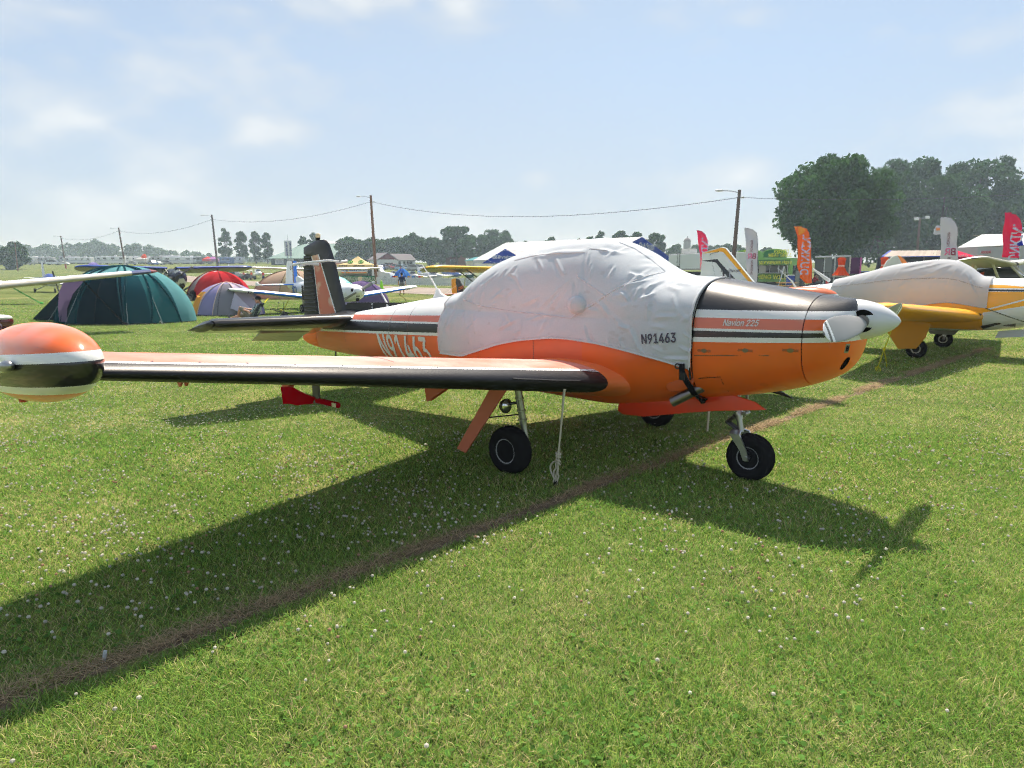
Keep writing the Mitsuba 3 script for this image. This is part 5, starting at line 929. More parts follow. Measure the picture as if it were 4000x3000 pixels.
fk_ = add(f'{k}__fin', prism([(-4.62, 1.26), (-4.30, 2.46), (-4.2, 2.49), (-3.42, 2.49), (-3.36, 2.44), (-3.30, 1.30)], .10), 'gloss', LB, P5)
for a, b, cc in ((-3.70, -3.60, V(.68, .70, .72)), (-3.62, -3.50, V(.16, .07, .06)), (-3.48, -3.30, BL)): add(f'{fk_}__stripe', prism([(a, 1.28), (a - .04, 2.494), (b - .04, 2.494), (b, 1.28)], .108), 'gloss', cc, P5)
add(f'{fk_}__badge', tf(cat(tf(trimesh.creation.cylinder(radius=.11, height=.006, sections=20), trimesh.transformations.translation_matrix([-3.86, .055, 2.12]) @ euler(90) @ np.diag([.8, 1, 1, 1])), ), P5), 'satin', V(.12, .12, .12)); add(f'{fk_}__badge_center', tf(tf(trimesh.creation.cylinder(radius=.06, height=.006, sections=14), trimesh.transformations.translation_matrix([-3.86, .058, 2.12]) @ euler(90)), P5), 'satin', V(.55, .55, .5))
add(f'{k}__dorsal_fairing', prism([(-3.3, 1.30), (-3.3, 1.62), (-3.1, 1.72), (-2.4, 1.52), (-1.6, 1.44)], .09), 'gloss', LB, P5)
tm = tf(text('N22', .40, basis((-3.25, .27, .80), (.985, .17, 0), (0, .05, 1), (-.17, .985, 0)), .02, True, squeeze=.8), P5); add(f'{k}__registration', tm, 'gloss', col(44, 92, 150))
gprop(k, P5, 3.12, 1.05, .98, -26, V(.17, .17, .165), V(.74, .75, .76), .17, .30, 2, V(.6, .6, .6)); gwheel(k, P5, (2.3, 0, .19), .19, .12, 'nose_wheel'); add(f'{k}__nose_leg', cyl((2.3, 0, .7), (2.3, 0, .2), .035), 'metal', GREY, P5)
t1 = gd(940, 1247); ring = at(1048, 1160, 31.6); rope('yellow rope from the near blue-edged wing to the ground by the seated man', [at(1047, 1166, 30.3), at(1010, 1210, 28.6), t1 + V(0, 0, .03)], .022, YR); rope('thin yellow rope under the near blue-edged wing beside the black tail fin', [at(1127, 1172, 33), at(1105, 1215, 33), G(1098, 33) + V(0, 0, .05)], .018, YR); rope('dark rope from the far blue-edged wing to the grass', [at(1560, 1152, 37.3), at(1580, 1165, 37), G(1600, 37)], .018, V(.2, .18, .06))
# --- dark blue bush plane
P7 = lframe(-22.7, 46.0, -50, 13.0, .25); DB, DB2 = col(20, 24, 52), col(40, 72, 170)
k = thing('parked_airplane', 'dark blue high-wing bush plane with big tyres behind the green tent', 'airplane')
st7 = [(-4.6, .95, .62, .06, .8), (-3.0, 1.12, .42, .25, .8), (-1.2, 1.40, .22, .36, .8), (-.2, 1.50, .15, .40, .8), (.7, 1.42, .12, .42, .8), (1.5, 1.32, .15, .46, .85), (2.1, 1.28, .32, .44, .9), (2.4, 1.18, .55, .30, .9), (2.46, 1.1, .7, .15, .92)]
m = fus_loft(st7); cc = np.where((np.abs(m.vertices[:, 2] - .42) < .09)[:, None], V(.5, .5, .45), DB); add(f'{k}__fuselage', m, 'gloss', cc, P7, smooth=True)
add(f'{k}__cabin', loft([superring(x, zt, 1.0, w, 1.3, 2.6, 2.4, 24) for x, zt, w in ((-1.5, 1.40, .3), (-.9, 1.78, .37), (.1, 1.86, .40), (.55, 1.80, .40), (1.0, 1.42, .40))]), 'dark_glass', BLACK, P7)
for s in (1, -1):
    for a, b in (((1.0, s * .40, 1.40), (.5, s * .42, 1.84)), ((.1, s * .41, 1.36), (.1, s * .42, 1.84))): add(f'{k}__window_frame', tf(cyl(a, b, .03, 6), P7), 'gloss', V(.4, .4, .38))
    gwing(k, 'wing', P7, s, .62, .62, 1.6, 1.6, .3, 5.45, 1.84, 1.98, DB2, V(.035, .035, .04), DB2, t=.13, inc=1, rounded=.8)
    add(f'{k}__wing_strut', tf(cat(cyl((.3, s * .42, .30), (.30, s * 3.1, 1.86), .035, 8), cyl((-.5, s * .42, .30), (-.45, s * 3.1, 1.86), .03, 8)), P7), 'satin', V(.03, .03, .05))
    gwheel(k, P7, (.85, s * 1.05, -.14), .40, .36, 'main_wheel'); add(f'{k}__main_leg', tf(cat(cyl((1.0, s * .35, .30), (.85, s * .92, -.12), .03, 8), cyl((.3, s * .35, .26), (.85, s * .92, -.12), .03, 8)), P7), 'satin', V(.03, .03, .05))
    gwing(k, 'tailplane', P7, s, -3.7, -3.9, 1.1, .8, .05, 1.6, .92, .92, DB2, DB, t=.06, rounded=.3)
add(f'{k}__fin', prism([(-3.5, .9), (-4.2, 2.0), (-4.6, 2.05), (-4.85, 1.7), (-4.8, .7)], .06), 'gloss', DB2, P7)
gprop(k, P7, 2.46, .98, 1.05, -32, V(.02, .02, .022), V(.015, .015, .02), .10, .16, 2, V(.35, .35, .35)); add(f'{k}__cowl_stripe', loft([superring(x, 1.28 - (x - 1.3) * .02, .5, .47, .9, 2.2, 2.4, 24) * 1.0 for x in (1.32, 1.40)], cap=False), 'gloss', V(.45, .45, .43), P7)
add(f'{k}__spark_cover', tf(box((2.5, .25, 1.16), (.03, .3, .13), euler(-32, 0, 0)), P7), 'satin', V(.55, .55, .58)); gwheel(k, P7, (-4.5, 0, .25), .12, .08, 'tail_wheel')
# --- yellow high-wing taildragger whose tail shows beside the walker
P4 = lframe(-.35, 38.6, -46, 9.0, .35); k = thing('parked_airplane', 'yellow-topped high-wing taildragger with black and yellow tail behind the cockpit cover', 'airplane'); YC = col(238, 186, 40); DK = V(.030, .032, .036)
st4 = [(-4.6, .85, .55, .05, .7), (-2.6, 1.10, .32, .26, .75), (-.9, 1.40, .12, .36, .8), (.6, 1.38, .08, .38, .8), (1.4, 1.2, .15, .36, .8), (1.9, 1.1, .4, .25, .8)]
m = fus_loft(st4); add(f'{k}__fuselage', m, 'gloss', np.where((m.vertices[:, 0] < -3.2)[:, None], DK, YC), P4, smooth=True)
for s in (1, -1):
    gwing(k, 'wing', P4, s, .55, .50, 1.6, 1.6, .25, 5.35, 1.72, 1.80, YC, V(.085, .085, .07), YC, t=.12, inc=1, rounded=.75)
    add(f'{k}__wing_strut', tf(cat(cyl((.3, s * .36, .15), (.28, s * 2.9, 1.68), .03, 8), cyl((-.5, s * .36, .15), (-.5, s * 2.7, 1.68), .03, 8)), P4), 'satin', V(.03, .03, .03)); gwheel(k, P4, (.6, s * .9, -.12), .26, .2, 'main_wheel'); add(f'{k}__main_leg', tf(cyl((.5, s * .36, .15), (.6, s * .84, -.1), .03, 8), P4), 'satin', DK)
    gwing(k, 'tailplane', P4, s, -3.45, -3.85, 1.1, .65, .04, 1.5, .86, .86, col(214, 120, 104), col(180, 60, 50), t=.05, inc=0, rounded=.3); add(f'{k}__brace_wire', tf(cyl((-4.1, s * 1.1, .88), (-4.1, 0, 1.45), .012, 5), P4), 'satin', V(.6, .55, .45))
fk_ = add(f'{k}__fin', prism([(-3.1, .95), (-3.55, 1.28), (-3.85, 1.75), (-4.1, 1.85), (-4.18, 1.6), (-4.14, 1.2), (-4.22, .6), (-3.5, .6)], .05), 'satin', DK, P4); add(f'{k}__rudder', prism([(-4.12, 1.86), (-4.55, 1.86), (-4.66, 1.3), (-4.62, .5), (-4.24, .45), (-4.16, 1.2), (-4.2, 1.6)], .05), 'gloss', col(226, 158, 20), P4)
pk_ = add(f'{fk_}__plate', tf(box((0, 0, 0), (.50, .062, .17), euler(0, -10, 0)), P4 @ trimesh.transformations.translation_matrix([-3.78, 0, 1.22])), 'satin', col(214, 120, 44)); add(f'{fk_}__lettering', tf(text('N36350', .10, basis((-4.00, .034, 1.14), (.985, 0, .17), (-.17, 0, .985), (0, 1, 0)), .006, True, squeeze=.95), P4), 'satin', V(.03, .02, .01))
rope('yellow tie-down rope under the yellow high wing', [at(1822, 1073, 38), at(1816, 1095, 38), at(1813, 1120, 38), G(1809, 38)], .02, V(.5, .45, .1)); gwheel(k, P4, (-4.5, 0, .22), .1, .06, 'tail_wheel'); gprop(k, P4, 1.9, .85, .95, 15, DK, YC, .12, .2)
# --- white high-wing aircraft behind the fin
P6 = lframe(-15.6, 55.5, -50); k = thing('parked_airplane', 'white high-wing aircraft seen through the gap behind the black tail fin', 'airplane')
st6 = [(-4.4, 1.35, 1.0, .05, 1.2), (-2.5, 1.55, .85, .25, 1.2), (-.9, 1.95, .70, .45, 1.2), (.6, 2.0, .62, .52, 1.1), (1.5, 1.5, .62, .50, 1.05), (2.3, 1.4, .75, .4, 1.05), (2.5, 1.25, .9, .2, 1.05)]; add(f'{k}__fuselage', fus_loft(st6), 'gloss', LB, P6, smooth=True)
for s in (1, -1):
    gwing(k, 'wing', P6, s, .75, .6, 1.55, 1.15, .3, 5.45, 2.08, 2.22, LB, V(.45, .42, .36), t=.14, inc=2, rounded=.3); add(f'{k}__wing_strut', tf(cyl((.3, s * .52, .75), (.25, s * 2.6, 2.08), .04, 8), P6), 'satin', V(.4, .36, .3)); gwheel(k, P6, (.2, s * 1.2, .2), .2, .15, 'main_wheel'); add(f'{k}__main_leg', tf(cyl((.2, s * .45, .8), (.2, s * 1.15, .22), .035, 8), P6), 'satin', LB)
    gwing(k, 'tailplane', P6, s, -3.5, -3.7, .9, .7, .05, 1.6, 1.3, 1.3, LB, t=.07); add(f'{k}__side_window', box((.3, s * .53, 1.75), (1.3, .03, .34)), 'dark_glass', BLACK, P6)
add(f'{k}__fin', prism([(-3.0, 1.4), (-4.1, 2.6), (-4.6, 2.6), (-4.5, 1.2)], .07), 'gloss', LB, P6); gwheel(k, P6, (1.9, 0, .18), .18, .12, 'nose_wheel'); add(f'{k}__nose_leg', cyl((1.9, 0, .8), (1.9, 0, .2), .04), 'metal', GREY, P6); gprop(k, P6, 2.5, 1.12, .95, 60, V(.05, .05, .05), LB)
kf = thing('warning_flag', 'red triangular flag hanging under the white high wing', 'flag'); add(f'{kf}__cloth', slab([at(1163, 1058, 51), at(1172, 1056, 51), at(1178, 1068, 51), at(1169, 1074, 51)], .03), 'cloth', col(190, 40, 50)); add(f'{kf}__cord', tube([at(1163, 1054, 51), at(1168, 1058, 51)], .02, 5), 'matte', GREY)
# --- white wing and wheel pant of an aircraft cut by the left edge, strap to the ground
P8 = lframe(-16.55, 19.6, -48); k = thing('parked_airplane', 'white aircraft at the left edge showing its long tapered wing over the green tent', 'airplane')
st8 = [(-4.2, 1.5, 1.1, .05, 1.25), (-1.5, 1.7, .75, .4, 1.2), (.5, 1.85, .55, .55, 1.1), (1.9, 1.5, .6, .5, 1.05), (2.6, 1.3, .85, .25, 1.05)]; add(f'{k}__fuselage', fus_loft(st8), 'gloss', LB, P8, smooth=True)
for s in (1, -1):
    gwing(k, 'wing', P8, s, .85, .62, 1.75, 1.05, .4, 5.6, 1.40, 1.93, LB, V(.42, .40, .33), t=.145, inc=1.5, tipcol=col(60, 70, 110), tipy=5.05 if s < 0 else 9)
    ends(k, 'wing_tip', P8, [(.62, 1.86), (.66, 1.93), (.2, 2.0), (-.42, 1.94), (-.1, 1.88)], .10, 'gloss', col(110, 30, 36)) if False else add(f'{k}__wing_tip', tf(loft([np.stack([.62 - foil(.025, .4, .145, 18)[0][:, 0] * c_, np.full(34, s * y), 1.93 + dz_ + foil(.025, .4, .145, 18)[0][:, 1] * c_ - .026 * foil(.025, .4, .145, 18)[0][:, 0]], 1) for y, c_, dz_ in ((5.601, 1.05, 0), (5.72, .7, .01), (5.80, .2, .02))]), P8), 'gloss', col(120, 40, 44), smooth=True)
    pn_ = add(f'{k}__wheel_pant', tf(ball((0, 0, 0), (.46, .14, .20)), trimesh.transformations.translation_matrix([.45, s * 1.35, .26])), 'gloss', col(96, 18, 22), P8, smooth=True); gwheel(k, P8, (.45, s * 1.35, .18), .18, .13, 'main_wheel'); add(f'{k}__main_leg', tf(cyl((.45, s * .5, .8), (.45, s * 1.33, .4), .05, 8), P8), 'gloss', LB)
rope('black strap slanting from the white wing to the ground before the green tent', [at(313, 1084, 21.6), at(365, 1140, 22.5), gd(490, 1271) + V(0, 0, .02)], .022, V(.02, .02, .022), name='tie_down_strap')
p = gd(7, 1291); kb = thing('wheel_pant', 'dark red wheel fairing with white cap cut by the left edge', 'wheel fairing'); add(f'{kb}__shell', tf(ball((0, 0, 0), (.26, .42, .24)), rotz(-20, p + V(-.1, .1, .27))), 'gloss', col(84, 14, 18), smooth=True); add(f'{kb}__cap', tf(ball((0, 0, 0), (.245, .40, .12)), rotz(-20, p + V(-.1, .1, .40))), 'gloss', WHITE * .8, smooth=True); add(f'{kb}__tyre', tf(lathe([(.1, -.07), (.16, -.07), (.18, 0), (.16, .07), (.1, .07)], 'x', 20), trimesh.transformations.translation_matrix(p + V(-.1, 0, .17))), 'matte', RUBBER)
# --- white and blue aircraft in the row behind, and a blue-white wing beside it
P9 = lframe(-43.6, 65.0, -48, 0); k = thing('parked_airplane', 'small white and blue nosewheel aircraft in the row behind the green tent at left', 'airplane')
st9 = [(-4.0, 1.40, 1.1, .05, 1.25), (-1.8, 1.6, .80, .35, 1.2), (0, 1.75, .55, .52, 1.1), (1.4, 1.45, .55, .5, 1.0), (2.4, 1.3, .72, .4, 1.0), (2.7, 1.1, .9, .2, 1.0)]; m = fus_loft(st9); add(f'{k}__fuselage', m, 'gloss', np.where((m.vertices[:, 2] > 1.25)[:, None] & (m.vertices[:, 0] < 1.6)[:, None], col(40, 62, 130), LB), P9, smooth=True)
for s in (1, -1):
    gwing(k, 'wing', P9, s, .9, .7, 1.6, 1.2, .4, 4.9, .72, 1.1, LB, V(.3, .3, .3), t=.14, rounded=.4); gwheel(k, P9, (0, s * 1.3, .2), .2, .14, 'main_wheel'); add(f'{k}__main_leg', tf(cyl((0, s * .45, .6), (0, s * 1.25, .22), .04, 8), P9), 'satin', LB); gwing(k, 'tailplane', P9, s, -3.2, -3.4, .9, .7, .05, 1.6, 1.35, 1.35, LB, t=.08)
fk_ = add(f'{k}__fin', prism([(-3.0, 1.4), (-3.55, 2.95), (-4.05, 2.95), (-4.15, 1.3)], .08), 'gloss', V(.55, .57, .62), P9); add(f'{fk_}__stripe', prism([(-3.85, 1.5), (-3.6, 2.4), (-3.5, 2.4), (-3.55, 1.5)], .09), 'gloss', col(60, 90, 160), P9); gwheel(k, P9, (2.0, 0, .18), .18, .12, 'nose_wheel'); add(f'{k}__nose_leg', tf(cyl((2.0, 0, .7), (2.0, 0, .2), .04), P9), 'metal', GREY); gprop(k, P9, 2.7, 1.05, .95, 80, V(.05, .05, .05), LB)
P10 = lframe(-32.4, 38.8, -48); k = thing('parked_airplane', 'blue and white aircraft mostly beyond the left edge, its wing tip near a green rope', 'airplane'); add(f'{k}__fuselage', fus_loft(st9), 'gloss', LB, P10, smooth=True)
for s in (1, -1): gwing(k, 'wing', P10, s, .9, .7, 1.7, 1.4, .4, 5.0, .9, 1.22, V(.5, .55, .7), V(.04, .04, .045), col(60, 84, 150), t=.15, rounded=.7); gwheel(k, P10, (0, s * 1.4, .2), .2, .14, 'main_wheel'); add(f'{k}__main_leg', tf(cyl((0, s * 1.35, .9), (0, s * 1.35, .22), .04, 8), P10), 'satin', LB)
rope('bright green rope from the blue-white wing to the grass at left', [at(42, 1119, 41), at(100, 1152, 41), gd(163, 1187)], .03, V(.07, .45, .10))
# --- white high-wing taildragger at the right edge
P3 = lframe(20.9, 29.6, -44, 3); k = thing('parked_airplane', 'white high-wing aircraft with orange cabin trim at the right edge behind the grey cover', 'airplane')
st3 = [(-4.4, 1.2, .85, .05, 1.0), (-2.0, 1.4, .6, .35, 1.0), (-.6, 1.62, .5, .48, 1.0), (.8, 1.58, .48, .5, 1.0), (1.9, 1.48, .55, .45, 1.0), (2.4, 1.3, .7, .3, 1.0)]; add(f'{k}__fuselage', fus_loft(st3), 'gloss', V(.62, .62, .58), P3, smooth=True)
add(f'{k}__cabin', loft([superring(x, zt, 1.4, w, 1.7, 2.8, 2.4, 24) for x, zt, w in ((-1.3, 1.6, .4), (-.6, 2.12, .46), (.5, 2.2, .48), (1.05, 1.66, .46))]), 'dark_glass', BLACK, P3); add(f'{k}__cabin_trim', loft([superring(x, zt, 1.5, w, 1.7, 2.8, 2.4, 24) for x, zt, w in ((-.85, 1.95, .458), (-.35, 2.10, .485))]), 'satin', col(190, 70, 22), P3)
for s in (1, -1):
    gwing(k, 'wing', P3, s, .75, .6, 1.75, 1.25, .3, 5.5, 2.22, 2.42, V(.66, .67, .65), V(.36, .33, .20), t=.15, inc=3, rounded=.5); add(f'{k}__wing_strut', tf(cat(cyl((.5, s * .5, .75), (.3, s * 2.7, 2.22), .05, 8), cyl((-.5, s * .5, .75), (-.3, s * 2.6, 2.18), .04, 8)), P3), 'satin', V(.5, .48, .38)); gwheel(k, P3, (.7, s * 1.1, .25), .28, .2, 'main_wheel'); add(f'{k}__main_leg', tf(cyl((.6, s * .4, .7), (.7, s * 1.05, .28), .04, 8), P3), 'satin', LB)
    add(f'{k}__window_post', tf(cyl((1.0, s * .46, 1.62), (.55, s * .48, 2.2), .05, 6), P3), 'satin', V(.5, .48, .36))
gwheel(k, P3, (-4.2, 0, .5), .12, .08, 'tail_wheel'); kf = thing('pennant', 'small blue triangular pennant before the pink flag at the right edge', 'flag'); add(f'{kf}__cloth', slab([at(3992, 934, 40), at(3972, 952, 40), at(3976, 960, 40), at(3997, 959, 40)], .02), 'cloth', col(30, 40, 180)); add(f'{kf}__line', tube([at(3800, 920, 41), at(3992, 934, 40), at(4050, 930, 40)], .008, 4), 'matte', V(.5, .45, .3))
fkk = thing('rudder_fin', 'rounded grey and orange tail fin showing above the grey cover', 'tail fin'); Y_ = 30; pts = [at(u, v, Y_) for u, v in ((3450, 1045), (3463, 1020), (3485, 1002), (3504, 998), (3520, 1003), (3535, 1016), (3547, 1032), (3548, 1060), (3455, 1070))]
add(f'{fkk}__fin', slab(pts[:4] + [at(3524, 1032, Y_), at(3524, 1060, Y_), pts[8]], .06), 'gloss', V(.52, .53, .48)); add(f'{fkk}__rudder', slab([pts[3] + V(.02, 0, 0), *pts[4:8], at(3527, 1060, Y_), at(3527, 1032, Y_)], .06), 'gloss', col(236, 130, 30))
gz0 = at(3500, 1150, Y_); add(f'{fkk}__tail_boom', tube([at(3490, 1062, Y_), at(3700, 1078, 27)], [.15, .35], 12), 'gloss', V(.5, .5, .46)); add(f'{fkk}__tail_wheel_leg', cyl(at(3495, 1068, Y_), G(3495, Y_), .05), 'metal', GREY)
# ------------------------------------------------------------------ tents
def dome(k, c, yaw, a, b, h, panels, n=48, m=14, pw=1.0, part='panel', lift=.04, poles=(), polec=V(.3, .3, .3), mat='cloth', bow=.0):
    """a pole tent: panels are (angle from, angle to, low, high, colour)"""
    M = rotz(yaw, c)
    def P(th, s):  # s 0 at the hem .. 1 at the top
        e = math.cos(s * math.pi / 2); rr = e ** pw * (1 + .03 * math.cos(4 * th)) * (1 - bow * math.sin(3 * th) ** 2 * math.sin(math.pi * s)); return V(a * rr * math.cos(th), b * rr * math.sin(th), lift + h * math.sin(s * math.pi / 2) ** 1.0)
    for t0, t1, s0, s1, cc in panels:
        g = np.array([[P(math.radians(t), s) * 1.0 for s in np.linspace(s0, s1, m)] for t in np.linspace(t0, t1, max(4, int(abs(t1 - t0) / 7)))])
        gn = g - V(0, 0, h * .3); gn = gn / np.linalg.norm(gn, axis=-1, keepdims=True); sag = .02 * h * np.sin(np.linspace(0, np.pi, g.shape[0]))[:, None, None] * np.sin(np.linspace(0, np.pi, g.shape[1]))[None, :, None]; g = g - gn * sag + gn * (.012 * (meshkit.fbm(g * 2.5, 3, 8)[..., None] - .5))
        add(f'{k}__{part}', loft(g, cap=False, closed=False), mat, cc, M, smooth=True)
    for t0, dt in poles: add(f'{k}__pole_sleeve', tf(tube([P(math.radians(t0 + dt * s), s) * 1.004 for s in np.linspace(0, 1, 14)], .022 * h / 1.5, 6), M), 'matte', polec)
    return M, P
GT, GT2, GT3 = col(52, 108, 114), col(30, 68, 78), col(24, 48, 58)
c = G(497, 26.9); k = thing('dome_tent', 'large green dome tent with dark doorway and purple side panel', 'tent'); GL = col(104, 158, 164)
M, P = dome(k, c, 0, 2.58, 1.9, 2.12, [(-70, -48, 0, .62, GT2 * 1.5), (-48, -20, 0, .62, GT), (-70, -20, .62, 1, GL), (-20, 20, 0, 1, GL), (20, 160, 0, 1, GT), (160, 200, 0, 1, GT), (200, 226, 0, .66, GT2), (200, 226, .66, 1, GL), (226, 250, 0, .66, GT2), (226, 290, .66, 1, GL), (250, 290, 0, .66, GT3)], poles=[(-70, 10), (-48, 16), (-20, -12), (200, 16), (226, 20), (250, 8), (290, -8)], polec=GT2, bow=.05, pw=.86)
add(f'{k}__groundsheet', loft([np.array([M[:3, :3] @ (P(t, 0) * V(q, q, 1)) + c - V(0, 0, z) for t in np.linspace(0, 2 * np.pi, 41)[:-1]]) for q, z in ((.995, -.06), (.985, .05))], cap=False), 'matte', V(.012, .012, .014)); add(f'{k}__door_zip', tf(tube([P(math.radians(268), s) * 1.006 for s in np.linspace(0, .64, 8)], .012, 5), M), 'matte', V(.02, .03, .035))
for t0 in (214, 246, 293, 318): q = P(math.radians(t0), .45); e = P(math.radians(t0), 0) * V(1.14, 1.14, 0); add(f'{k}__guy_line', tf(cyl(q, e, .009, 5), M), 'matte', V(.25, .30, .32))
vt = [gd(128, 1249) + V(0, 0, .02), gd(236, 1256) + V(0, 0, .02), at(262, 1190, 25.9), at(300, 1115, 26.2), at(236, 1138, 26.4)]
add(f'{k}__vestibule', cat(slab([vt[0], vt[1], vt[2], vt[4]], .02), slab([vt[4], vt[2], vt[3]], .02), slab([vt[0], vt[4], G(200, 28.6) + V(0, 0, .03)], .02)), 'cloth', GT3)
add(f'{k}__side_panel', loft([np.array([at(u0, v, 25.6), at(u1, v1, 25.3)]) for u0, v, u1, v1 in ((232, 1256, 262, 1258), (226, 1200, 262, 1205), (230, 1140, 284, 1150), (246, 1106, 316, 1112), (270, 1095, 330, 1092))], cap=False, closed=False), 'cloth', col(120, 102, 136), smooth=True)
for e in (gd(345, 1268), gd(620, 1266)): add(f'{k}__peg', cat(cyl(e + V(0, 0, .0), e + V(.05, 0, .12), .01, 5), cyl(e + V(.15, 0, .0), e + V(.06, 0, .12), .01, 5)), 'metal', V(.6, .6, .65))
LV, OR_ = col(158, 152, 196), col(226, 164, 78)
c = G(893, 31.2); k = thing('dome_tent', 'lavender dome tent with orange end panel and open door behind the seated man', 'tent')
M, P = dome(k, c, 0, 1.60, 1.15, 1.42, [(170, 228, 0, .50, OR_), (170, 228, .5, 1, LV), (228, 262, 0, 1, LV), (262, 306, 0, .82, V(.30, .29, .33)), (262, 306, .82, 1, LV), (306, 350, 0, 1, col(196, 186, 206)), (350, 530, 0, 1, LV)], poles=[(262, 3), (306, -3), (228, 20), (350, -16)], polec=col(214, 190, 184), bow=.12)
for t0, sx_ in ((270, .25), (300, .55)): add(f'{k}__mesh_panel', tf(tube([P(math.radians(t0), s) * 1.01 for s in np.linspace(0, .8, 9)], .012, 5), M), 'matte', V(.12, .12, .16))
add(f'{k}__fly_flap', slab([c + V(.72, -.95, 1.02), c + V(1.72, -1.15, .08), c + V(1.42, -1.35, .03), c + V(.55, -1.1, .35)], .015), 'cloth', col(204, 196, 216)); add(f'{k}__groundsheet', tf(lathe([(1, 0), (1.0, .05)], 'z', 30), rotz(0, c) @ np.diag([1.58, 1.13, 1, 1])), 'matte', V(.03, .025, .03)); add(f'{k}__vent', slab([c + V(-1.15, -.55, .88), c + V(-.88, -.75, .85), c + V(-.92, -.9, .80)], .02), 'cloth', OR_)
RD, RD2 = col(206, 58, 64), col(150, 28, 34)
c = G(858, 47); k = thing('dome_tent', 'red and white dome tent under the wing of the bush plane', 'tent')
M, P = dome(k, c, 0, 2.15, 1.5, 1.95, [(150, 205, 0, 1, RD), (205, 232, 0, .8, V(.5, .48, .48)), (205, 232, .8, 1, RD), (232, 255, 0, .85, RD), (232, 240, .85, 1, RD), (300, 345, .9, 1, RD), (255, 275, 0, .85, RD), (240, 300, .85, 1, V(.62, .6, .6)), (275, 320, 0, .9, RD), (320, 345, 0, .9, RD2), (345, 510, 0, 1, RD)], poles=[(205, 10), (300, -10)], polec=RD2); add(f'{k}__awning', loft([np.array([c + V(.6 + .3 * math.cos(t), -1.35 + .1 * q, .2 + 1.05 * math.sin(t) * (1 - .1 * q)) + V(1.0 * (t / 3.14), 0, 0) for t in np.linspace(.3, 2.9, 14)]) for q in (0, 6)], cap=False, closed=False), 'cloth', RD2, smooth=True)
TN = col(190, 168, 148)
c = G(1146, 50); k = thing('dome_tent', 'tan family tent with square doorway behind the blue-edged tail', 'tent'); M, P = dome(k, c, 0, 2.9, 1.8, 2.0, [(150, 262, 0, 1, TN), (262, 300, 0, .70, V(.50, .40, .24)), (262, 300, .70, 1, TN * 1.1), (300, 510, 0, 1, TN)], poles=[(262, 2), (300, -2), (200, 10)], polec=TN * .45); add(f'{k}__door_bar', tf(cyl(P(math.radians(262), .7) * 1.01, P(math.radians(300), .7) * 1.01, .035, 6), M), 'matte', V(.06, .03, .025)); add(f'{k}__door_flap', tf(slab([P(math.radians(264), .68) * 1.01, P(math.radians(264), .05) * 1.01, P(math.radians(272), .05) * 1.02], .02), M), 'cloth', V(.20, .13, .09))
PU = col(120, 104, 148)
c = G(1415, 40.5); k = thing('dome_tent', 'purple dome tent behind the white propeller aircraft', 'tent'); dome(k, c, 0, 1.55, 1.1, 1.35, [(150, 270, 0, 1, PU), (270, 330, 0, 1, PU * .9), (330, 510, 0, 1, PU)], poles=[(270, 8), (330, -8)], polec=PU * .6); add(f'{k}__panel', slab([c + V(-.9, -1.05, .05), c + V(.3, -1.2, .05), c + V(-.1, -.7, .75)], .015), 'cloth', col(170, 160, 196))
# ------------------------------------------------------------------ people
MF = manifold3d.Manifold
def bone(a, b, ra, rb, seg=12): return MF.batch_hull([MF.sphere(ra, seg).translate(list(map(float, a))), MF.sphere(rb, seg).translate(list(map(float, b)))])
def fuse(bs, ref=.035, it=6):
    m = MF.batch_boolean(bs, manifold3d.OpType.Add).refine_to_length(ref); t = mesh_of(m); t.merge_vertices(); trimesh.smoothing.filter_taubin(t, iterations=it); return t
def hand(wr, el, curl, side, s=1.0):
    """palm and five fingers beyond the wrist"""
    wr, el = V(*wr), V(*el); d = wr - el; d /= np.linalg.norm(d); n = np.cross(d, [0, 0, 1.0]); n = n / np.linalg.norm(n) if np.linalg.norm(n) > .05 else V(1, 0, 0); u = np.cross(n, d); out = [bone(wr, wr + d * .05, .026, .030), bone(wr + d * .05 + n * .025, wr + d * .05 - n * .025, .018, .018), bone(wr + d * .085 + n * .03, wr + d * .085 - n * .03, .014, .014), bone(wr + d * .02, wr + d * .085, .03, .03)]
    for i, L in enumerate((.062, .075, .080, .072)):
        b = wr + d * .085 + n * (.032 - .021 * i) * side; a1 = curl; k1 = b + (d * math.cos(a1) - u * math.sin(a1)) * L * .55; k2 = k1 + (d * math.cos(2 * a1) - u * math.sin(2 * a1)) * L * .5; out += [bone(b, k1, .010, .009, 8), bone(k1, k2, .009, .0075, 8)]
    t0 = wr + d * .03 + n * .028 * -side; t1 = t0 + (d * .6 - n * side * .8) * .042; out += [bone(t0, t1, .013, .011, 8), bone(t1, t1 + d * .03, .011, .009, 8)]; return out
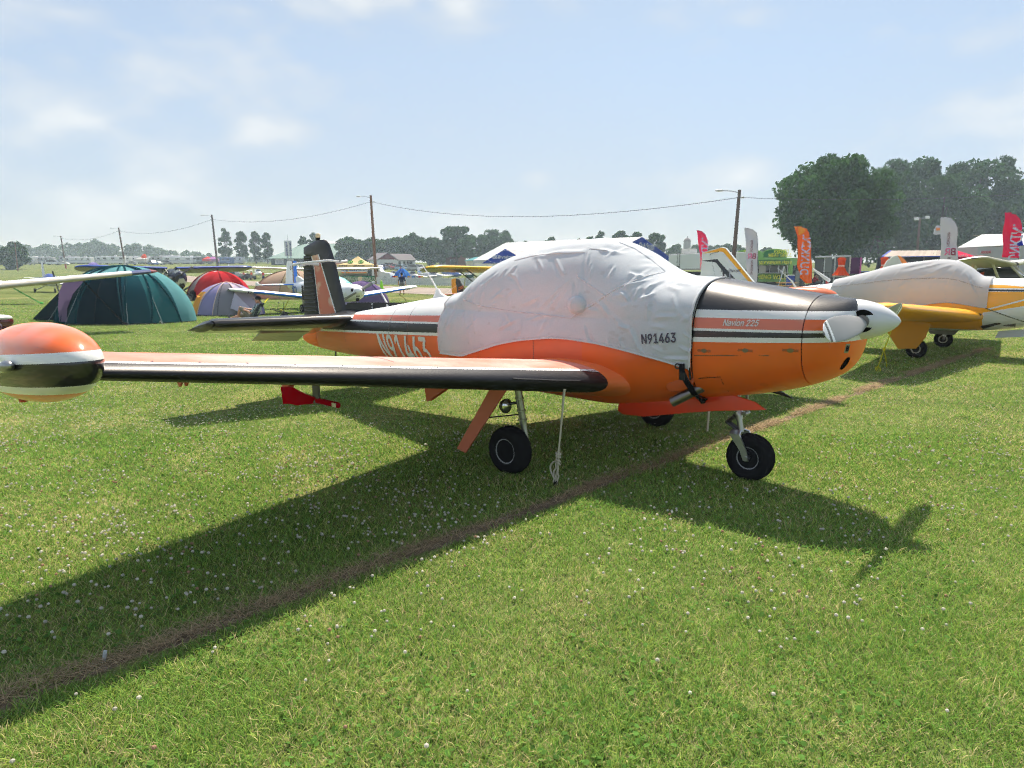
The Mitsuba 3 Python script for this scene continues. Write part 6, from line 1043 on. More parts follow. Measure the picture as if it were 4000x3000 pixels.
def person(label, M, J, skin, shirt, legs, shoe, hair, cap=None, sleeve=.55, shortl=.55, group=None, hands=True, vest=None, look=(1, 0, 0)):
    k = thing('person', label, 'person', group); J = {a: V(*b) for a, b in J.items()}; lk = V(*look) / np.linalg.norm(look); H = J['head']; sd = np.cross([0, 0, 1.0], lk); sd /= np.linalg.norm(sd)
    bs = [bone(J['pelvis'], J['waist'], .135, .120), bone(J['waist'], J['chest'], .120, .15), bone(J['chest'], J['neck'], .14, .062), bone(J['neck'], H, .058, .06), bone(H - V(0, 0, .035) + lk * .02, H + V(0, 0, .045), .082, .098, 16), bone(H + lk * .085 - V(0, 0, .01), H + lk * .108 - V(0, 0, .025), .014, .016, 8), bone(H + lk * .06 - V(0, 0, .09), H + lk * .075 - V(0, 0, .085), .035, .03, 8)]
    for s in (1, -1): bs.append(bone(H + sd * s * .09 - V(0, 0, .03), H + sd * s * .095 + V(0, 0, .015), .018, .02, 8))
    sh, lg, so = [bone(J['waist'] - (J['chest'] - J['waist']) * .25, J['chest'], .140, .165), bone(J['chest'], J['neck'] - (J['neck'] - J['chest']) * .25, .155, .095)], [bone(J['pelvis'], J['waist'], .15, .135)], []
    for s in 'LR':
        a, e, w, h, n, f, t = (J[x + s] for x in ('sh', 'el', 'wr', 'hip', 'kn', 'an', 'toe')); bs += [bone(J['chest'] + V(0, 0, .07), a, .08, .062), bone(a, e, .055, .043), bone(e, w, .043, .028), bone(J['pelvis'], h, .12, .10), bone(h, n, .088, .058), bone(n, n * .6 + f * .4, .058, .060), bone(n * .6 + f * .4, f, .060, .038), bone(f, t, .042, .032)]
        if hands: bs += hand(w, e, .45, 1 if s == 'L' else -1)
        sh += [bone(J['chest'] + V(0, 0, .05), a, .11, .078), bone(a, a + (e - a) * sleeve * 1.6, .076, .062)]; lg += [bone(J['pelvis'], h, .14, .115), bone(h, h + (n - h) * min(1, shortl * 1.8), .108, .088)]
        if shortl > .6: lg.append(bone(n, f, .08, .06))
        so.append(fuse([bone(f - V(0, 0, .02), t, .052, .040), bone(f + (f - t) * .25 - V(0, 0, .03), t - V(0, 0, .01), .042, .036)], .04, 3))
    add(f'{k}__body', fuse(bs, .03), 'satin', skin, M, smooth=True); add(f'{k}__shirt', fuse(sh, .04), 'matte', shirt if np.ndim(shirt) == 1 else shirt[0], M, smooth=True); add(f'{k}__trousers', fuse(lg, .04), 'matte', legs, M, smooth=True)
    for q in so: add(f'{k}__shoe', q, 'matte', shoe, M, smooth=True)
    up = H + V(0, 0, .055); hr = mesh_of(MF.sphere(.106, 20)); v_ = hr.vertices.copy(); v_[:, 2] = np.maximum(v_[:, 2], -.03 - .05 * (v_ @ (-lk) > .02)); v_ -= np.outer(np.clip(v_ @ lk - .06, 0, 1), lk) * .6; add(f'{k}__hair', trimesh.Trimesh(v_ + up - V(0, 0, .012), hr.faces, process=False), 'matte', hair, M, smooth=True)
    if cap is not None:
        cm = mesh_of(MF.sphere(.115, 24)); v_ = cm.vertices.copy(); v_[:, 2] = np.maximum(v_[:, 2], 0) * 1.0; br = rbox((0, 0, 0), (.15, .15, .014), .006, basis((0, 0, 0), lk, sd)).apply_translation(up + lk * .14 + V(0, 0, .012)); add(f'{k}__cap', cat(trimesh.Trimesh(v_ + up + V(0, 0, .012), cm.faces, process=False), br), 'matte', cap, M, smooth=30)
    for s in (1, -1): add(f'{k}__eye', ball(H + lk * .083 + sd * s * .034 + V(0, 0, .018), (.011, .011, .008), 1), 'gloss', V(.02, .015, .012), M)
    add(f'{k}__mouth', ball(H + lk * .088 - V(0, 0, .065), .012, 1) if True else None, 'matte', skin * .55, M)
    if vest is not None: add(f'{k}__vest', fuse([bone(J['waist'], J['chest'], .152, .176), bone(J['chest'], J['neck'] - V(0, 0, .06), .166, .10)], .05), 'matte', vest, M, smooth=True)
    return k
SKIN = col(206, 150, 122)
def stand(walk=.0, arm=.15, lean=0.0):
    return dict(pelvis=(0, 0, .95), waist=(.01, 0, 1.10), chest=(.0 + lean, 0, 1.34), neck=(.01 + lean, 0, 1.52), head=(.02 + lean, 0, 1.665), shL=(lean, .19, 1.42), shR=(lean, -.19, 1.42), elL=(-.06 + arm * .3, .27, 1.14), elR=(-.06 - arm * .3, -.27, 1.14), wrL=(.06 + arm, .27, .92), wrR=(.02 - arm, -.28, .92),
                hipL=(0, .10, .90), hipR=(0, -.10, .90), knL=(.10 + walk * .5, .11, .50), knR=(.06 - walk * .45, -.11, .49), anL=(.02 + walk, .11, .09), anR=(-.02 - walk, -.11, .10 + .06 * (walk > 0)), toeL=(.18 + walk, .12, .04), toeR=(.13 - walk, -.12, .05))
c = G(1571, 57.5); person('person in navy shirt and grey shorts walking away along the lane', rotz(112, c, 1.0), stand(.20, .06), SKIN, V(.035, .042, .085), V(.17, .17, .18), V(.02, .02, .022), V(.03, .02, .015), cap=V(.015, .018, .025), shortl=.55)
# seated man: lies back in a low chair, facing left
c = gd(983, 1256); c = V(c[0], c[1], 0); MS = rotz(182, c)
J = dict(pelvis=(.0, 0, .22), waist=(-.10, 0, .32), chest=(-.26, 0, .52), neck=(-.33, 0, .69), head=(-.30, 0, .83), shL=(-.27, .19, .60), shR=(-.29, -.19, .60), elL=(-.10, .28, .36), elR=(-.06, -.28, .42), wrL=(.12, .20, .44), wrR=(.20, -.10, .50), hipL=(.03, .11, .20), hipR=(.03, -.11, .20), knL=(.36, .13, .55), knR=(.46, -.17, .24), anL=(.50, .14, .08), anR=(.90, -.24, .10), toeL=(.66, .15, .05), toeR=(.98, -.25, .23))
sk = person('person in black cap, checked shirt and shorts lounging in a low chair', MS, J, SKIN * .85, col(96, 120, 130), V(.22, .20, .16), V(.09, .095, .11), V(.06, .05, .04), cap=V(.014, .014, .02), shortl=.5, look=(1, .25, -.12))
def plaid_fn(p, n, uv):
    a = tstep(.45, .55, tnoise(p.x * 14, 1.0, 2.0)); q = tstep(-.2, .2, dr.sin(p.z * 62 + p.x * 20)); w = tstep(-.1, .3, dr.sin((p.x + p.y * .4) * 58 - p.z * 22)); return tmix(tmix([.05, .075, .10], [.30, .38, .42], q), [.55, .60, .62], w * (1 - q) * .9)
scene['plaid_cloth'] = two({'type': 'diffuse', 'reflectance': proc(plaid_fn)}); scene[f'{sk}__shirt']['bsdf'] = {'type': 'ref', 'id': 'plaid_cloth'}
kc = thing('camp_chair', 'low dark folding camp chair under the lounging person', 'chair'); CH = V(.035, .04, .055)
add(f'{kc}__backrest', slab([(-.16, -.26, .16), (-.16, .26, .16), (-.46, .24, .72), (-.46, -.24, .72)], .02), 'matte', CH, MS); add(f'{kc}__seat', slab([(.14, -.26, .12), (.14, .26, .12), (-.18, .26, .08), (-.18, -.26, .08)], .02), 'matte', CH, MS)
add(f'{kc}__frame', tf(cat(*[cyl(a, b, .012, 6) for s in (-.26, .26) for a, b in (((.15, s, .0), (-.47, s, .73)), ((.16, s, .13), (-.30, s, .0)))]), MS), 'metal', V(.1, .1, .11))
kt = thing('camp_stool', 'black folded camp table frame with legs in the air beside the tail fin', 'stool'); c = G(1105, 29.5); add(f'{kt}__frame', cat(*[cyl(c + V(*a), c + V(*b), .012, 6) for a, b in (((-.22, 0, .12), (-.20, .1, .62)), ((.04, 0, .12), (.04, .1, .60)), ((-.52, 0, .34), (.20, .1, .16)), ((-.3, -.1, .28), (.62, 0, .04)), ((-.5, .1, .38), (.5, .1, .10)))]), 'satin', BLACK); add(f'{kt}__feet', cat(*[ball(c + V(*a), .03, 1) for a in ((-.20, .1, .63), (.04, .1, .61), (-.52, 0, .34))]), 'satin', BLACK); add(f'{kt}__fabric', slab([c + V(-.15, -.1, .02), c + V(.35, -.1, .02), c + V(.1, .05, .22)], .03), 'matte', V(.03, .03, .035))
OV = col(240, 96, 36)
c = G(956, 138); person('person in orange safety vest bending beside the dark utility cart', rotz(-150, c), stand(.05, .25, .16), SKIN * .8, V(.05, .05, .06), V(.05, .06, .08), BLACK, BLACK, vest=OV, cap=V(.5, .5, .45))
c = G(984, 136); person('person in orange safety vest standing right of the utility cart', rotz(-90, c), stand(.04, .1), SKIN * .8, V(.45, .3, .2), V(.16, .15, .12), BLACK, BLACK, vest=OV, cap=V(.6, .6, .58))
c = G(1029, 128); person('person in red top and pale hat left of the tan tent', rotz(160, c), stand(.1, .1), SKIN * .85, col(190, 40, 60), col(40, 50, 110), BLACK, BLACK, cap=V(.5, .5, .55))
# ------------------------------------------------------------------ vehicles
def car(label, u, Y, yaw, c, kind='car', group=None, name='parked_car', s=1.0):
    k = thing(name, label, {'car': 'car', 'suv': 'car', 'pickup': 'pickup truck', 'van': 'van'}[kind], group); M = rotz(yaw, G(u, Y), s)
    L, W = 4.5, 1.8; h = {'car': 1.42, 'suv': 1.72, 'pickup': 1.75, 'van': 1.95}[kind]
    prof = {'car': [(-2.2, .35), (-2.22, .85), (-1.7, .95), (1.0, .95), (2.1, .75), (2.22, .35)], 'suv': [(-2.2, .4), (-2.25, 1.0), (1.1, 1.02), (2.1, .9), (2.2, .4)], 'pickup': [(-2.7, .5), (-2.7, 1.08), (1.2, 1.08), (2.5, 1.0), (2.6, .5)], 'van': [(-2.3, .4), (-2.3, 1.1), (1.6, 1.1), (2.3, .85), (2.35, .4)]}[kind]
    roof = {'car': [(-1.7, .93), (-1.1, h), (.25, h), (1.05, .93)], 'suv': [(-2.2, .98), (-2.0, h), (.3, h), (1.15, 1.0)], 'pickup': [(-.6, 1.06), (-.5, h), (.6, h), (1.25, 1.06)], 'van': [(-2.25, 1.08), (-2.15, h), (.9, h), (1.65, 1.08)]}[kind]
    add(f'{k}__body', prism(prof, W), 'gloss', c, M, smooth=30); add(f'{k}__roof', prism([(x * .98, z) for x, z in roof], W * .86), 'gloss', c, M, smooth=30)
    ins = [(x * .9 + .0, z - (.10 if z > 1.2 else -.05)) for x, z in roof]; add(f'{k}__window', prism(ins, W * .875), 'dark_glass', BLACK, M)
    q = roof; add(f'{k}__windscreen', slab([(q[3][0] - .02, -.70, q[3][1] + .06), (q[3][0] - .02, .70, q[3][1] + .06), (q[2][0] + .10, .62, q[2][1] - .08), (q[2][0] + .10, -.62, q[2][1] - .08)], .06), 'dark_glass', BLACK, M)
    for x in (-1.35 if kind != 'pickup' else -1.6, 1.4 if kind != 'pickup' else 1.7):
        for y in (-1, 1): add(f'{k}__wheel', tf(tf(lathe([(.12, -.1), (.30, -.11), (.35, -.04), (.35, .04), (.30, .11), (.2, .11), (.19, .07), (.02, .08)], 'y', 16), np.diag([1, y, 1, 1.0])), M @ trimesh.transformations.translation_matrix([x, y * .82, .35])), 'matte', V(.03, .03, .032))
    if kind == 'pickup': add(f'{k}__bed', box((-1.65, 0, 1.10), (1.9, 1.45, .06)), 'matte', V(.03, .03, .03), M)
    return k
car('silver pickup truck behind the red tent', 918, 142, 172, V(.30, .31, .33), 'pickup', name='pickup_truck')
k = thing('utility_cart', 'dark utility cart with the two people in orange vests', 'cart'); M = rotz(165, G(973, 139)); add(f'{k}__body', rbox((0, 0, .6), (2.6, 1.3, .45), .08), 'satin', V(.04, .04, .045), M); add(f'{k}__seat', rbox((.2, 0, 1.0), (.5, 1.2, .5), .06), 'matte', V(.05, .05, .05), M); add(f'{k}__roll_bar', tf(cat(tube([(-.1, -.6, .8), (-.1, -.55, 1.8), (-.1, .55, 1.8), (-.1, .6, .8)], .04, 6)), M), 'satin', BLACK)
for x in (-.9, .9):
    for y in (-.62, .62): add(f'{k}__wheel', tf(lathe([(.1, -.12), (.28, -.12), (.32, 0), (.28, .12), (.1, .12)], 'y', 16), M @ trimesh.transformations.translation_matrix([x, y, .32])), 'matte', RUBBER)
WC = V(.62, .64, .66); PAL = {'white': WC, 'silver': V(.35, .36, .38), 'blue': col(50, 84, 150), 'dark blue': col(30, 44, 84), 'black': V(.02, .02, .025), 'red': col(140, 40, 44), 'dark red': col(96, 34, 40), 'grey': V(.16, .17, .18), 'pale blue': col(150, 180, 205)}
CL = [(1484, 205, 'blue', 'car', 'behind the white truck cab'), (1500, 212, 'dark blue', 'suv', 'just right of the tall brown pole'), (1522, 218, 'dark red', 'van', 'left of the long cottage'), (1540, 214, 'red', 'suv', 'at the left corner of the long cottage'), (1571, 206, 'pale blue', 'suv', 'below the left end of the long cottage'), (1598, 206, 'white', 'car', 'below the middle of the long cottage'), (1620, 203, 'silver', 'van', 'below the red gable of the long cottage'), (1642, 207, 'white', 'suv', 'right of the long cottage'), (1688, 206, 'red', 'car', 'in front of the brick house, left'), (1703, 206, 'black', 'suv', 'in front of the brick house, middle'), (1718, 200, 'blue', 'car', 'in front of the brick house, right'), (1737, 203, 'white', 'suv', 'under the row trees right of the brick house'), (1832, 170, 'white', 'car', 'beside the pale shed')]
for u, Y, c, kd, w in CL: car(f'{c} {kd if kd != "suv" else "car"} {w}', u, Y, -60 + 25 * rng.standard_normal(), PAL[c], kd)
for i, (u, Y, c, kd) in enumerate([(118, 262, 'silver', 'suv'), (208, 262, 'white', 'van'), (212, 268, 'blue', 'car'), (246, 262, 'white', 'car'), (512, 262, 'silver', 'car'), (598, 258, 'blue', 'suv'), (612, 262, 'white', 'car'), (655, 265, 'grey', 'suv')]): car(f'{c} {"van" if kd == "van" else "car"} in the far row, {["first", "second", "third", "fourth", "fifth", "sixth", "seventh", "eighth"][i]} car from the left', u, Y, 20 * rng.standard_normal() + (0 if i % 2 else 180), PAL[c], kd, group='cars in the far camping row')
def rv(label, u, Y, L, h, c, yaw=0, trim=None, g='campers in the far row'):
    k = thing('camper', label, 'camper', g); M = rotz(yaw, G(u, Y)); add(f'{k}__body', rbox((0, 0, h / 2 + .35), (L, 2.4, h), .15), 'gloss', c, M); add(f'{k}__stripe', box((0, 0, .35 + h * .45), (L * .98, 2.43, .22)), 'satin', trim if trim is not None else V(.2, .25, .35), M)
    for x in np.linspace(-L * .35, L * .35, 3): add(f'{k}__window', box((x, 0, .35 + h * .68), (L * .14, 2.44, h * .24)), 'dark_glass', BLACK, M)
    for x in (-L * .28, L * .30): add(f'{k}__wheel', tf(lathe([(.1, -1.15), (.36, -1.15), (.4, -.9), (.4, .9), (.36, 1.15), (.1, 1.15)], 'y', 14), M @ trimesh.transformations.translation_matrix([x, 0, .4])), 'matte', RUBBER)
    add(f'{k}__roof_unit', rbox((L * .1, 0, h + .5), (.9, .8, .3), .08), 'satin', V(.6, .6, .6), M)
RVL = [(104, 8, 2.6, 'white'), (140, 6, 2.4, 'silver'), (164, 6, 2.2, 'grey'), (188, 5, 2.3, 'silver'), (268, 6, 2.6, 'silver'), (300, 9, 2.2, 'white'), (330, 7, 2.3, 'white'), (415, 7, 2.6, 'white'), (445, 8, 2.8, 'white'), (485, 6, 2.6, 'white'), (528, 7, 2.5, 'white'), (580, 6, 2.3, 'white'), (625, 6, 2.6, 'silver'), (668, 8, 2.9, 'white'), (700, 12, 2.4, 'white'), (742, 9, 2.6, 'white'), (772, 7, 2.3, 'red'), (802, 6, 2.5, 'grey'), (880, 7, 2.3, 'blue'), (925, 6, 2.3, 'white')]
ORD = 'first second third fourth fifth sixth seventh eighth ninth tenth eleventh twelfth thirteenth fourteenth fifteenth sixteenth seventeenth eighteenth nineteenth twentieth'.split()
for i, (u, L, h, c) in enumerate(RVL): rv(f'{c} camper, {ORD[i]} from the left in the far row before the woodland', u, 272 + 14 * rng.random(), L, h, PAL[c], 12 * rng.standard_normal())
for i, (u, c, l) in enumerate([(556, V(.66, .66, .66), 'white peaked canopy tent in the far row below the windsock'), (815, col(226, 80, 70), 'red peaked canopy tent in the far row right of the propeller'), (835, col(190, 130, 190), 'mauve peaked canopy tent in the far row beside the red one')]):
    k = thing('canopy_tent', l, 'canopy'); c0 = G(u, 255); add(f'{k}__roof', trimesh.Trimesh([c0 + V(x, y, 2.3) for x, y in ((-1.7, -1.5), (1.7, -1.5), (1.7, 1.5), (-1.7, 1.5))] + [c0 + V(0, 0, 3.3)], [[0, 1, 4], [1, 2, 4], [2, 3, 4], [3, 0, 4]], process=False), 'cloth', c, smooth=False); add(f'{k}__wall', cat(box(c0 + V(0, 0, 1.9), (3.3, 2.9, .8))), 'cloth', c * .9)
    add(f'{k}__post', cat(*[cyl(c0 + V(x, y, 0), c0 + V(x, y, 2.3), .05, 5) for x in (-1.6, 1.6) for y in (-1.4, 1.4)]), 'satin', GREY)
k = thing('dome_tent', 'small purple dome tent in the far row beyond the green tent', 'tent'); dome(k, G(366, 225), 0, 2.0, 1.6, 1.9, [(150, 330, 0, 1, col(150, 130, 200)), (330, 510, 0, 1, col(120, 110, 190))], n=20)
k = thing('windsock', 'orange windsock on a thin mast before the far woodland', 'windsock'); a = at(568, 1000, 240); add(f'{k}__mast', cyl(G(570, 240), a, .07, 6), 'satin', V(.4, .2, .2)); add(f'{k}__sock', tube([a, a + V(-.7, 0, -.1), a + V(-1.3, 0, -.5)], [.75, .65, .4], 12), 'cloth', col(236, 110, 80))
for i, (u, v, l) in enumerate([(633, 1008, 'thin pale lamp post right of the windsock'), (857, 1003, 'thin pale lamp post left of the poplars')]): k = thing('lamp_post', l, 'lamp post'); a = at(u, v, 250); add(f'{k}__post', cyl(G(u, 250), a, .09, 6), 'satin', V(.35, .36, .36)); add(f'{k}__lamp_head', box(a, (1.4, .3, .2)), 'satin', V(.6, .6, .6))
k = thing('sign_tower', 'tall two-panel white and blue sign tower over the green-roofed hall', 'sign'); Y = 190; add(f'{k}__mast', cyl(G(1128, Y), at(1122, 916, Y), .14, 8, .03), 'satin', V(.35, .34, .34))
for (u0, u1, u2, u3), t_ in (((1109, 1123, 1125, 1113), 'HOMEBUILT CAMPING'), ((1125, 1138, 1141, 1127), 'AIRPLANE SOUTH')):
    p = [at(u0, 940, Y), at(u1, 940, Y), at(u2, 1000, Y), at(u3, 1000, Y)]; pk = add(f'{k}__panel', slab(p, .12), 'matte', V(.60, .62, .66)); dn = (p[3] - p[0]) / np.linalg.norm(p[3] - p[0]); rt = V(1, 0, 0)
    t_ = 'AIRPLANE NORTH' if u0 == 1109 else 'AIRPLANE SOUTH'
    add(f'{pk}__lettering', text(t_, .40, basis(p[0] * .42 + p[1] * .58 + dn * .25 + V(0, -.12, 0) - rt * .1, dn, rt, V(0, -1, 0)) @ np.diag([1, 1, 1, 1]), .03, True, squeeze=.92), 'matte', col(50, 62, 130))
# tanker, banners, cream canopy
k = thing('canopy_tent', 'cream peaked canopy with green emblems beside the tall brown pole', 'canopy'); Y = 113; c0 = G(1398, Y); CR = col(232, 212, 164); ap = at(1398, 1000, Y); zc = at(1398, 1034, Y)[2]; q = [V(c0[0] + x, c0[1] + y, zc) for x, y in ((-2.7, -2.6), (2.9, -2.6), (2.9, 2.6), (-2.7, 2.6))]
m = []; 
for a, b in ((0, 1), (1, 2), (2, 3), (3, 0)):
    g = np.array([[(q[a] * (1 - s) + q[b] * s) * (1 - t) + ap * t - V(0, 0, .30 * math.sin(math.pi * t)) for s in np.linspace(0, 1, 8)] for t in np.linspace(0, 1, 8)]); m.append(loft(g, cap=False, closed=False))
add(f'{k}__roof', cat(m), 'cloth', CR, smooth=30); vk = add(f'{k}__valance', loft([np.array(q), np.array(q) - V(0, 0, .38)], cap=False), 'cloth', CR); add(f'{vk}__lettering', cat(text('SHAKEN', .24, basis(q[0] + V(.35, -.04, -.31), (1, 0, 0), (0, 0, 1)), .02), text('LEMONADE', .24, basis(q[0] + V(2.6, -.04, -.31), (1, 0, 0), (0, 0, 1)), .02)), 'matte', V(.05, .05, .04))
for x in q: add(f'{k}__post', cyl(V(x[0], x[1], float(gz(x[1]))), x, .045, 6), 'satin', V(.5, .5, .5))
for s in (-.9, .9): e = (q[0] * .5 + q[1] * .5) * .55 + ap * .45 + V(s * .95, -.22, -.20); add(f'{k}__roof__emblem', cat(tf(trimesh.creation.torus(.36, .08, 20, 6), trimesh.transformations.translation_matrix(e) @ euler(35)), tf(ball((0, 0, 0), (.16, .2, .05), 1), trimesh.transformations.translation_matrix(e) @ euler(35))), 'matte', col(60, 140, 60))
for (u0, u1, v0, v1, off), l in (((1392, 1464, 1078, 1108, 0), 'green drinks banner with a cup printed on it beside the tall pole'), ((1340, 1388, 1077, 1106, 1), 'green drinks banner further left, partly behind the propeller')):
    kb = thing('banner', l, 'banner', None); p = [at(u0, v1, 106), at(u1, v1, 106), at(u1, v0, 106), at(u0, v0, 106)]; add(f'{kb}__sheet', slab(p, .03), 'cloth', col(26, 118, 70)); w = p[1] - p[0]; 
    add(f'{kb}__lettering', cat(text('BOBALOUS', .55, basis(p[0] + w * (.32 if not off else .05) + V(0, -.06, .42), (1, 0, 0), (0, 0, 1)), .02, True, squeeze=.62), text('SHAKEN LEMONADE', .15, basis(p[0] + w * (.36 if not off else .1) + V(0, -.06, .14), (1, 0, 0), (0, 0, 1)), .02, True)), 'matte', V(.62, .63, .45))
    if not off: add(f'{kb}__cup', tf(prism([(-.22, 0), (.22, 0), (.32, .72), (.38, .80), (.2, .95), (-.2, .95), (-.38, .80), (-.32, .72)], .03), trimesh.transformations.translation_matrix(p[0] + w * .21 + V(0, -.05, .12))), 'matte', col(226, 200, 160))
    for x in (p[0], p[1], (p[0] + p[1]) / 2): add(f'{kb}__post', cyl(V(x[0], x[1] + .05, 0), V(x[0], x[1] + .05, p[2][2] + .05), .04, 6), 'satin', V(.3, .4, .35))
k = thing('tanker_truck', 'white tanker truck with a striped tank behind the green banners', 'truck'); Mt = rotz(-8, G(1430, 121)); 
add(f'{k}__tank', tf(tf(lathe([(.02, -3.0), (.9, -2.95), (1.05, -2.7), (1.05, 2.7), (.9, 2.95), (.02, 3.0)], 'x', 28), trimesh.transformations.translation_matrix([-1.9, 0, 1.95])), Mt), 'metal', V(.62, .60, .56), smooth=40)
for z0, z1, c in ((2.0, 2.55, col(34, 60, 130)), (1.78, 2.0, V(.6, .6, .6)), (1.6, 1.78, col(226, 130, 40))): add(f'{k}__tank__band', tf(slab([(-4.0, -1.085, z0), (.55, -1.085, z0), (.55, -1.05 if z1 < 2.3 else -.95, z1), (-4.0, -1.05 if z1 < 2.3 else -.95, z1)], .03), Mt), 'satin', c)
add(f'{k}__tank__lettering', tf(text('TITAN', .46, basis((-1.6, -1.11, 2.03), (1, 0, 0), (0, .1, 1)), .03, True), Mt), 'satin', V(.7, .7, .72)); add(f'{k}__chassis', box((0, 0, .75), (9.6, 1.0, .3)), 'matte', BLACK, Mt)
add(f'{k}__cab', cat(prism([(1.5, .7), (1.5, 2.6), (1.7, 2.75), (2.6, 2.75), (3.1, 1.85), (4.6, 1.65), (4.8, 1.2), (4.8, .7)], 2.1)), 'gloss', WC, Mt, smooth=25); add(f'{k}__cab_window', prism([(1.9, 1.8), (1.9, 2.55), (2.5, 2.55), (2.85, 1.85)], 2.13), 'dark_glass', BLACK, Mt); add(f'{k}__locker', rbox((1.1, 0, 1.9), (.8, 2.2, 1.8), .05), 'satin', V(.03, .05, .05), Mt)
for x in (-3.6, -2.4, 3.8):
    for y in (-.95, .95): add(f'{k}__wheel', tf(lathe([(.15, -.14), (.45, -.15), (.5, -.05), (.5, .05), (.45, .15), (.2, .15), (.05, .1)], 'y', 18), Mt @ trimesh.transformations.translation_matrix([x, y, .5])), 'matte', RUBBER)
for i, (u, Y, s, hd, c, l) in enumerate([(1540, 128, 1, -100, 'white', 'small white aircraft with red fin left of the blue tarp'), (1610, 124, 1, -60, 'silver', 'small silver aircraft right of the blue tarp behind the fence'), (1690, 128, 1, -40, 'white', 'small white aircraft with blue trim behind the yellow wing'), (1770, 140, 1, -50, 'blue', 'small blue and white aircraft above the yellow wing'), (915, 175, 1, -50, 'white', 'small white aircraft whose fin shows above the bush plane wing'), (1010, 150, 1, -60, 'white', 'small white aircraft with blue stripe left of the tan tent')]):
    k = thing('small_airplane', l, 'airplane', None); M = lframe(*G(u, Y)[:2], hd); cc = PAL[c]; m = fus_loft(st9, 18); add(f'{k}__fuselage', m, 'gloss', cc, M, smooth=True); add(f'{k}__canopy', ball((.2, 0, 1.55), (1.1, .45, .42)), 'dark_glass', BLACK, M, smooth=True)
    for sd_ in (1, -1): gwing(k, 'wing', M, sd_, .9, .7, 1.5, 1.1, .4, 4.5, .8, 1.1, WC, t=.13); gwheel(k, M, (0, sd_ * 1.2, .2), .2, .14, 'main_wheel'); gwing(k, 'tailplane', M, sd_, -3.2, -3.4, .9, .7, .05, 1.5, 1.3, 1.3, WC, t=.08)
    add(f'{k}__fin', prism([(-2.9, 1.4), (-3.7, 2.7), (-4.1, 2.7), (-4.1, 1.25)], .08), 'gloss', col(150, 40, 50) if i == 0 else cc, M); add(f'{k}__wheel_leg', cat(cyl((0, 1.2, .2), (0, .4, .8), .05, 6), cyl((0, -1.2, .2), (0, -.4, .8), .05, 6), cyl((2, 0, .15), (2, 0, .8), .05, 6)), 'satin', GREY, M)
k = thing('dome_tent', 'bright blue dome tent behind the picket fence', 'tent'); dome(k, G(1572, 118), 0, 1.6, 1.5, 2.35, [(150, 250, 0, 1, col(44, 110, 196)), (250, 300, .5, 1, col(36, 90, 170)), (300, 510, 0, 1, col(60, 130, 214))], poles=[(250, 4), (300, -4)], polec=col(30, 70, 140), bow=.1)
k = thing('tarp_canopy', 'blue and grey pitched tarp above the picket fence', 'tarp'); a = [at(1630, 1063, 126), at(1700, 1062, 126), at(1688, 1048, 128), at(1655, 1046, 128)]; add(f'{k}__sheet', slab(a, .04), 'cloth', col(90, 130, 180)); add(f'{k}__top', slab([at(1655, 1049, 125.5), at(1690, 1051, 125.5), at(1668, 1041, 126)], .04), 'cloth', col(50, 120, 200))
for x in a[:2] + a[2:]: add(f'{k}__pole', cyl(V(x[0], x[1], float(gz(x[1]))), x, .05, 5), 'satin', GREY)
r = np.random.default_rng(77)
for i in range(16):
    u = 1535 + 8.2 * i; Y = 112 + 3 * r.random(); p = G(u, Y); cc = [col(40, 80, 170), col(200, 60, 50), col(220, 180, 60), V(.5, .5, .5), col(60, 120, 190), V(.05, .05, .06)][i % 6]
    k = thing('folding_chair', f'{["blue", "red", "yellow", "grey", "bright blue", "black"][i % 6]} folding chair, {ORD[i]} from the left behind the picket fence', 'chair', 'folding chairs behind the picket fence'); M = rotz(200 * r.random(), p); add(f'{k}__seat', box((0, 0, .48), (.5, .5, .04)), 'matte', cc, M); add(f'{k}__backrest', box((-.26, 0, .85), (.04, .5, .7)), 'matte', cc, M); add(f'{k}__leg', cat(*[cyl((x, y, 0), (x * .9, y, .48), .02, 5) for x in (-.22, .22) for y in (-.22, .22)]), 'metal', GREY, M)
p = G(1491, 63); k = thing('traffic_cone', 'tall lime green traffic cone by the lane', 'traffic cone'); add(f'{k}__cone', tf(lathe([(.26, .04), (.10, .95), (.07, 1.12), (.03, 1.13)], 'z', 20), trimesh.transformations.translation_matrix(p)), 'satin', col(150, 226, 40), smooth=40); add(f'{k}__top', tf(lathe([(.085, .93), (.075, 1.10), (.02, 1.16)], 'z', 16), trimesh.transformations.translation_matrix(p)), 'satin', col(226, 226, 150)); add(f'{k}__base', box(p + V(0, 0, .02), (.6, .6, .05)), 'matte', V(.05, .06, .03))
p = G(1835, 96); k = thing('refuse_bin', 'dark green wheeled bin behind the yellow wing', 'bin'); add(f'{k}__body', rbox(p + V(0, 0, .75), (1.1, .8, 1.4), .08), 'satin', col(20, 74, 70)); add(f'{k}__lid', rbox(p + V(0, 0, 1.5), (1.15, .85, .12), .05), 'satin', col(18, 62, 60))
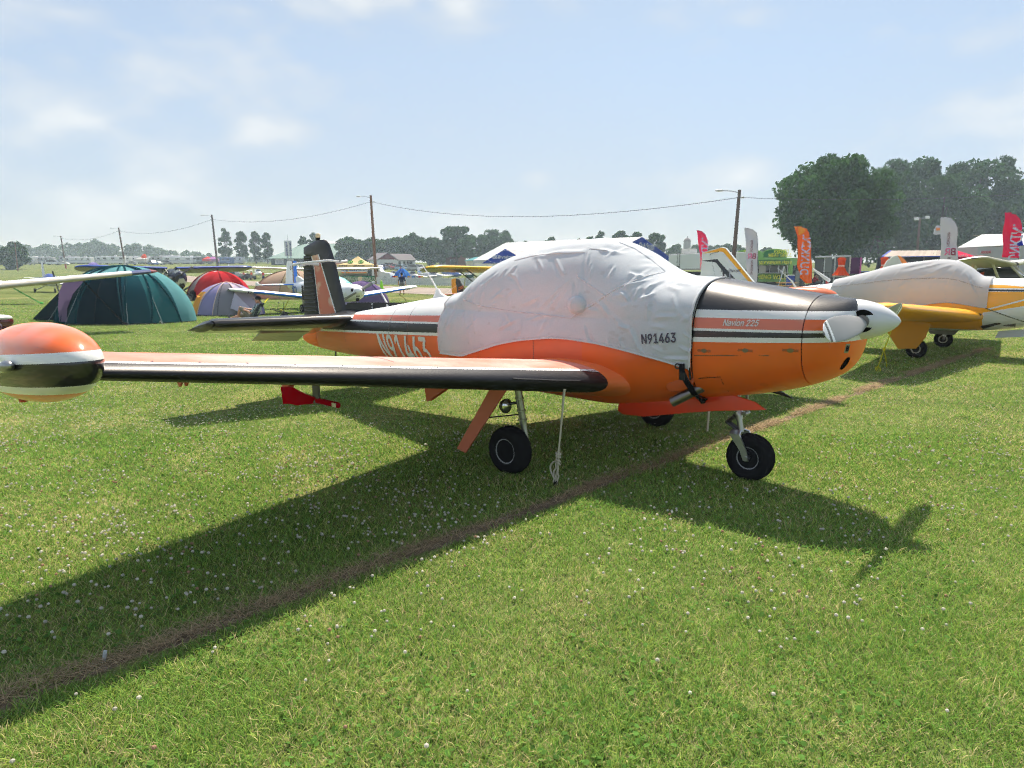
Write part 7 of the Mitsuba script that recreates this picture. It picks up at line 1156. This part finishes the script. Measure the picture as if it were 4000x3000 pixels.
# ------------------------------------------------------------------ right side: trailers, stalls, flags
k = thing('semi_trailer', 'long white semi-trailer behind the pink feather flag', 'trailer'); Y = 88; a, b = at(2612, 994, Y), at(2745, 990, Y - 6); e = (b - a) * V(1, 1, 0); Lx = np.linalg.norm(e) * 1.9; yaw = math.degrees(math.atan2(e[1], e[0])); M = rotz(yaw, V(a[0], a[1], 0)); zt, zb = a[2], at(2650, 1054, Y)[2]
add(f'{k}__body', rbox((Lx / 2, 1.3, (zt + zb) / 2), (Lx, 2.6, zt - zb), .05), 'satin', V(.60, .63, .64), M); add(f'{k}__rail', box((Lx / 2, 0, zb + .05), (Lx, .1, .16)), 'metal', V(.3, .3, .3), M); dk = add(f'{k}__door', rbox((2.1, -.02, zb + 1.15), (.42, .06, 1.75), .02), 'satin', V(.56, .59, .60), M)
add(f'{dk}__frame', tf(cat(box((1.87, -.06, zb + 1.15), (.05, .04, 1.85)), box((2.33, -.06, zb + 1.15), (.05, .04, 1.85)), box((2.1, -.06, zb + 2.05), (.5, .04, .05))), M), 'satin', V(.12, .13, .14)); add(f'{k}__underframe', box((Lx * .55, 1.3, zb / 2 + .1), (Lx * .8, 1.6, zb * .7)), 'matte', V(.02, .02, .022), M); add(f'{k}__roof_unit', rbox((2.4, 1.3, zt + .35), (1.6, 1.2, .55), .06), 'satin', V(.5, .5, .48), M)
for x in (Lx * .70, Lx * .82): add(f'{k}__wheel', tf(lathe([(.15, -.2), (.48, -.2), (.52, 0), (.48, .2), (.15, .2)], 'y', 18), M @ trimesh.transformations.translation_matrix([x, .3, .5])), 'matte', RUBBER)
p = at(2649, 1038, 70); k = thing('vent_stack', 'dark grey vent pipe in front of the white trailer', 'pipe'); add(f'{k}__pipe', cyl(V(p[0], p[1], 0), p, .17, 14), 'satin', V(.10, .115, .12)); add(f'{k}__label', box(p + V(-.02, -.18, -.35), (.08, .03, .16)), 'satin', V(.5, .5, .5))
GRN, GR2, YT = col(122, 178, 82), col(30, 112, 56), col(226, 220, 60)
k = thing('food_trailer', 'lime green food trailer with yellow lettering and arched roof signs', 'food trailer'); Y = 92; fl, fr = at(2862, 1107, Y), at(3082, 1107, Y - 5); e = (fr - fl) * V(1, 1, 0); Lx = np.linalg.norm(e); e /= Lx; yaw = math.degrees(math.atan2(e[1], e[0])); M = rotz(yaw, V(fl[0], fl[1], 0)); zs = lambda v: at(2970, v, Y - 2.5)[2]
z0, zc0, zc1, z2, z3 = zs(1100), zs(1068), zs(1036), zs(1016), zs(1009)
add(f'{k}__body', cat(box((Lx / 2, 1.2, (z0 + zc0) / 2), (Lx, 2.4, zc0 - z0)), box((Lx / 2, 2.0, (zc0 + z3) / 2), (Lx, .9, z3 - zc0)), box((.25, .8, (zc0 + zc1) / 2), (.5, 1.6, zc1 - zc0)), box((Lx - .12, .8, (zc0 + zc1) / 2), (.24, 1.6, zc1 - zc0)), box((Lx / 2, .9, (zc1 + z3) / 2), (Lx, 1.8, z3 - zc1))), 'satin', GRN * .8, M)
sk_ = add(f'{k}__sign_board', box((Lx / 2, -.05, (zc1 + z2) / 2), (Lx * .99, .08, z2 - zc1 - .04)), 'satin', GR2, M); T_ = lambda s, h, x, z, **q: tf(text(s, h, basis((x, -.12, z), (1, 0, 0), (0, 0, 1)), .03, True, **q), M)
add(f'{sk_}__lettering', cat(T_('GATOR BITES', .40, .3, zc1 + .12, squeeze=.82), T_('SIDEWINDER FRIES', .40, Lx * .46, zc1 + .12, squeeze=.80)), 'satin', YT); add(f'{k}__lower_lettering', T_('SOMETHING WILD!', .52, Lx * .10, z0 + .35, squeeze=1.0), 'satin', YT)
add(f'{k}__awning', slab([(0, -.02, z2), (Lx, -.02, z2), (Lx, -.5, z2 - .02), (0, -.5, z2 - .02)], .04), 'satin', GRN, M) if False else add(f'{k}__cornice', rbox((Lx / 2, .0, z2 + .12), (Lx * 1.01, .3, .22), .06), 'satin', GRN, M)
for x0, x1, t1, t2 in ((.1, Lx * .50, 'GATOR', 'BITES'), (Lx * .50, Lx * .92, 'EXOTIC', 'MEAT GRILL')):
    s_ = np.linspace(0, np.pi, 16); hh = zs(973) - z3; arch = [(x0, z3), (x1, z3)] + [((x0 + x1) / 2 + (x1 - x0) / 2 * math.cos(t), z3 + hh * (.55 + .45 * math.sin(t))) for t in s_]; ak = add(f'{k}__arch_sign', prism(arch, .12, off=.2), 'satin', GRN, M)
    inn = [((x0 + x1) / 2 + ((x - (x0 + x1) / 2) * .86), z3 + .12 + (z - z3) * .80) for x, z in arch]; add(f'{ak}__panel', prism(inn, .06, off=.10), 'satin', GR2 if t1 == 'EXOTIC' else GRN * .85, M); add(f'{ak}__lettering', cat(T_(t1, .42, (x0 + x1) / 2 + (.05 if t1 == 'EXOTIC' else -.6), z3 + hh * .52, squeeze=.85), T_(t2, .42, (x0 + x1) / 2 + (-.65 if t1 == 'EXOTIC' else -.5), z3 + hh * .14, squeeze=.85)), 'satin', YT)
add(f'{k}__arch_picture', tf(cat(ball((0, 0, 0), (.16, .05, .26), 1), ball((.1, 0, .3), (.14, .05, .12), 1)), M @ trimesh.transformations.translation_matrix([Lx * .40, .05, z3 + .5])), 'satin', col(70, 140, 70))
add(f'{k}__counter', rbox((Lx / 2, -.25, zc0 + .05), (Lx, .5, .08), .02), 'metal', V(.5, .5, .5), M); add(f'{k}__interior', box((Lx / 2, 1.5, (zc0 + zc1) / 2), (Lx * .95, .1, zc1 - zc0)), 'matte', V(.25, .22, .20), M); r = np.random.default_rng(8)
for i in range(14): add(f'{k}__appliance', rbox((.8 + (Lx - 1.6) * r.random(), .8 + .4 * r.random(), zc0 + .15 + .3 * r.random()), (.25 + .4 * r.random(), .3, .25 + .4 * r.random()), .03), 'satin', [V(.5, .5, .5), V(.12, .09, .08), V(.3, .12, .08), V(.05, .05, .06)][i % 4], M)
for x in np.linspace(.4, Lx - .3, 7): add(f'{k}__window_post', box((x, .02, (zc0 + zc1) / 2), (.07, .07, zc1 - zc0)), 'metal', V(.6, .6, .6), M)
add(f'{k}__menu_board', box((Lx * .53, -.02, (zc0 + zc1) / 2), (Lx * .12, .05, (zc1 - zc0) * .9)), 'matte', V(.36, .34, .27), M); add(f'{k}__skirt', box((Lx / 2, .5, z0 * .5 - .02), (Lx, .06, z0)), 'matte', V(.04, .045, .04), M); add(f'{k}__lower_picture', tf(ball((0, 0, 0), (.9, .04, .35), 2), M @ trimesh.transformations.translation_matrix([Lx * .9, -.0, z0 + .75])), 'matte', col(70, 96, 60))
k = thing('step_ladder', 'aluminium step ladder leaning before the food trailer', 'ladder'); Y = 80; b1, b2, tp = at(3040, 1108, Y), at(3078, 1075, Y), at(3063, 1041, Y); b1[2] = 0
for o in (-.22, .22): add(f'{k}__rail', cat(cyl(b1 + V(o * .5, o, 0), tp + V(0, o * .6, 0), .045, 6), cyl(tp + V(0, o * .6, 0), V(b2[0] + .15, b2[1] + o + .6, 0), .035, 6)), 'metal', V(.55, .56, .58))
for t in np.linspace(.12, .9, 6): p = b1 * (1 - t) + tp * t; add(f'{k}__rung', cyl(p + V(-.05, -.22, 0), p + V(.05, .22, 0), .03, 6), 'metal', V(.5, .5, .52))
k = thing('picnic_table', 'wooden picnic table on the grass before the food trailer', 'picnic table'); Y = 72; c = G(3072, Y); M = rotz(-6, c) ; WD = col(196, 160, 96)
for y in (-.3, 0, .3): add(f'{k}__top_plank', box((0, y, .76), (2.1, .27, .05)), 'matte', WD * (.9 + .1 * rng.random()), M)
for y in (-.85, .85): add(f'{k}__bench', box((0, y, .44), (2.1, .26, .05)), 'matte', WD, M)
for x in (-.65, .65):
    for s in (-1, 1): add(f'{k}__leg', cyl((x, s * .75, 0), (x, s * .22, .74), .06, 4), 'matte', WD * .85, M)
    add(f'{k}__brace', box((x, 0, .40), (.06, 1.8, .12)), 'matte', WD * .8, M)
k = thing('cooler_box', 'blue cooler cabinet with a white top right of the ladder', 'cooler'); c = G(3085, 79); h_ = at(3085, 1077, 79)[2]; add(f'{k}__body', rbox(c + V(0, 0, h_ * .5), (.72, .7, h_), .04), 'satin', col(34, 62, 160)); add(f'{k}__lid', rbox(c + V(0, 0, h_ + .04), (.74, .72, .1), .03), 'satin', WC); add(f'{k}__picture', ball(c + V(.05, -.36, h_ * .55), (.18, .02, .16), 1), 'satin', V(.5, .52, .5))
k = thing('drinks_fridge', 'tall dark drinks fridge behind the cooler', 'fridge'); c = G(3112, 84); h_ = at(3112, 1036, 84)[2]; add(f'{k}__body', rbox(c + V(.15, 0, h_ / 2), (1.25, .8, h_), .05), 'satin', V(.045, .05, .055)); add(f'{k}__header', box(c + V(.15, -.42, h_ - .2), (1.2, .05, .36)), 'satin', V(.02, .02, .03)); add(f'{k}__emblem', tf(trimesh.creation.cylinder(radius=.14, height=.03, sections=18), trimesh.transformations.translation_matrix(c + V(.25, -.45, h_ - .2)) @ euler(90)), 'satin', col(60, 80, 160)); add(f'{k}__door', box(c + V(-.15, -.41, h_ * .4), (.5, .04, h_ * .7)), 'satin', V(.22, .24, .24))
# golf cart and driver
k = thing('golf_cart', 'dark golf cart with black roof parked under the big tree', 'golf cart'); Y = 66; c = G(3192, Y); M = rotz(-12, c); add(f'{k}__body', cat(rbox((-.35, 0, .5), (1.5, 1.15, .35), .08), rbox((.95, 0, .55), (.5, 1.1, .5), .1)), 'satin', V(.03, .03, .035), M); add(f'{k}__seat', cat(rbox((-.35, 0, .74), (.5, 1.1, .14), .05), rbox((-.62, 0, 1.0), (.12, 1.1, .45), .05)), 'matte', V(.06, .055, .05), M); add(f'{k}__roof', rbox((-.1, 0, 1.86), (2.1, 1.2, .07), .03), 'satin', V(.025, .025, .03), M)
for x, xx in ((-.95, -.9), (.95, .7)):
    for y in (-.52, .52): add(f'{k}__roof_post', cyl((x, y, .6), (xx, y, 1.85), .025, 6), 'satin', BLACK, M)
for x in (-.8, .95):
    for y in (-.5, .5): add(f'{k}__wheel', tf(lathe([(.08, -.09), (.21, -.1), (.23, 0), (.21, .1), (.08, .09)], 'y', 16), M @ trimesh.transformations.translation_matrix([x, y, .23])), 'matte', RUBBER)
add(f'{k}__steering_wheel', tf(trimesh.creation.torus(.17, .02, 18, 6), M @ trimesh.transformations.translation_matrix([.35, -.25, 1.05]) @ euler(0, -50, 0)), 'satin', BLACK); add(f'{k}__rear_light', rbox((.72, -.5, .98), (.28, .15, .42), .04), 'gloss', col(216, 30, 30), M)
J = dict(pelvis=(-.35, -.25, .86), waist=(-.37, -.25, 1.0), chest=(-.36, -.25, 1.26), neck=(-.34, -.25, 1.44), head=(-.31, -.25, 1.58), shL=(-.36, -.06, 1.35), shR=(-.36, -.44, 1.35), elL=(-.2, -.0, 1.10), elR=(-.12, -.5, 1.14), wrL=(.10, -.1, 1.10), wrR=(-.12, -.36, 1.42), hipL=(-.3, -.15, .84), hipR=(-.3, -.35, .84), knL=(.1, -.15, .84), knR=(.1, -.36, .84), anL=(.25, -.15, .42), anR=(.25, -.36, .42), toeL=(.40, -.15, .38), toeR=(.40, -.36, .38))
person('person in dark red shirt seated in the golf cart, hand raised to the face', M, J, SKIN * .8, col(150, 22, 44), V(.05, .05, .06), BLACK, V(.02, .015, .012), shortl=.7)
# feather flags, seen from behind so that their lettering reads mirrored
def feather(label, pts, Y, c, group=None, lean=0.0):
    """outline in photograph positions, hung Y metres out; first two points run down the pole side"""
    k = thing('feather_flag', label, 'flag', group); P = np.array([at(u, v, Y) for u, v in pts]); g = sg.Polygon([(p[0], p[2]) for p in P]); m = trimesh.creation.extrude_polygon(g, .012, engine='earcut'); v_, f_ = trimesh.remesh.subdivide_to_size(m.vertices, m.faces, .16, max_iter=7)
    yy = Y + v_[:, 2] + .05 * np.sin(v_[:, 1] * 4.2 + v_[:, 0] * 3) + .03 * np.sin(v_[:, 0] * 9); add(f'{k}__cloth', trimesh.Trimesh(np.column_stack([v_[:, 0], yy, v_[:, 1]]), f_, process=False), 'cloth', c, smooth=35); return k
def flag_pole(k, pts, Y, base_u): P = [G(base_u, Y)] + [at(u, v, Y) for u, v in pts]; add(f'{k}__pole', tube(np.array(P) + V(0, .03, 0), [.022] * 2 + [.014] * (len(P) - 2), 7), 'satin', V(.10, .10, .11))
def wavy(m, Y): v_ = m.vertices.copy(); v_[:, 1] += .05 * np.sin(v_[:, 2] * 4.2 + v_[:, 0] * 3) + .03 * np.sin(v_[:, 0] * 9); return trimesh.Trimesh(v_, m.faces, process=False)
def up_text(s, h, u, v, Y, vt, M_extra=None, bold=True, tilt=0.0):
    o = at(u, v, Y); t_ = meshkit.text_mesh(s, h, .006, bold); L = at(u, vt, Y)[2] - o[2]; t_.vertices[:, 0] *= L / t_.bounds[1, 0]; return wavy(tf(t_, basis(o - V(0, .03, 0), (tilt, 0, 1), (1, 0, 0))), Y)
def down_text(s, h, u, v, Y, vb): o = at(u, v, Y); t_ = meshkit.text_mesh(s, h, .006, False); L = o[2] - at(u, vb, Y)[2]; t_.vertices[:, 0] *= L / t_.bounds[1, 0]; return wavy(tf(t_, basis(o - V(0, .03, 0), (0, 0, -1), (-1, 0, 0))), Y)
PK, PK2 = col(236, 70, 116), col(232, 40, 96)
LVT = col(206, 200, 232)
pts = [(2721, 899), (2735, 1000), (2740, 1086), (2763, 1086), (2757, 1040), (2765, 980), (2764, 940), (2755, 916), (2742, 904)]; Y = 52; k = feather('pink feather flag with white mirrored lettering left of the yellow-edged tail', pts, Y, PK); flag_pole(k, [(2766, 985), (2764, 940), (2755, 915), (2741, 903), (2721, 899)], Y, 2768); add(f'{k}__lettering', up_text("DUNKIN.", .48, 2739, 1076, Y, 929, tilt=-.03), 'matte', LVT)
pts = [(2908, 890), (2914, 960), (2915, 1030), (2918, 1080), (2942, 1108), (2957, 1112), (2960, 1020), (2960, 930), (2955, 909), (2942, 898), (2925, 891)]; Y = 50; k = feather('white feather flag with pink initials left of the big shade tree', pts, Y, V(.62, .62, .68)); flag_pole(k, [(2960, 1020), (2961, 935), (2955, 908), (2940, 896), (2908, 890)], Y, 2959); BRN, PKL = col(120, 60, 70), col(226, 130, 170)
add(f'{k}__lettering', cat(down_text('BASKIN', .17, 2941, 938, Y, 983), down_text('ROBBINS', .16, 2941, 1017, Y, 1073)), 'matte', BRN); o = at(2955, 1010, Y); add(f'{k}__initials', wavy(tf(text('B', .36, basis(o - V(0, .03, 0), (-1, 0, 0), (0, 0, 1)), .006, True), np.eye(4)), Y), 'matte', col(170, 80, 110)); o = at(2938, 1010, Y); add(f'{k}__initials', wavy(text('R', .36, basis(o - V(0, .03, 0), (-1, 0, 0), (0, 0, 1)), .006, True), Y), 'matte', col(226, 110, 160))
pts = [(3102, 883), (3115, 930), (3116, 985), (3114, 1040), (3125, 1068), (3124, 1085), (3147, 1107), (3171, 1106), (3171, 1030), (3168, 960), (3164, 910), (3150, 892), (3130, 884)]; Y = 54; OF = col(236, 118, 34); k = feather('orange feather flag with pale mirrored lettering in front of the big tree', pts, Y, OF); flag_pole(k, [(3171, 1030), (3168, 950), (3162, 908), (3148, 891), (3102, 883)], Y, 3173); add(f'{k}__lettering', up_text("DUNKIN.", .64, 3125, 1076, Y, 917), 'matte', LVT)
sun_ = [(3104, 886), (3119, 920), (3126, 916), (3134, 913), (3141, 908), (3147, 899), (3140, 889), (3125, 885)]; P = [at(u, v, Y) for u, v in sun_]; mm = trimesh.creation.extrude_polygon(sg.Polygon([(p[0], p[2]) for p in P]), .004, engine='earcut'); add(f'{k}__sun_patch', wavy(trimesh.Trimesh(np.column_stack([mm.vertices[:, 0], Y - .02 + mm.vertices[:, 2], mm.vertices[:, 1]]), mm.faces, process=False), Y), 'cloth', col(246, 170, 40))
pts = [(3671, 850), (3676, 920), (3676, 1000), (3676, 1035), (3739, 1035), (3740, 960), (3739, 890), (3732, 868), (3715, 853), (3695, 848)]; Y = 42; k = feather('white feather flag with pink initials standing above the grey aircraft cover', pts, Y, V(.62, .62, .68)); flag_pole(k, [(3740, 1000), (3740, 890), (3731, 866), (3712, 851), (3671, 850)], Y, 3740); add(f'{k}__lettering', cat(down_text('BASKIN', .19, 3713, 908, Y, 963), down_text('ROBBINS', .19, 3713, 1004, Y, 1068)), 'matte', BRN)
o = at(3733, 996, Y); add(f'{k}__initials', wavy(text('B', .40, basis(o - V(0, .03, 0), (-1, 0, 0), (0, 0, 1)), .006, True), Y), 'matte', col(150, 70, 90)); o = at(3710, 996, Y); add(f'{k}__initials', wavy(text('R', .40, basis(o - V(0, .03, 0), (-1, 0, 0), (0, 0, 1)), .006, True), Y), 'matte', col(226, 110, 160))
pts = [(3926, 830), (3918, 930), (3915, 1005), (3978, 1008), (3986, 930), (3991, 880), (3986, 853), (3972, 838), (3950, 830)]; Y = 40; k = feather('pink feather flag with white mirrored lettering at the right edge', pts, Y, PK2); flag_pole(k, [(3982, 960), (3991, 882), (3985, 852), (3970, 837), (3926, 830)], Y, 3975); add(f'{k}__lettering', up_text("DUNKIN.", .62, 3931, 1052, Y, 876, tilt=.03), 'matte', LVT)
pts = [(3660, 880), (3646, 895), (3644, 912), (3652, 918), (3677, 914), (3677, 882)]; Y = 47; k = feather('small white feather flag with orange print half hidden behind the taller white one', pts, Y, V(.62, .63, .70)); add(f'{k}__print', wavy(tf(box((0, 0, 0), (.42, .01, .18)), trimesh.transformations.translation_matrix(at(3666, 895, Y) - V(0, .04, 0))), Y), 'matte', col(240, 160, 110)); flag_pole(k, [(3678, 930), (3678, 884)], Y, 3679)
# kiosks, umbrellas, stalls and white tents at right
k = thing('kiosk', 'grey and purple panelled kiosk behind the closed orange umbrella', 'kiosk'); Y = 76
for u0, u1, v0, c in ((3185, 3260, 1012, V(.10, .105, .11)), (3262, 3322, 1003, V(.12, .125, .13)), (3324, 3363, 1006, col(88, 36, 84))): a, b = at(u0, v0, Y), at(u1, v0, Y); add(f'{k}__panel', slab([V(a[0], a[1], 0), V(b[0], b[1], 0), b, a], .12), 'matte', c)
for u, v, c in ((3222, 1014, V(.55, .55, .56)), (3263, 1000, V(.5, .5, .5)), (3322, 1003, V(.55, .45, .42)), (3364, 1006, col(200, 80, 160))): a = at(u, v, Y - .1); add(f'{k}__post', box((a[0], a[1], a[2] / 2), (.13, .13, a[2])), 'satin', c)
add(f'{k}__top_rail', cyl(at(3185, 1004, Y - .1), at(3322, 1000, Y - .1), .1, 6), 'satin', V(.6, .6, .6)); add(f'{k}__window_frame', cat(box(at(3235, 1045, Y - .15), (.75, .05, 2.2))), 'satin', V(.16, .17, .17))
def umbrella(label, u, v0, v1, Y, s):
    k = thing('closed_umbrella', label, 'umbrella', None); t_, b_ = at(u, v0, Y), at(u, v1, Y); h = t_[2] - b_[2]; th = np.arange(24) * 2 * np.pi / 24; R_ = []
    for q, r0 in ((0, .03), (.02, .24), (.10, .32), (.16, .26), (.38, .24), (.45, .20), (.52, .22), (.75, .36), (.98, .60), (1.0, .58)): rr = r0 * s * (1 + .16 * np.cos(8 * th)); R_.append(np.stack([t_[0] + rr * np.cos(th), t_[1] + rr * np.sin(th), np.full(24, t_[2] - h * q)], 1))
    add(f'{k}__canopy', loft(R_, cap=False), 'cloth', col(222, 84, 34), smooth=30); add(f'{k}__tie', tf(lathe([(.24 * s, -.06), (.25 * s, .06)], 'z', 20), trimesh.transformations.translation_matrix(t_ - V(0, 0, h * .46))), 'matte', col(236, 190, 170)); add(f'{k}__pole', cyl(V(t_[0], t_[1], 0), t_ + V(0, 0, .05), .03, 8), 'satin', V(.3, .2, .15)); add(f'{k}__base', tf(trimesh.creation.cylinder(radius=.3, height=.1, sections=16), trimesh.transformations.translation_matrix([t_[0], t_[1], .05])), 'matte', GREY)
umbrella('closed orange umbrella in front of the grey kiosk', 3289, 1006, 1076, 56, 1.0); umbrella('closed orange umbrella beside the round-finned tail', 3456, 1004, 1075, 60, .95)
k = thing('cafe_table', 'round pale table under the closed umbrella by the kiosk', 'table'); p = at(3289, 1079, 55.5); add(f'{k}__top', tf(trimesh.creation.cylinder(radius=.75, height=.05, sections=24), trimesh.transformations.translation_matrix(p)), 'satin', V(.5, .45, .33)); add(f'{k}__leg', cyl(V(p[0], p[1], 0), p, .05, 8), 'metal', GREY)
car('dark car with pale blue windscreen seen over the grey cover', 3392, 62, -75, V(.035, .05, .06), 'suv'); car('bright blue car under the trees behind the kiosk', 3395, 95, -60, col(40, 80, 170), 'suv'); car('white car half hidden left of the fridge under the tree', 3105, 128, -70, WC, 'suv'); car('silver car behind the orange feather flag', 3118, 118, -40, V(.4, .41, .42), 'car'); car('blue car beyond the purple kiosk panel', 3378, 120, 10, col(60, 110, 200), 'van')
k = thing('market_stall', 'long stall with grey plank roof and blue trim beyond the grey cover', 'stall'); Y = 74; a, b, a2, b2 = at(3448, 1004, Y), at(3690, 1001, Y - 3), at(3480, 980, Y + 3), at(3690, 978, Y)
n = 22
for i in range(n):
    t0, t1 = i / n, (i + .94) / n; add(f'{k}__roof_plank', slab([a * (1 - t0) + b * t0, a * (1 - t1) + b * t1, a2 * (1 - t1) + b2 * t1, a2 * (1 - t0) + b2 * t0], .05), 'matte', V(.40, .36, .32) * (.85 + .3 * rng.random()))
add(f'{k}__trim', cat(cyl(a - V(0, .05, 0), b - V(0, .05, 0), .05, 6), cyl(a - V(.05, 0, 0), a2 - V(.05, 0, 0), .10, 6)), 'satin', col(40, 72, 180)); add(f'{k}__back_wall', slab([V(a[0], a[1] + 1, 0), V(b[0], b[1] + 1, 0), V(b[0], b[1] + 1, b[2]), V(a[0], a[1] + 1, a[2])], .06), 'matte', V(.022, .022, .035))
for t in (.02, .35, .68, .98): p = a * (1 - t) + b * t; add(f'{k}__post', box((p[0], p[1], p[2] / 2), (.12, .12, p[2])), 'matte', V(.12, .10, .09))
k = thing('marquee_tent', 'white peaked marquee with printed grey walls at the right edge', 'tent'); Y = 62; el, er = at(3740, 968, Y), at(3913, 959, Y - 8); rl, rr = at(3835, 917, Y + 4), at(3920, 915, Y); er2 = at(4100, 955, Y - 14); rr2 = at(4100, 908, Y - 4)
add(f'{k}__roof', cat(slab([el, er, rr, rl], .05), slab([er + V(.02, 0, 0), er2, rr2, rr + V(.02, 0, 0)], .05)), 'cloth', V(.76, .77, .79)); w0 = at(3822, 964, Y - 4)
add(f'{k}__wall', slab([V(w0[0], w0[1], 0), V(er2[0], er2[1], 0), er2 - V(0, 0, .05), w0], .05), 'cloth', V(.50, .51, .54)); add(f'{k}__side_wall', slab([V(el[0], el[1], 0), V(w0[0], w0[1], 0), w0, el], .05), 'cloth', V(.60, .52, .56))
e = (er2 - w0) * V(1, 1, 0); e /= np.linalg.norm(e); nn = np.cross(e, V(0, 0, 1)); o = at(3846, 992, Y - 5); TM = lambda s, h, u, v, **q: text(s, h, basis(at(u, v, Y - 5) + nn * .25, e, (0, 0, 1)), .02, False, **q)
add(f'{k}__lettering', cat(TM('American', .26, 3845, 991, slant=.25), TM('ADVENTURES', .10, 3861, 995)), 'matte', col(190, 100, 110)); add(f'{k}__lower_lettering', TM("DUNKIN'", .24, 3821, 1010), 'matte', col(226, 130, 80)); add(f'{k}__small_lettering', TM('NATCA', .16, 3884, 1004), 'matte', col(60, 60, 90))
o = at(3898, 974, Y - 6) + nn * .25; add(f'{k}__airplane_emblem', cat(*[tube([o + e * a + V(0, 0, b), o + e * c_ + V(0, 0, d_)], [.05, .04], 6) for a, b, c_, d_ in ((-.35, -.30, .30, .34), (-.40, .18, .28, -.16), (-.40, -.12, -.12, -.34))]), 'matte', col(160, 56, 66))
k = thing('canopy_tent', 'crimson canopy with white lettering left of the white marquee', 'canopy'); Y = 54; a = [at(3738, 1003, Y), at(3808, 1003, Y), at(3740, 980, Y + 1)]; add(f'{k}__roof', slab([a[0], a[1], at(3790, 996, Y + 1), a[2]], .05), 'cloth', col(232, 60, 96)); add(f'{k}__valance', slab([a[0] - V(0, 0, .02), a[1] - V(0, 0, .02), a[1] - V(0, 0, .50), a[0] - V(0, 0, .50)], .05), 'cloth', col(168, 26, 66)); add(f'{k}__lettering', text('DONUTS', .14, basis(at(3741, 1002, Y - .15), (1, 0, 0), (0, 0, 1)), .02, True), 'matte', V(.7, .55, .6))
for q in (a[0], a[1]): add(f'{k}__post', cyl(V(q[0], q[1] + .1, 0), q + V(0, .1, 0), .04, 6), 'satin', GREY)
